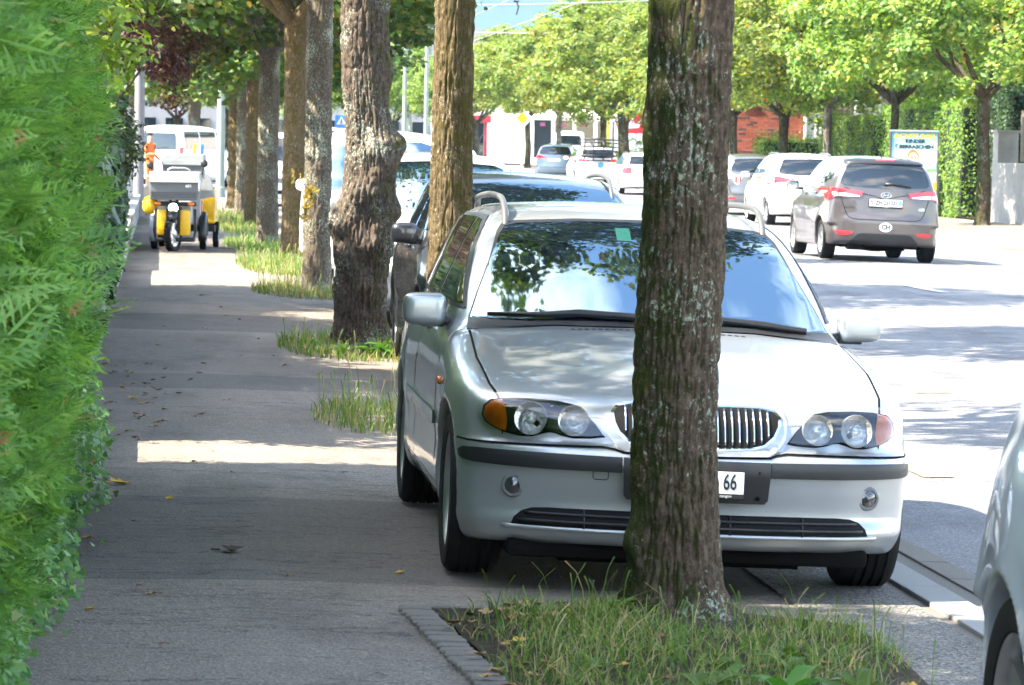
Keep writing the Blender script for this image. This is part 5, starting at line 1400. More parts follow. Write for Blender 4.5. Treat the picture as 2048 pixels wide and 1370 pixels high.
# ---- the conifer hedge: dark core, and sprays of scale leaves standing off it
def spray_template():
    V, F = [], []
    def blade(a, b, w):
        a, b = np.array(a), np.array(b); d = b - a; d /= np.linalg.norm(d) + 1e-9; n = np.array([-d[1], d[0], 0]) * w
        o = len(V); V.extend([a, a + (b - a) * .55 + n, b, a + (b - a) * .55 - n]); F.append((o, o + 1, o + 2, o + 3))
    blade((0, 0, 0), (1, 0, -.2), .02)
    for i in range(7):
        x = .06 + i * .125; l = .46 * (1 - .72 * (i / 7.0) ** 1.2) + .05
        for sg in (-1, 1):
            e = (x + l * .62, sg * l * .78, -.2 * x * x - .09 * l); blade((x, 0, -.2 * x * x), e, .024)
            for t in (.4, .72):
                if i > 4 and t < .7: continue
                p = (x + l * .62 * t, sg * l * .78 * t, -.2 * x * x - .09 * l * t); q = .42 * l * (1.15 - t) + .05
                blade(p, (p[0] + q, p[1] + sg * q * .12, p[2] - .015), .020)
                if i < 4: blade(p, (p[0] + q * .25, p[1] + sg * q, p[2] - .015), .020)
    return np.array(V), np.array(F)
SPV, SPF = spray_template()
def sprays(P, D, size, rng):
    """place a copy of the spray at P pointing along D, flat side roughly facing up"""
    n = len(P); D = D / np.linalg.norm(D, axis=1)[:, None]
    up = np.array([0, 0, 1.0]) + rng.normal(size=(n, 3)) * .55
    b = np.cross(up, D); b /= np.linalg.norm(b, axis=1)[:, None]; c = np.cross(D, b)
    s_ = size * rng.uniform(.55, 1.6, n)
    V = P[:, None, :] + s_[:, None, None] * (SPV[None, :, 0:1] * D[:, None, :] + SPV[None, :, 1:2] * b[:, None, :] + SPV[None, :, 2:3] * c[:, None, :])
    F = (np.arange(n) * len(SPV))[:, None, None] + SPF[None]
    return V.reshape(-1, 3), F.reshape(-1, SPF.shape[1])
def hedge_face(y, z):
    return -.52 + .08 * np.sin(np.clip(z, 0, 3) * 1.2) + .15 * (fbm(y * 1.3, z * 1.7, 2.2, 2) - .5) * 2 + .16 * (vnoise(y * 4.5, z * 5.5, 7.7) - .5) * 2 - .06 * sst(.9, .1, z) - .10 * sst(1.7, 2.6, z)
def block(name, x0, x1, y0, y1, z0, z1, mat, parent, amp=.06, n=(8, 40, 14), fx=None):
    """a rough-faced solid for the inside of a hedge"""
    bm = bmesh.new(); bmesh.ops.create_cube(bm, size=1)
    bmesh.ops.transform(bm, matrix=Matrix.Translation(((x0+x1)/2, (y0+y1)/2, (z0+z1)/2)) @ Matrix.Diagonal((x1-x0, y1-y0, z1-z0, 1)), verts=bm.verts)
    for ax in range(3):
        lo, hi = ((x0, x1), (y0, y1), (z0, z1))[ax]
        for i in range(1, n[ax]):
            co = [0, 0, 0]; co[ax] = lo + (hi - lo) * i / n[ax]; no = [0, 0, 0]; no[ax] = 1
            bmesh.ops.bisect_plane(bm, geom=bm.verts[:] + bm.edges[:] + bm.faces[:], plane_co=co, plane_no=no)
    me = bpy.data.meshes.new(name); bm.to_mesh(me); bm.free()
    P = np.zeros(len(me.vertices) * 3); me.vertices.foreach_get('co', P); P = P.reshape(-1, 3)
    for a in range(3): P[:, a] += amp * 2 * (fbm(P[:, 0] * 2 + a * 7, P[:, 1] * 2, P[:, 2] * 2 + a, 3) - .5)
    me.vertices.foreach_set('co', P.ravel()); me.materials.append(mat); me.update()
    return link(bpy.data.objects.new(name, me), parent)
def thuja_hedge():
    e = empty('conifer_hedge', (-.9, 13, 0)); tag(e, 'tall bright green conifer hedge filling the near side of the pavement', 'hedge')
    rng = np.random.default_rng(301)
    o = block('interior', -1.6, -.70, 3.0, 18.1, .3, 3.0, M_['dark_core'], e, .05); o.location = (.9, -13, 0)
    n = 13000
    y = 18.25 - (rng.uniform(0, 1, n) ** .9) * 10.2; z = np.where(y > 16.5, rng.uniform(.12, 3.1, n), rng.uniform(.12, 2.55, n))
    x = hedge_face(y, z) - rng.uniform(.0, .16, n)
    x = np.where(z < .5, np.minimum(x, -.47), x)
    D = np.stack([np.full(n, .75), rng.normal(-.1, .6, n), rng.normal(.25, .6, n)], 1)
    x = x - .03 + .09 * (rng.uniform(size=n) < .12) * rng.uniform(size=n)
    V, F = sprays(np.stack([x, y, z], 1), D, .145, rng)
    # the far end and the part near the camera that only shades
    m = 1300
    P2 = np.stack([rng.uniform(-1.5, -.35, m), np.full(m, 18.1) + rng.normal(0, .06, m), rng.uniform(.4, 3.0, m)], 1)
    V2, F2 = sprays(P2, np.stack([rng.normal(.2, .4, m), np.full(m, .8), rng.normal(.1, .4, m)], 1), .2, rng)
    m = 900
    P3 = np.stack([rng.uniform(-1.5, -.35, m), rng.uniform(3, 18.1, m), rng.normal(3.02, .08, m)], 1)
    V3, F3 = sprays(P3, np.stack([rng.normal(.1, .5, m), rng.normal(0, .5, m), np.full(m, .8)], 1), .25, rng)
    VV = np.concatenate([V, V2, V3]); FF = np.concatenate([F, F2 + len(V), F3 + len(V) + len(V2)])
    o = mesh('foliage', VV, FF, M_['thuja'], e); o.location = (.9, -13, 0); o['kind'] = 'stuff'
    return e
thuja_hedge()
def ivy_hedge():
    e = empty('ivy_hedge', (-.85, 30, 0)); tag(e, 'dark ivy covered hedge hanging over the low wall', 'hedge')
    rng = np.random.default_rng(302)
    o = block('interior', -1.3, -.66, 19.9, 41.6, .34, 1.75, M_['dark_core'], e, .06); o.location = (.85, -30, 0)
    n = 13000
    y = 19.6 + rng.uniform(0, 1, n) ** .8 * 22.3; z = rng.uniform(.02, 1.0, n) ** .85 * 1.9
    prof = -.47 + .16 * np.sin(np.clip(z, 0, 1.9) * 1.65) + .12 * (fbm(y * .8, z * 1.2, 5, 3) - .5) * 2
    x = prof - rng.uniform(0, .14, n)
    x = x - .10 * sst(29, 35, y)
    keep = ((z > .36) | (fbm(y * 1.4, 0, 7.7, 2) > .52)) & ((y < 30) | (z > .44 + .3 * rng.uniform(size=n) ** 2))
    P = np.stack([x, y, z], 1)[keep]
    N = np.stack([np.full(len(P), .9), rng.normal(-.35, .5, len(P)), rng.normal(.35, .5, len(P))], 1)
    V, F = leaves(P, N, .085, 'ivy', rng)
    n2 = 3000
    P2 = np.stack([rng.uniform(-1.3, -.4, n2), rng.uniform(19.6, 42, n2), rng.normal(1.82, .08, n2)], 1)
    V2, F2 = leaves(P2, np.stack([rng.normal(0, .4, n2), rng.normal(0, .4, n2), np.ones(n2)], 1), .085, 'ivy', rng)
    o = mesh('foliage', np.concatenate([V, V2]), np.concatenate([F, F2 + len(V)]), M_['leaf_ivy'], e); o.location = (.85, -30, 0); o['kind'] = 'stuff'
ivy_hedge()
def ground_ivy():
    rng = np.random.default_rng(303); n = 3600
    y = rng.uniform(8.6, 20.5, n); z0 = rng.uniform(0, 1, n)
    reach = .06 + .20 * fbm(y * 1.1, 3.3, 0, 3) + np.where(rng.uniform(size=n) < .06, rng.uniform(0, .10, n), 0)
    reach = reach - .09 * sst(14, 11, y)
    z = np.abs(rng.normal(0, .16, n)) + .012
    x = -.46 + reach * rng.uniform(0, 1.25, n) * np.clip(1.1 - z * 1.2, .25, 1)
    V, F = leaves(np.stack([x, y, z], 1), np.stack([rng.normal(.7, .4, n), rng.normal(-.5, .5, n), rng.normal(.5, .5, n)], 1), .030, 'ivy', rng)
    b = MB()
    for i in range(45):
        yy = rng.uniform(12.5, 20.3); l = rng.uniform(.04, .15)
        b.tube([(-.5, yy, rng.uniform(.1, .45)), (-.5 + l * .5, yy + rng.normal(0, .08), rng.uniform(.05, .12)), (-.47 + l, yy + rng.normal(0, .07), .012)], [.002, .0016, .001], 4)
    e = empty('trailing_ivy', (-.45, 14, 0)); tag(e, 'light green ivy trailing out from the hedge foot over the asphalt', 'ivy')
    o = mesh('foliage', V, F, leaf_mat('young ivy leaf', [(0, (.05, .12, .03)), (.5, (.09, .20, .045)), (.9, (.15, .27, .07)), (.96, (.22, .30, .09)), (1, (.3, .17, .07))], .45, .4, .4), e); o['kind'] = 'stuff'; o.location = (.45, -14, 0)
    o = b.build('stems', flat('ivy stem', (.06, .045, .03), .8), e); o.location = (.45, -14, 0); o['kind'] = 'stuff'
ground_ivy()

# ---- grass and weeds in the tree pits
def grass_patch(name, label, x, y, pts, n, h, seed, group=None, stalks=0, bend=.5, wid=.004):
    rng = np.random.default_rng(seed); k = 4
    X, Y = pts(n, rng); n = len(X)
    Z = np.asarray(bed_h(X, Y))
    hh = h * rng.uniform(.3, 1.3, n) * (.25 + 1.5 * fbm(X * 3.5, Y * 3.5, 1.0, 2)); st = rng.uniform(size=n) < stalks / max(n, 1)
    hh = np.where(st, h * rng.uniform(1.6, 2.8, n), hh)
    a = rng.uniform(0, 2 * np.pi, n); bd = hh * bend * rng.uniform(.2, 1.4, n) * np.where(st, .35, 1)
    t = np.linspace(0, 1, k)[None, :]
    cx = X[:, None] + np.cos(a)[:, None] * bd[:, None] * t ** 2; cy = Y[:, None] + np.sin(a)[:, None] * bd[:, None] * t ** 2
    cz = Z[:, None] - .004 + hh[:, None] * (t - .18 * t ** 3 * bend * 1.3)
    w = wid * (1 - t ** 1.6 * .93) * rng.uniform(.6, 1.3, n)[:, None]
    w = np.where(st[:, None], wid * .45 + wid * 1.0 * np.exp(-((t - .9) / .14) ** 2), w)
    px, py = -np.sin(a + .6)[:, None] * w, np.cos(a + .6)[:, None] * w
    V = np.stack([np.stack([cx - px, cy - py, cz], -1), np.stack([cx + px, cy + py, cz], -1)], 2).reshape(n * k * 2, 3)
    b0 = (np.arange(n) * k * 2)[:, None]; q = (np.arange(k - 1) * 2)[None, :]
    F = np.stack([b0 + q, b0 + q + 1, b0 + q + 3, b0 + q + 2], -1).reshape(-1, 4)
    o = mesh(name, V, F, M_['grass']); tag(o, label, 'grass', group, 'stuff')
    return o
BX, BY = 1.74, 11.9
def in_front_bed(X, Y):
    a = .94 + (12.93 - Y) * .062
    b = np.interp(Y, [9.5, 10.6, 11.6, 12.3, 12.95], [2.30, 2.34, 2.40, 2.44, 2.30])
    return (X > a) & (X < b) & (Y < 12.95) & (Y > 9.6)
def bed_h(X, Y):
    X, Y = np.asarray(X, float), np.asarray(Y, float)
    m = np.exp(-((X - 1.72) / .50) ** 2 - ((Y - 12.2) / 1.1) ** 2) * .065 * np.clip((12.99 - Y) / .2, 0, 1) + .012 * fbm(X * 6, Y * 6, 4, 3)
    return gz(X, Y) + np.where((Y < 13.0) & (Y > 9), m, .004)
def front_bed():
    poly = [(.955, 12.92), (1.5, 12.93), (2.05, 12.94), (2.40, 12.75), (2.42, 12.2), (2.40, 11.6), (2.36, 10.8), (2.32, 9.7), (1.16, 9.7), (1.08, 10.8), (1.02, 11.9)]
    o = flat_piece('soil', poly, M_['soil'], .006, None, .06)
    for v in o.data.vertices:
        v.co.z = float(bed_h(v.co.x, v.co.y)) + .004
    o['kind'] = 'structure'
    def pts(n, r):
        X, Y = r.uniform(.95, 2.42, n * 2), 9.7 + 3.25 * r.uniform(0, 1, n * 2) ** .75; m = in_front_bed(X, Y)
        d = fbm(X * 2.2, Y * 2.2, 8, 3); m &= (r.uniform(size=len(X)) < np.clip((d - .33) * 4.0, .05, 1))
        m &= (X > 1.2) | (r.uniform(size=len(X)) < .45)
        return X[m][:n], Y[m][:n]
    grass_patch('grass', 'ragged half dry grass around the foot of the front trunk', BX, BY, pts, 5600, .085, 401, None, 170, .95, .003)
    # setts that edge the bed: one row along the pavement, one across
    k = 0; proto = None
    e = empty('bed_edging', (1.0, 12.9, 0)); tag(e, 'row of small grey stone setts edging the front tree bed', 'edging')
    def sett(x, y, rz, w=.11, l=.085):
        nonlocal proto
        if proto is None:
            b = MB(); b.box((0, 0, 0), (.112, .086, .10), b=.009); o = b.build('stone', M_['sett'], e, angle=60); proto = o.data
        else: o = link(bpy.data.objects.new('stone', proto), e)
        o.location = (x - 1.0, y - 12.9, float(gz(x, y)) - .034 + random.uniform(-.004, .004)); o.rotation_euler = (random.uniform(-.03, .03), random.uniform(-.03, .03), rz + random.uniform(-.04, .04)); o.scale = (random.uniform(.95, 1.06), random.uniform(.95, 1.05), 1)
    for i in range(34):
        y = 12.90 - i * .095; sett(.895 + (12.93 - y) * .062, y, -.06)
    for i in range(11): sett(.99 + i * .118, 12.965 + random.uniform(-.006, .006), math.pi / 2 * 0, .11)
front_bed()
def ring(cx, cy, rx, ry, hole=.16):
    def pts(n, r):
        a = r.uniform(0, 2 * np.pi, n); q = np.sqrt(r.uniform(hole ** 2, 1, n)); return cx + np.cos(a) * q * rx, cy + np.sin(a) * q * ry
    return pts
grass_patch('grass', 'sunlit pale grass tuft beside the rear of the silver wagon', 1.1, 22.2, ring(1.32, 22.1, .42, 1.3), 1000, .13, 402, None, 60, .5, .004)
grass_patch('grass', 'green grass and weeds around the gnarled trunk', 1.5, 30, ring(1.56, 29.9, .62, 1.9, .3), 1700, .10, 403, None, 40, .6, .005)
grass_patch('grass', 'tall pale grass around the lichen speckled trunk', 1.6, 41, ring(1.62, 41.2, .62, 2.0, .2), 1900, .11, 404, None, 110, .5, .005)
grass_patch('grass', 'sunlit bright grass strip between the trunks', 1.6, 48, ring(1.60, 50.0, .60, 4.2, .05), 2600, .10, 405, None, 120, .5, .006)
grass_patch('grass', 'shaded grass strip at the foot of the brown trunk', 1.6, 58, ring(1.60, 59.5, .62, 4.0, .05), 2200, .11, 406, None, 80, .5, .006)
grass_patch('grass', 'distant sunny grass strip by the slender trunks', 1.6, 70, ring(1.55, 76, .75, 10, .02), 4000, .12, 407, None, 100, .5, .009)
def weed(x, y, n, l, seed, label, w=.30, up=.5, base=None):
    rng = np.random.default_rng(seed); e = empty('broadleaf_weed', (x, y, float(bed_h(x, y)))); tag(e, label, 'weed', 'weeds in the tree beds')
    V, F = [], []
    for i in range(n):
        a = 2 * math.pi * i / n + rng.uniform(-.4, .4); ll = l * rng.uniform(.6, 1.15); u = up * rng.uniform(.5, 1.3); k = 6; o = len(V)
        for j in range(k):
            t = j / (k - 1); r = ll * t * .8; z = ll * (u * t - u * .6 * t * t) + .005
            ww = ll * w * (math.sin(math.pi * (t ** .75) * .97) * .5 + .03) * (1 + .18 * (j % 2))
            for sg in (-1, 0, 1): V.append((math.cos(a) * r - math.sin(a) * ww * sg, math.sin(a) * r + math.cos(a) * ww * sg, z + (abs(sg)) * ww * .35))
        for j in range(k - 1):
            for s2 in (0, 1): F.append((o + 3*j + s2, o + 3*j + s2 + 1, o + 3*j + s2 + 4, o + 3*j + s2 + 3))
    o = mesh('leaf_rosette', V, F, M_['weed'], e, smooth=True)
    return e
WD = [(1.62, 10.9, 7, .16, 'dandelion rosette at the bottom edge, just under the front trunk'), (1.86, 10.85, 8, .19, 'largest leafy weed in the front bed, below the trunk foot'), (2.02, 10.75, 7, .17, 'leafy weed in the front bed, right of the biggest one'), (1.45, 10.75, 6, .13, 'small leafy weed in the front bed, left of the trunk'),
      (2.12, 11.05, 6, .14, 'leafy weed near the right end of the front bed'), (1.95, 11.25, 7, .15, 'leafy weed standing just below the wheel side of the trunk'), (1.72, 11.3, 6, .12, 'low weed close to the trunk foot'), (1.36, 11.35, 6, .11, 'weed among dry leaves by the sett edging'), (1.80, 10.55, 7, .18, 'leafy weed at the very bottom of the picture under the trunk'), (1.53, 12.5, 5, .13, 'small weed left of the trunk base'),
      (1.42, 28.9, 7, .24, 'broad leaved weed in front of the gnarled trunk'), (1.62, 28.8, 8, .28, 'largest weed under the gnarled trunk, against the dark car'), (1.78, 28.7, 7, .26, 'weed between the gnarled trunk and the dark car wheel'), (1.22, 29.6, 6, .2, 'weed at the pavement side of the gnarled trunk')]
WD += [(1.50, 10.62, 7, .15, 'leafy weed at the bottom picture edge, left of the others'), (1.93, 10.62, 8, .17, 'leafy weed at the bottom edge between two larger ones'), (2.10, 10.62, 7, .15, 'leafy weed at the bottom edge, farthest toward the pale car'), (1.70, 11.05, 6, .13, 'narrow leafed weed a hand above the bottom edge'), (1.60, 11.55, 5, .10, 'tiny weed left of the trunk foot among grass'), (2.0, 11.6, 6, .12, 'weed right of the trunk foot among dry grass')]
for i, a in enumerate(WD): weed(a[0], a[1], a[2], a[3], 500 + i, a[4], up=.75)
def twig_sprout():
    rng = np.random.default_rng(77); e = empty('leafy_sprout', (1.62, 40.95, 1.05)); tag(e, 'yellow leafed sprout growing from the lichen speckled trunk', 'sprout')
    b = MB(); P = []
    for k in range(7):
        p = np.array([0.03, .05, 0]); d = np.array([rng.normal(-.15, .25), -.5, rng.normal(.5, .5)]); pts = [tuple(p)]
        for j in range(6):
            p = p + d / np.linalg.norm(d) * .06; d = d + np.array([0, 0, -.12]) + rng.normal(0, .1, 3); pts.append(tuple(p)); P += [p + rng.normal(0, .025, 3) for _ in range(3)]
        b.tube(pts, .004, 4)
    b.build('stem', BK['front'], e)
    V, F = leaves(np.array(P), rng.normal(size=(len(P), 3)) + np.array([0, -.4, .5]), .06, 'oval', rng)
    mesh('leaves', V, F, leaf_mat('yellow sprout leaf', [(0, (.24, .22, .03)), (.6, (.38, .31, .05)), (1, (.2, .26, .05))], .4), e)
twig_sprout()
# fallen leaves: curled maple leaves scattered on the asphalt, each one a thing
def fallen():
    rng = np.random.default_rng(88); protos = []
    cols = [('brown', (.15, .075, .03)), ('tan', (.30, .18, .08)), ('yellow', (.50, .30, .03)), ('dark', (.05, .028, .016))]
    for ci, (nm, c) in enumerate(cols):
        m = flat('fallen leaf ' + nm, c, .75, vary=.35, scale=40)
        for v in range(2):
            T_ = LEAF['maple']; P = [(-.45 * 0 + .0, 0, .1)]
            pts = [(x - .45, y, .16 * ((x - .45) ** 2 * (1.5 + v) + abs(y) * .8) + rng.uniform(0, .07)) for x, y in T_]
            b = MB(); b.add([(0, 0, .0)] + pts, [(0, i + 1, (i + 1) % len(pts) + 1) for i in range(len(pts))])
            b.tube([(-.45, 0, .03), (-.8, .06, .02)], .02, 4)
            o = b.build('fallen_leaf', m); protos.append((nm, o.data)); bpy.data.objects.remove(o)
    spots = []
    def scatter(n, fx, fy, w):
        for _ in range(n): spots.append((fx(), fy(), w))
    u = rng.uniform
    scatter(34, lambda: -.42 + abs(rng.normal(0, .22)), lambda: u(10.3, 27), 0)
    scatter(30, lambda: u(-.2, 1.0), lambda: u(11, 40), 0)
    scatter(28, lambda: u(-.38, .05), lambda: u(20, 27), 0)
    scatter(46, lambda: u(.98, 1.45), lambda: u(10.7, 12.85), 1)
    scatter(24, lambda: u(1.4, 2.3), lambda: u(10.6, 11.8), 1)
    fix = [(-.17, 17.45, 'yellow', .11, 'bright yellow fallen leaf lying alone on the shaded pavement'), (.29, 14.6, 'dark', .10, 'dark curled leaf lying alone in the middle of the shaded asphalt')]
    for x, y, nm, s_, lab in fix:
        o = link(bpy.data.objects.new('fallen_leaf', [d for q, d in protos if q == nm][0])); o.location = (x, y, float(gz(x, y)) + .003); o.scale = (s_, s_, s_ * 1.8); o.rotation_euler = (.1, .1, u(0, 6)); tag(o, lab, 'leaf', 'fallen leaves')
    for x, y, w in spots:
        k = int(rng.choice(8, p=np.array([2, 2, 3, 3, 1.2, 1.2, .5, .5]) / 13.4)); nm, d = protos[k]
        o = link(bpy.data.objects.new('fallen_leaf', d)); s_ = u(.03, .065) * (1.1 if w else 1)
        o.location = (x, y, (float(bed_h(x, y)) + .02 if w else float(gz(x, y) + heave(np.array(x), np.array(y))) + .003)); o.scale = (s_, s_, s_ * 1.6)
        o.rotation_euler = (u(-.14, .14), u(-.14, .14), u(0, 6.3))
        cn = {'brown': 'brown', 'tan': 'pale tan', 'yellow': 'yellow', 'dark': 'blackish'}[nm]
        if w: zone = 'beside the setts of the front bed' if x < 1.2 else ('in the grass left of the front trunk' if x < 1.6 else 'in the grass below and right of the front trunk')
        elif x < -.12: zone = 'at the conifer hedge foot' if y < 18 else ('at the ivy hedge foot just beyond the sunny strip' if y < 24 else 'at the ivy hedge foot, far beyond the sunny strip')
        else: zone = 'on open asphalt beside the silver wagon' if y < 18.2 else ('on open asphalt just beyond the sunny strip' if y < 27 else 'on the rippled asphalt level with the gnarled trunk')
        tag(o, 'small %s fallen leaf %s' % (cn, zone), 'leaf', '%s leaves %s' % (cn, zone))
fallen()
# ================================================================== walls, posts, signs, houses
M_['concrete'] = flat('old concrete', (.30, .29, .27), .9, vary=.35, scale=5, bump=.006, bscale=60)
M_['coping'] = flat('coping stone', (.36, .35, .33), .85, vary=.3, scale=12, bump=.004)
M_['white_wall'] = flat('white render', (.74, .73, .70), .85, vary=.06, scale=3, bump=.003)
M_['post_grey'] = flat('post lilac grey', (.19, .19, .215), .5, .1, vary=.1)
M_['post_green'] = flat('post pale green', (.21, .255, .23), .5, .1, vary=.12)
M_['steel'] = flat('galvanised steel', (.42, .43, .44), .45, .7, vary=.15)
M_['wood'] = flat('weathered board', (.20, .17, .135), .9, vary=.35, scale=14, bump=.004)
M_['white_gloss'] = flat('white enamel', (.80, .80, .80), .3, vary=.03)
M_['sign_blue'] = flat('sign blue', (.03, .22, .62), .35, vary=.05)
M_['sign_yellow'] = flat('sign yellow', (.80, .56, .01), .35, vary=.05)
def low_wall():
    e = empty('garden_wall', (-.58, 40, 0)); tag(e, 'low concrete garden wall with flat coping along the pavement', 'wall')
    v = []
    b = MB(); ys = np.linspace(3, 112, 60)
    for y0_, y1_ in zip(ys[:-1], ys[1:]): pass
    o = MB()
    prof = [(-.45, -.15), (-.462, .30), (-.70, .30), (-.70, -.15)]
    V, F = [], []
    for y in ys:
        for x, z in prof: V.append((x + .58, y - 40, z + float(.6 * sst(100, 210, y))))
    for i in range(len(ys) - 1):
        for k in range(3): F.append((4*i + k, 4*i + k + 1, 4*i + k + 5, 4*i + k + 4))
    mesh('wall_body', V, F, M_['concrete'], e)
    proto = None
    for i in range(70):
        y = 19.0 + i * 1.0
        if proto is None:
            b = MB(); b.box((0, 0, 0), (.31, .988, .055), b=.008); o = b.build('coping_stone', M_['coping'], e); proto = o.data
        else: o = link(bpy.data.objects.new('coping_stone', proto), e)
        o.location = (random.uniform(-.004, .004), y - 40, .33 + random.uniform(-.004, .004) + (.10 if y > 46 else 0)); o.rotation_euler = (0, 0, random.uniform(-.006, .006))
    b = MB(); b.box((0, 66.2 - 40, .345), (.236, 40.2, .11)); b.build('wall_raise', M_['concrete'], e)
low_wall()
slab = sheet('garden_path', -6.5, -.74, 42.6, 56, 6, 8, flat('garden paving', (.40, .38, .35), .85, vary=.2, scale=4), .40)
slab2 = sheet('garden_path_far', -3, -.74, 70, 86, 4, 6, M_['coping'], .40)
def railing():
    e = empty('railing', (-.62, 60, .4)); tag(e, 'grey metal railing on the low wall beside the grey post', 'railing')
    y0_, y1_ = 66.5, 100
    for z in (.08, .98):
        b = MB(); b.tube([(0, y0_ - 60, z), (0, y1_ - 60, z)], .02, 6); b.build('rail', M_['steel'], e)
    b = MB(); b.tube([(0, 0, .05), (0, 0, 1.0)], .011, 6); o = b.build('bar', M_['steel'], e); pr = o.data; o.location = (0, y0_ - 60, 0)
    for i in range(1, 84):
        o = link(bpy.data.objects.new('bar', pr), e); o.location = (0, y0_ - 60 + i * .4, 0)
railing()
def pole(name, label, x, y, r, h, mat, cat='pole', taper=.75, z0=None):
    z = float(gz(x, y)) if z0 is None else z0
    e = empty(name, (x, y, z)); tag(e, label, cat)
    b = MB(); b.tube([(0, 0, -.1), (0, 0, h * .5), (0, 0, h)], [r, r * (1 + taper) / 2, r * taper], 18); b.build('shaft', mat, e, angle=40)
    b = MB(); b.lathe([(r * 1.0, .30), (r * 1.18, .28), (r * 1.25, .0), (r * 1.25, -.1)], 18); b.build('collar', mat, e, angle=40)
    return e
pole('lamp_post', 'lilac grey post rising out of the foliage behind the trike', -.47, 80, .117, 6.5, M_['post_grey'])
pole('mast', 'pale green mast standing in line with the pavement trees', 1.75, 111.3, .128, 7.5, M_['post_green'])
MASTS = [(13.9, 215, 8.0, .15, 'tallest white tram mast, nearest the gnarled trunk'), (15.9, 240, 7.4, .13, 'smaller white tram mast, farther off between the other two'), (14.5, 206, 7.5, .13, 'white tram mast touching the edge of the mossy trunk')]
for x, y, h, r, lab in MASTS: pole('tram_mast', lab, x, y, r, h, M_['post_green'], 'mast', .8)
def wire(pts, r, lab, sag=0.0):
    b = MB(); a, c = np.array(pts[0], float), np.array(pts[-1], float)
    q = [tuple(a + (c - a) * t - np.array([0, 0, sag * 4 * t * (1 - t)])) for t in np.linspace(0, 1, 13)]
    b.tube(q, r, 5); o = b.build('overhead_wire', M_['steel']); tag(o, lab, 'wire', 'overhead tram wires'); return o
wire([(5, 150, 7.15), (21, 152, 7.75)], .03, 'thickest span wire crossing the blue sky patch', .12)
wire([(6, 172, 7.2), (21, 168, 6.9)], .022, 'thin span wire low in the sky patch', .25)
wire([(11.5, 60, 6.9), (12.6, 230, 6.7)], .016, 'wire running along the street, left of the other', .1)
wire([(14.0, 60, 6.9), (15.2, 230, 6.7)], .016, 'wire running along the street, right of the other', .1)
wire([(13.9, 215, 7.7), (14.5, 206, 7.3)], .02, 'short wire joining the tram masts')
for i, (x, y, z) in enumerate(((12.0, 150.8, 7.3), (14.2, 151, 7.4))):
    b = MB(); b.tube([(0, 0, .12), (.1, 0, -.1), (.02, 0, -.45)], .03, 6); b.box((0, 0, .1), (.22, .08, .08), b=.02)
    o = b.build('wire_hanger', M_['plastic'], loc=(x, y, z)); tag(o, ('dark insulator hanging left on the span wire', 'dark insulator hanging right on the span wire')[i], 'insulator', 'wire hangers')

def priority_sign():
    x, y, z = 17.8, 185.0, 3.06; g_ = float(gz(x, y))
    e = empty('road_sign', (x, y, g_), -.12); tag(e, 'diamond road sign, yellow with a white border, on a thin post', 'sign')
    b = MB(); b.tube([(0, .06, 0), (0, .06, z - g_ + .6)], .035, 8); b.build('post', M_['steel'], e)
    def dia(s_, y_, n, mat): b = MB(); b.prism([(0, s_), (s_, 0), (0, -s_), (-s_, 0)], y_, y_ + .012, lambda u, v, d: (u, d, z - g_ + v)); return b.build(n, mat, e)
    dia(.53, .012, 'back_plate', M_['steel']); dia(.52, -.002, 'white_border', M_['white_gloss']); dia(.30, -.016, 'yellow_centre', M_['sign_yellow'])
priority_sign()
def crossing_sign():
    x, y, z = 7.35, 154.0, 2.55; g_ = float(gz(x, y))
    e = empty('crossing_sign', (x, y, g_)); tag(e, 'square blue crossing sign with a white triangle', 'sign'); h = z - g_
    b = MB(); b.tube([(0, .05, 0), (0, .05, h + .2)], .04, 8); b.build('post', M_['white_gloss'], e)
    b = MB(); b.box((0, 0, h), (.52, .02, .52), b=.01); b.build('panel', M_['sign_blue'], e)
    b = MB(); b.prism([(-.2, -.13), (.2, -.13), (0, .2)], -.018, -.011, lambda u, v, d: (u, d, h + v)); b.build('triangle', M_['white_gloss'], e)
    b = MB(); b.lathe([(.001, 0), (.03, 0), (.03, .01)], 12, Matrix.Translation((.01, -.021, h + .07)) @ Matrix.Rotation(math.pi / 2, 4, 'X'))
    for p in ([(.01, .04), (0, -.03)], [(0, -.03), (-.05, -.11)], [(0, -.03), (.045, -.11)], [(.005, .02), (-.05, -.02)], [(.005, .02), (.05, -.01)]): b.tube([(p[0][0], -.022, h + p[0][1]), (p[1][0], -.022, h + p[1][1])], .014, 5)
    b.build('walking_figure', M_['ink'], e)
    b = MB(); b.box((0, 0, h - .36), (.52, .02, .16), b=.01); b.build('lower_panel', M_['white_gloss'], e)
crossing_sign()
isl = MB(); isl.box((7.3, 154, float(gz(7.3, 154)) + .06), (1.6, 5, .14), b=.05); o = isl.build('traffic_island', M_['kerb']); o['kind'] = 'structure'

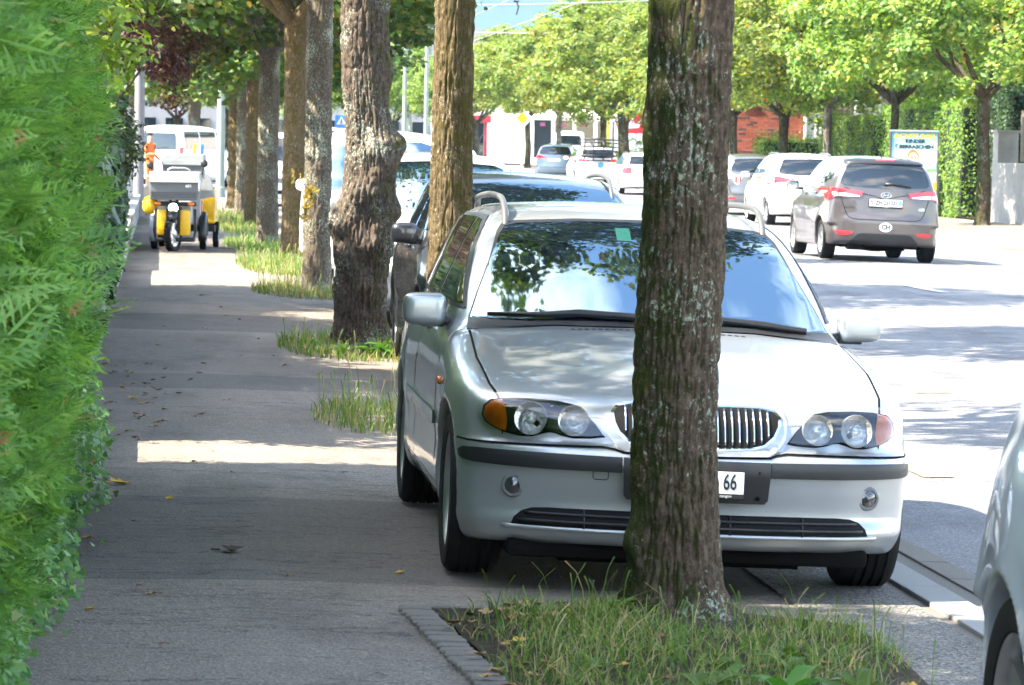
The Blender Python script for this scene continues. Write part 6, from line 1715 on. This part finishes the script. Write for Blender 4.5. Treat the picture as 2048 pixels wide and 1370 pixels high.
def poster():
    e = empty('poster_board', (19.25, 94.8, float(gz(19.2, 95))), math.radians(-9)); tag(e, 'upright poster board with yellow and black lettering in front of the hedge', 'poster')
    w, z0, z1 = 1.16, .56, 2.20
    for sx in (-w/2 - .03, w/2 + .03):
        b = MB(); b.box((sx, 0, z1 / 2), (.05, .09, z1 + .02), b=.008); b.build('frame_post', flat('poster frame', (.10, .10, .11), .4, .4), e)
    b = MB(); b.box((0, 0, z1 + .02), (w + .11, .09, .05), b=.008); b.box((0, 0, z0 - .03), (w + .01, .09, .05)); b.build('frame_bar', M_['steel'], e)
    b = MB(); b.box((0, .01, (z0 + z1) / 2), (w, .03, z1 - z0)); b.build('back_panel', M_['steel'], e)
    def pr(name, poly, mat, d=-.010):
        b = MB(); b.prism(poly, d, d + .003, lambda u, v, q: (u, q, v)); return b.build(name, mat, e)
    # printed picture: sky, hills, road, yellow shapes
    t = NT('poster sky print'); c = t.co('Object'); sx = t.n('SeparateXYZ'); t.l(c, sx.inputs[0])
    t.pbr(t.ramp(t.math('MULTIPLY', t.math('SUBTRACT', sx.outputs[2], .56), .61), [(0.3, (.62, .72, .72)), (.62, (.55, .78, .85)), (1.0, (.05, .42, .68))]), .35)
    pr('print', [(-w/2, z0), (w/2, z0), (w/2, z1), (-w/2, z1)], t.m, -.009)
    pr('print_road', [(-w/2, z0 + .02), (w/2, z0 + .02), (w/2, 1.12), (.15, 1.16), (-w/2, 1.0)], flat('print road grey', (.34, .36, .37), .4), -.013)
    pr('print_meadow', [(-w/2, 1.13), (w/2, 1.18), (w/2, 1.27), (.2, 1.24), (-w/2, 1.22)], flat('print meadow', (.16, .34, .16), .4), -.0135)
    pr('print_hills', [(.05, 1.26), (.25, 1.40), (.40, 1.35), (w/2, 1.42), (w/2, 1.26)], flat('print hills', (.12, .34, .45), .4), -.0132)
    for x in (.22, .40): pr('print_house', [(x, 1.26), (x + .15, 1.26), (x + .15, 1.38), (x, 1.38)], M_['white_gloss'], -.015)
    pr('print_yellow', [(.0, .62), (-.1, .80), (.0, 1.08), (.26, 1.20), (.34, 1.02), (.26, .80), (.3, .62)], M_['sign_yellow'], -.017)
    pr('print_yellow', [(.30, .62), (.42, .80), (w/2, .94), (w/2, .62)], M_['sign_yellow'], -.017)
    pr('print_footer', [(-w/2, z0), (w/2, z0), (w/2, .66), (-w/2, .66)], M_['white_gloss'], -.019)
    # a plain child's head: hair, face, shirt
    ell = lambda cx, cz, rx, rz: [(cx + rx * math.cos(a), cz + rz * math.sin(a)) for a in np.linspace(0, 2*math.pi, 24, endpoint=False)]
    pr('print_hair', ell(-.03, 1.58, .15, .17), flat('print hair', (.42, .16, .05), .4), -.021)
    pr('print_face', ell(-.02, 1.52, .13, .15), flat('print skin', (.72, .42, .31), .4), -.024)
    pr('print_shirt', [(-.16, 1.12), (.16, 1.12), (.12, 1.36), (-.14, 1.36)], M_['sign_yellow'], -.0205)
    for sx in (-.055, .035): pr('print_eye', ell(sx, 1.54, .018, .022), M_['ink'], -.027)
    Rt = Matrix.Rotation(math.pi / 2, 4, 'X')
    text_mesh('lettering', 'ACHTUNG', .175, M_['sign_yellow'], e, Matrix.Translation((0, -.015, 2.09)) @ Rt, .002, 1.22, .007)
    text_mesh('lettering', 'KINDER', .125, M_['ink'], e, Matrix.Translation((.02, -.015, 1.955)) @ Rt, .002, 1.15, .006)
    text_mesh('lettering', 'ÜBERRASCHEN', .125, M_['ink'], e, Matrix.Translation((.0, -.015, 1.815)) @ Rt, .002, 1.15, .006)
poster()

# ---- clipped hedges, wall and fence across the road
M_['hedge_leaf'] = leaf_mat('clipped hedge leaf', [(0, (.08, .16, .03)), (.5, (.13, .23, .04)), (.85, (.19, .29, .05)), (1, (.25, .31, .07))], .4, .5, .3)
def clipped(name, label, x0, x1, y0, y1, h, n, mat, seed, size=.075, z0=0.):
    rng = np.random.default_rng(seed); cx, cy_ = (x0 + x1) / 2, (y0 + y1) / 2; g_ = float(gz(cx, cy_)) + z0
    e = empty(name, (cx, cy_, g_)); tag(e, label, 'hedge')
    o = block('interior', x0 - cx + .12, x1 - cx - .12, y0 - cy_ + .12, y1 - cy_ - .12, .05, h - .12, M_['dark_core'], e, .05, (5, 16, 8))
    A = np.array([(y1 - y0) * h, (x1 - x0) * h, (x1 - x0) * (y1 - y0)]); k = rng.choice(3, n, p=A / A.sum()); u = rng.uniform(size=(n, 3))
    P = np.stack([x0 + u[:, 0] * (x1 - x0), y0 + u[:, 1] * (y1 - y0), u[:, 2] * h], 1)
    P[k == 0, 0] = x0; P[k == 1, 1] = y0; P[k == 2, 2] = h
    bmp = .12 * (fbm(P[:, 0] * 1.3, P[:, 1] * 1.3, P[:, 2] * 1.3 + seed, 3) - .5) * 2 + rng.uniform(-.09, .02, n)
    N = np.zeros((n, 3)); N[k == 0, 0] = -1; N[k == 1, 1] = -1; N[k == 2, 2] = 1
    P = P + N * bmp[:, None]
    tip = (k == 2) & (rng.uniform(size=n) < .3); P[tip, 2] += rng.uniform(0, .28, tip.sum())
    V, F = leaves(P - np.array([cx, cy_, 0]), N + rng.normal(size=(n, 3)) * .6 + np.array([0, 0, .35]), size, 'quad', rng)
    o = mesh('foliage', V, F, mat, e); o['kind'] = 'stuff'
clipped('clipped_hedge', 'tall bright clipped hedge behind the poster board', 19.9, 21.5, 92.4, 103.2, 2.95, 15000, M_['hedge_leaf'], 601)
clipped('clipped_hedge', 'darker clipped hedge left of the tall one, behind the pale mottled trunk', 20.0, 21.6, 104.6, 113.4, 2.65, 12000, M_['hedge_leaf'], 602)
clipped('clipped_hedge', 'low light green hedge in front of the brick wall', 19.7, 22.3, 122.2, 124.0, 1.95, 6000, M_['hedge_leaf'], 603)
clipped('clipped_hedge', 'dark bushy conifer beside the board fence', 20.3, 22.2, 88.6, 92.0, 3.15, 8000, M_['yew'], 604, .09)
def far_wall():
    e = empty('concrete_wall', (19.85, 80, 0)); tag(e, 'light concrete garden wall at the right picture edge', 'wall')
    for i in range(4):
        b = MB(); b.box((.15, -23.1 + i * 9.0, .66), (.3, 8.98, 1.56), b=.012); b.build('panel', M_['concrete'], e)
    b = MB(); b.box((.28, 8.2, 1.80), (.5, .55, .75), b=.012); b.box((.28, 8.2, 2.19), (.58, .62, .06), b=.01); b.build('pillar', M_['concrete'], e)
    f = empty('board_fence', (20.4, 80, 1.46)); tag(f, 'brown board fence standing on the concrete wall', 'fence')
    pr = None
    for i in range(40):
        y = 7.6 - i * .31
        if pr is None: b = MB(); b.box((0, 0, .62), (.03, .30, 1.22), b=.004); o = b.build('board', M_['wood'], f); pr = o.data
        else: o = link(bpy.data.objects.new('board', pr), f)
        o.location = (random.uniform(-.008, .008), y, random.uniform(-.012, .012))
    for z in (.3, 1.0): b = MB(); b.box((.04, 1.4, z), (.05, 12.6, .08)); b.build('rail', M_['wood'], f)
    for y in (7.5, 4.4, 1.3, -1.8): b = MB(); b.box((.09, y, .5), (.07, .07, 1.2)); b.build('post', M_['steel'], f)
far_wall()

def brick_house():
    x0, x1, y0, h = 19.5, 22.1, 128.0, 5.6; g_ = float(gz(20, 128))
    e = empty('brick_house', (x0, y0, g_)); tag(e, 'house with a red brick wall seen between the far trunks', 'house')
    t = NT('brick wall mortar'); c = t.co('Object', (1, 1, 1), (0, 0, 0), (math.pi / 2, 0, 0)); br = t.n('TexBrick'); br.inputs['Scale'].default_value = 3.8
    br.inputs['Color1'].default_value = (.30, .085, .05, 1); br.inputs['Color2'].default_value = (.22, .06, .04, 1); br.inputs['Mortar'].default_value = (.34, .30, .26, 1); t.l(c, br.inputs['Vector']); t.pbr(br.outputs['Color'], .9)
    b = MB(); b.box(((x1 - x0) / 2, 4.0, h / 2), (x1 - x0, 8.0, h)); w = b.build('wall', t.m, e)
    ms = [flat('brick red', (.34, .095, .055), .85, vary=.2, scale=20), flat('brick rust', (.27, .075, .045), .85, vary=.2, scale=20), flat('brick dark', (.085, .045, .045), .85, vary=.2, scale=20)]
    pr = {}
    for r in range(23):
        for i in range(10):
            k = random.choices((0, 1, 2), (6, 4, 2.2))[0]
            if k not in pr:
                b = MB(); b.box((0, 0, 0), (.243, .05, .066), b=.004); o = b.build('brick', ms[k], w); pr[k] = o.data
            else: o = link(bpy.data.objects.new('brick', pr[k]), w)
            o.location = (.14 + i * .255 + (.127 if r % 2 else 0) - .06, -.012 + random.uniform(-.003, .003), 1.55 + r * .079)
    b = MB(); b.box((x1 - x0 + .16, -.02, h / 2), (.34, .3, h), b=.01); b.build('white_pilaster', M_['white_wall'], e)
    b = MB(); b.box(((x1 - x0) / 2, 3.9, h + .1), (x1 - x0 + .8, 8.6, .2)); b.build('roof', flat('roof tile', (.16, .09, .06), .9), e)
    wn = MB(); wn.box((.45, -.02, 3.62), (.62, .1, .55), b=.01); k = wn.build('window', M_['white_gloss'], e)
    b = MB(); b.box((.45, -.076, 3.64), (.5, .01, .42)); b.build('pane', M_['glass'], k); b = MB(); b.box((.45, -.09, 3.32), (.7, .12, .05)); b.build('sill', M_['coping'], k)
    b = MB(); b.tube([(x1 - x0 + .05, -.22, .1), (x1 - x0 + .05, -.22, h)], .045, 8); b.build('downpipe', M_['steel'], e)
brick_house()
def white_house():
    e = empty('white_house', (24, 139, float(gz(24, 139)))); tag(e, 'white house with louvred shutters half hidden behind the maples', 'house')
    b = MB(); b.box((4, 4, 3.5), (10, 8, 7)); b.build('wall', M_['white_wall'], e)
    b = MB(); b.box((4, 4, 7.15), (11, 9, .3)); b.build('roof', flat('roof tile', (.16, .09, .06), .9), e)
    for i, x in enumerate((.4, 2.4, 4.4)):
        b = MB(); b.box((x, -.03, 3.6), (1.0, .08, 1.5), b=.01); w = b.build('window', M_['white_gloss'], e)
        b = MB(); b.box((x, -.075, 3.6), (.85, .01, 1.35)); b.build('pane', M_['glass'], w)
        for sg in (-1, 1):
            b = MB(); b.box((x + sg * .78, -.03, 3.6), (.5, .05, 1.5))
            for k in range(12): b.box((x + sg * .78, -.06, 2.95 + k * .118), (.44, .03, .05))
            b.build('shutter', flat('shutter brown', (.22, .15, .12), .8), w)
white_house()
def shop():
    g_ = float(gz(20, 228)); e = empty('shop_building', (17.2, 228, g_)); tag(e, 'white shop building with a red framed glass door at the street end', 'building')
    b = MB(); b.box((6.2, 6, 3.2), (12.4, 12, 6.4)); b.build('wall', M_['white_wall'], e)
    b = MB(); b.box((6.2, 6, 6.5), (12.9, 12.5, .25)); b.build('roof', M_['steel'], e)
    red = flat('door red', (.42, .02, .03), .4)
    b = MB(); b.box((1.3, -.10, 2.72), (3.0, .3, .42), b=.02); d = b.build('door_canopy', red, e)
    for i, x in enumerate((.3, 1.3, 2.5)):
        b = MB(); b.box((x, -.08, 1.25), (.14, .16, 2.5)); b.build('door_post', red, d)
    for x in (.8, 1.9): b = MB(); b.box((x, -.03, 1.25), (.95, .04, 2.4)); b.build('pane', M_['glass'], d)
    # big shop windows under a light sloping awning
    for x in (6.0, 7.3, 8.6, 9.9):
        b = MB(); b.box((x, -.03, 1.55), (1.2, .08, 2.5), b=.01); w = b.build('window', M_['white_gloss'], e); b = MB(); b.box((x, -.075, 1.55), (1.05, .01, 2.3)); b.build('pane', M_['glass'], w)
        b = MB(); b.box((x, -.09, 2.45), (.3, .01, .22)); b.build('pink_notice', flat('pink notice', (.35, .06, .18), .5), w)
    b = MB(); b.prism([(0, 3.0), (-1.9, 2.9), (-1.9, 3.0), (0, 3.9)], 4.9, 10.8, lambda u, v, q: (q, u, v)); b.build('awning', M_['white_wall'], e)
shop()
def far_block():
    g_ = .6; e = empty('office_block', (-16, 285, g_)); tag(e, 'pale office block closing the street behind the far trees', 'building')
    b = MB(); b.box((20, 6, 5), (46, 12, 10)); b.build('wall', flat('pale facade', (.22, .225, .235), .8), e)
    for r in range(3):
        for i in range(22):
            if r == 0 and i == 0:
                b = MB(); b.box((0, 0, 0), (1.3, .1, 1.6)); o = b.build('window', M_['glass'], e); pr = o.data
            else: o = link(bpy.data.objects.new('window', pr), e)
            o.location = (-1.5 + i * 2.05, -.03, 2.0 + r * 3.0)
far_block()
def totem():
    e = empty('sign_column', (21.0, 177, float(gz(21, 177)))); tag(e, 'tall yellow advertising column behind the thin trunks', 'sign')
    b = MB(); b.box((0, 0, 1.7), (.42, .3, 3.4), b=.02); b.build('column', flat('column yellow', (.72, .56, .10), .5), e)
    b = MB(); b.box((.28, .02, 1.7), (.10, .26, 3.4)); b.build('edge', M_['white_gloss'], e)
    b = MB(); b.box((1.0, .2, 2.55), (.75, .08, .75), b=.02); p = b.build('panel', M_['white_gloss'], e)
    b = MB(); b.prism([(.75, 2.35), (1.1, 2.3), (1.3, 2.6), (1.2, 2.85), (1.0, 2.75), (1.1, 2.6)], .13, .15, lambda u, v, q: (u, q, v)); b.build('red_swoosh', M_['lamp_red'], p)
    e = empty('shop_sign', (24.3, 191, float(gz(24, 191)))); tag(e, 'red rounded shop sign on a post among the trunks', 'sign')
    b = MB(); b.prism([(-.9, -.5), (.9, -.5), (1.1, 0), (.7, .55), (0, .7), (-.7, .5), (-1.1, 0)], -.06, .06, lambda u, v, q: (u, q, 2.35 + v)); s_ = b.build('panel', flat('sign red', (.62, .02, .025), .4), e)
    b = MB(); b.tube([(0, .1, 0), (0, .1, 2.0)], .06, 8); b.build('post', M_['steel'], e)
    b = MB(); b.prism([(-.45, -.25), (-.2, .1), (-.05, -.05), (.25, .3), (.1, -.2)], -.075, -.065, lambda u, v, q: (u, q, 2.35 + v)); b.build('white_mark', M_['white_gloss'], s_)
totem()
bush('round_bush', 'light green bush at the foot of the thick far trunk', 22.2, 176, (0, 0, .8), (1.6, 1.2, .9), 40, 60, .3, .1, 'quad', M_['leaf_sunny'], 211)
bush('round_bush', 'green bush under the red shop sign', 24.2, 180, (0, 0, .9), (1.7, 1.2, .95), 40, 60, .3, .1, 'quad', M_['leaf_row'], 212)
tree('plane_tree', 'pale smooth thick trunk beside the red sign', 24.9, 190, [(0, 0, 0, .36), (0, 0, .4, .3), (0, 0, 3, .27), (0, 0, 5, .3)], flat('plane bark', (.26, .25, .22), .9, vary=.2), 24, 20, 222, dict(data=CR_SUN[1], loc=(0, 0, 7.6), scale=(5, 5, 3.6)), limb=(5, 3, .12))
fc = sheet('forecourt', 19.95, 60, 150, 228, 6, 20, flat('forecourt paving', (.40, .395, .38), .9, vary=.15, scale=2), .09)

# ---- the yellow delivery trike coming along the pavement
def trike():
    e = empty('delivery_trike', (.215, 54.75, float(gz(.2, 55))), math.radians(-3)); tag(e, 'yellow three wheeled delivery trike with grey boxes driving on the pavement', 'trike')
    yel = flat('post yellow', (.78, .44, .01), .4, coat=.3); blk = M_['plastic']; box = flat('box dark grey', (.095, .10, .105), .6); cov = flat('grey canvas', (.30, .315, .32), .8, vary=.12, scale=6, bump=.006, bscale=14)
    # front wheel, turned a little
    fwl = empty('wheel', (-.03, .0, .265), math.radians(72), e)
    Mx = Matrix.Rotation(math.pi / 2, 4, 'Y') @ Matrix.Identity(4)
    Mx = Matrix.Rotation(math.pi / 2, 4, 'X')
    b = MB(); b.lathe([(.20, -.035), (.225, -.048), (.25, -.045), (.262, -.02), (.262, .02), (.25, .045), (.225, .048), (.20, .035)], 36, Mx); b.build('tyre', M_['tyre'], fwl, angle=40)
    b = MB()
    for k in range(30):
        a = 2 * math.pi * k / 30
        for s2 in (-.026, .026): b.box((.263 * math.cos(a + s2), s2, .263 * math.sin(a + s2)), (.02, .034, .03), M=Matrix.Rotation(-a, 4, 'Y'))
    o = b.build('tread', M_['tyre'], fwl)
    b = MB(); b.lathe([(.20, -.03), (.185, -.02), (.185, .02), (.20, .03)], 30, Mx)
    for k in range(14):
        a = 2 * math.pi * k / 14; b.tube([(.03 * math.cos(a), 0, .03 * math.sin(a)), (.19 * math.cos(a), 0, .19 * math.sin(a))], .006, 5)
    b.lathe([(.001, -.05), (.035, -.05), (.035, .05), (.001, .05)], 14, Mx); b.build('rim', flat('wheel white', (.62, .62, .62), .4), fwl)
    b = MB(); b.box((-.03 - .062, -.13, .255), (.02, .04, .06), b=.005); b.build('wheel_reflector', M_['lamp_amber'], e)
    # fork, fender, leg shields
    b = MB(); b.tube([(-.11, .02, .27), (-.10, .12, .62), (-.05, .16, .9)], .02, 8); b.tube([(.05, .02, .27), (.04, .12, .62), (-.01, .16, .9)], .02, 8); b.build('fork', blk, e, smooth=True)
    b = MB(); b.tube([(-.03, -.20 + .0, .46), (-.03, -.1, .54), (-.03, .05, .57), (-.03, .2, .5)], [.05, .065, .07, .06], 10); b.build('mudguard', blk, e, smooth=True)
    for x0, x1 in ((-.27, -.13), (.06, .215)):
        b = MB(); b.box(((x0 + x1) / 2, .16, .42), (abs(x1 - x0), .16, .38), b=.035); b.build('leg_shield', yel, e, angle=40)
    b = MB(); b.tube([(-.30, .12, .62), (-.31, .14, .3), (-.29, .16, .17), (0, .16, .15), (.26, .16, .17), (.29, .14, .3), (.28, .12, .62)], .021, 8); b.box((0, .3, .17), (.56, .4, .06), b=.02); b.build('frame', blk, e, smooth=True)
    b = MB(); b.box((-.03, .18, .45), (.24, .14, .40), b=.03); b.box((0, .2, .69), (.6, .2, .06), b=.02); b.build('front_panel', blk, e)
    # lit headlight
    Mh = Matrix.Translation((-.03, -.02, .635)) @ Matrix.Rotation(math.pi / 2, 4, 'X')
    b = MB(); b.lathe([(.07, .02), (.095, .0), (.10, -.06), (.05, -.14)], 24, Mh); h = b.build('headlight', blk, e, smooth=True)
    b = MB(); b.lathe([(.001, .03), (.04, .028), (.066, .02)], 24, Mh); b.build('lens', emit('lit headlight', (1, .98, .94), 6.0), h, smooth=True)
    for x in (-.255, .225): blob('indicator', (x, .06, .695), (.10, .06, .055), M_['lamp_amber'], e, 2.5, (10, 14))
    # front box with canvas cover
    b = MB(); b.box((-.03, .14, .885), (.69, .40, .27), b=.02); bx = b.build('front_box', box, e)
    for i in range(4): b = MB(); b.box((-.03, -.063, .79 + i * .022), (.66, .006, .006)); b.build('rib', blk, bx)
    text_mesh('box_number', '601', .055, M_['plate'], bx, Matrix.Translation((.19, -.064, .955)) @ Matrix.Rotation(math.pi / 2, 4, 'X'), .001, 1.1, .002)
    b = MB(); b.box((-.01, .14, 1.085), (.745, .44, .155), b=.016); b.box((-.01, .12, 1.02), (.76, .46, .03), b=.006); b.build('box_cover', cov, e)
    b = MB(); b.tube([(-.14, .4, 1.14), (-.13, .4, 1.19), (-.08, .4, 1.215), (.12, .4, 1.215), (.18, .4, 1.19), (.19, .4, 1.14)], .014, 8); b.build('handle', M_['steel'], e, smooth=True)
    # steering, mirrors, second box behind
    b = MB(); b.tube([(-.36, .42, 1.12), (-.2, .46, 1.06), (.2, .46, 1.06), (.36, .42, 1.12)], .016, 8); b.tube([(-.36, .42, 1.12), (-.39, .42, 1.25)], .009, 6); b.tube([(.36, .42, 1.12), (.40, .42, 1.27)], .009, 6); b.build('handlebar', blk, e, smooth=True)
    for x, z in ((-.395, 1.245), (.395, 1.285)): blob('mirror', (x, .42, z), (.105, .05, .105), blk, e, 2.2, (12, 18))
    b = MB(); b.box((.06, 1.1, 1.18), (.60, .62, .20), b=.02); b.build('rear_box', box, e)
    b = MB(); b.box((.06, 1.1, 1.335), (.635, .66, .17), b=.014); b.build('rear_box_cover', cov, e)
    # canvas leg covers on both sides
    for sg, pts in ((1, [(.36, 1.18), (.48, 1.08), (.55, .80), (.34, .76)]), (-1, [(-.38, 1.14), (-.44, 1.02), (-.49, .82), (-.36, .78)])):
        b = MB(); b.prism(pts, .42, .80, lambda u, v, q: (u, q, v)); b.build('leg_cover', cov, e)
    # yellow rain bag on the rider's right
    blob('yellow_bag', (-.38, .25, .67), (.235, .28, .27), yel, e, 2.3, (16, 22))
    # seat, body, rear wheels with guards
    b = MB(); b.box((0, .85, .55), (.42, .6, .35), b=.05); b.box((0, 1.3, .62), (.66, .7, .5), b=.03); b.build('body', flat('trike body grey', (.40, .40, .41), .5), e)
    for x, yy in ((-.36, 1.15), (.36, 1.15)):
        w = wheel(e, x, yy, .235, .10, 5, 'alloy', 0)
        b = MB()
        b.tube([(x, yy + .30 * math.cos(a), .235 + .28 * math.sin(a)) for a in np.linspace(-.1, math.pi + .35, 12)], .062, 8); b.build('rear_mudguard', flat('guard pale blue', (.42, .47, .55), .4) if x < 0 else blk, e, smooth=True)
    for x in (-.30, .30):
        b = MB(); b.box((x, 1.3, .62), (.10, .5, .22), b=.02); b.build('side_lamp_box', M_['lamp_red'] if x > 0 else blk, e)
    # trailer behind
    b = MB(); b.box((.10, 2.5, .62), (.80, 1.0, .50), b=.03); b.build('trailer_box', yel, e); b = MB(); b.box((.10, 2.5, .30), (.8, 1.0, .10)); b.tube([(0, 1.5, .3), (.1, 2.1, .3)], .025, 6); b.build('trailer_frame', blk, e)
    for x in (-.32, .50): wheel(e, x, 2.5, .20, .09, 5, 'alloy', 0)
trike()

# ---- a worker in orange at the far end of the pavement
def skin_body(name, joints, edges, mat, parent, sub=2):
    me = bpy.data.meshes.new(name); me.from_pydata([j[:3] for j in joints], edges, []); o = bpy.data.objects.new(name, me); link(o, parent)
    o.modifiers.new('skin', 'SKIN'); 
    for i, j in enumerate(joints): me.skin_vertices[0].data[i].radius = (j[3], j[4] if len(j) > 4 else j[3])
    me.skin_vertices[0].data[0].use_root = True
    s_ = o.modifiers.new('sub', 'SUBSURF'); s_.levels = s_.render_levels = sub
    dg = bpy.context.evaluated_depsgraph_get(); m2 = bpy.data.meshes.new_from_object(o.evaluated_get(dg)); bpy.data.objects.remove(o)
    m2.materials.append(mat); m2.polygons.foreach_set('use_smooth', np.ones(len(m2.polygons), dtype=bool))
    return link(bpy.data.objects.new(name, m2), parent)
def worker():
    e = empty('person', (-.36, 118, float(gz(0, 118))), math.radians(60)); tag(e, 'person in an orange high visibility jacket standing near the white van', 'person')
    J = [(0, 0, .95, .15, .11), (0, 0, 1.2, .16, .11), (0, 0, 1.42, .17, .11), (0, 0, 1.53, .06), (0, -.02, 1.66, .085, .10), (0, -.01, 1.76, .07, .08), (-.2, 0, 1.43, .065), (-.27, .02, 1.15, .05), (-.20, -.18, .98, .04), (.2, 0, 1.43, .065), (.27, 0, 1.15, .05), (.22, -.2, 1.0, .04), (-.1, 0, .88, .10), (-.11, -.02, .48, .07), (-.12, .02, .08, .05), (-.12, -.12, .04, .045), (.1, 0, .88, .10), (.12, -.04, .48, .07), (.13, .02, .08, .05), (.13, -.12, .04, .045),
         (-.18, -.25, .95, .03), (.20, -.27, .97, .03)]
    E_ = [(0, 1), (1, 2), (2, 3), (3, 4), (4, 5), (2, 6), (6, 7), (7, 8), (2, 9), (9, 10), (10, 11), (0, 12), (12, 13), (13, 14), (14, 15), (0, 16), (16, 17), (17, 18), (18, 19), (8, 20), (11, 21)]
    t = NT('worker body'); c = t.co('Object'); sx = t.n('SeparateXYZ'); t.l(c, sx.inputs[0])
    t.pbr(t.ramp(t.math('MULTIPLY', sx.outputs[2], .5), [(0, (.02, .02, .02)), (.05, (.50, .11, .02)), (.22, (.6, .58, .25)), (.25, (.50, .11, .02)), (.45, (.62, .13, .02)), (.57, (.7, .68, .3)), (.60, (.62, .13, .02)), (.765, (.42, .25, .18)), (1, (.42, .25, .18))], 'CONSTANT'), .8)
    skin_body('body', J, E_, t.m, e)
    blob('hair', (0, .01, 1.775), (.17, .20, .13), flat('dark hair', (.02, .015, .012), .8), e, 2.2, (10, 14))
worker()
def barrier():
    e = empty('site_barrier', (1.05, 119, float(gz(1, 119)))); tag(e, 'upright orange, blue and white site boards beside the white van', 'barrier')
    for i, (x, c) in enumerate(((0, (.7, .28, .03)), (.13, (.8, .8, .8)), (.24, (.03, .2, .6)))):
        b = MB(); b.box((x, .02 * i, .75), (.11, .05, 1.5), b=.01); b.build('board', flat('barrier %d' % i, c, .5), e)
    b = MB(); b.box((.1, 0, .04), (.5, .3, .08), b=.02); b.build('foot', M_['plastic'], e)
barrier()

# ---- the wooded hill beyond the town, and the air between
def hill():
    xs = np.linspace(-900, 1500, 80); ys = np.linspace(2450, 3300, 24); X, Y = np.meshgrid(xs, ys)
    Z = -10 + 330 * np.exp(-((Y - 3150) / 430) ** 2) * (.75 + .4 * fbm(X * .0016, Y * .002, .5, 4)) + 18 * fbm(X * .02, Y * .02, 1.5, 3)
    V = np.stack([X.ravel(), Y.ravel(), Z.ravel()], 1); n = len(xs); i = np.arange(len(ys) - 1)[:, None] * n + np.arange(n - 1)[None, :]
    o = mesh('hill', V, np.stack([i, i + 1, i + n + 1, i + n], -1).reshape(-1, 4), flat('hill forest', (.022, .04, .022), .95, vary=.5, scale=.02), smooth=True); o['kind'] = 'structure'
    b = MB(); b.box((300, 1590, 198), (2500, 3600, 404)); h = b.build('haze', None); h['kind'] = 'stuff'; tag(h, 'thin blue summer haze over the whole street and hill', 'haze')
    t = NT('haze air'); p = t.n('VolumePrincipled'); p.inputs['Color'].default_value = (.30, .60, 1.0, 1); p.inputs['Density'].default_value = 9e-5; t.l(p.outputs[0], t.out.inputs['Volume'])
    h.data.materials.append(t.m)
hill()
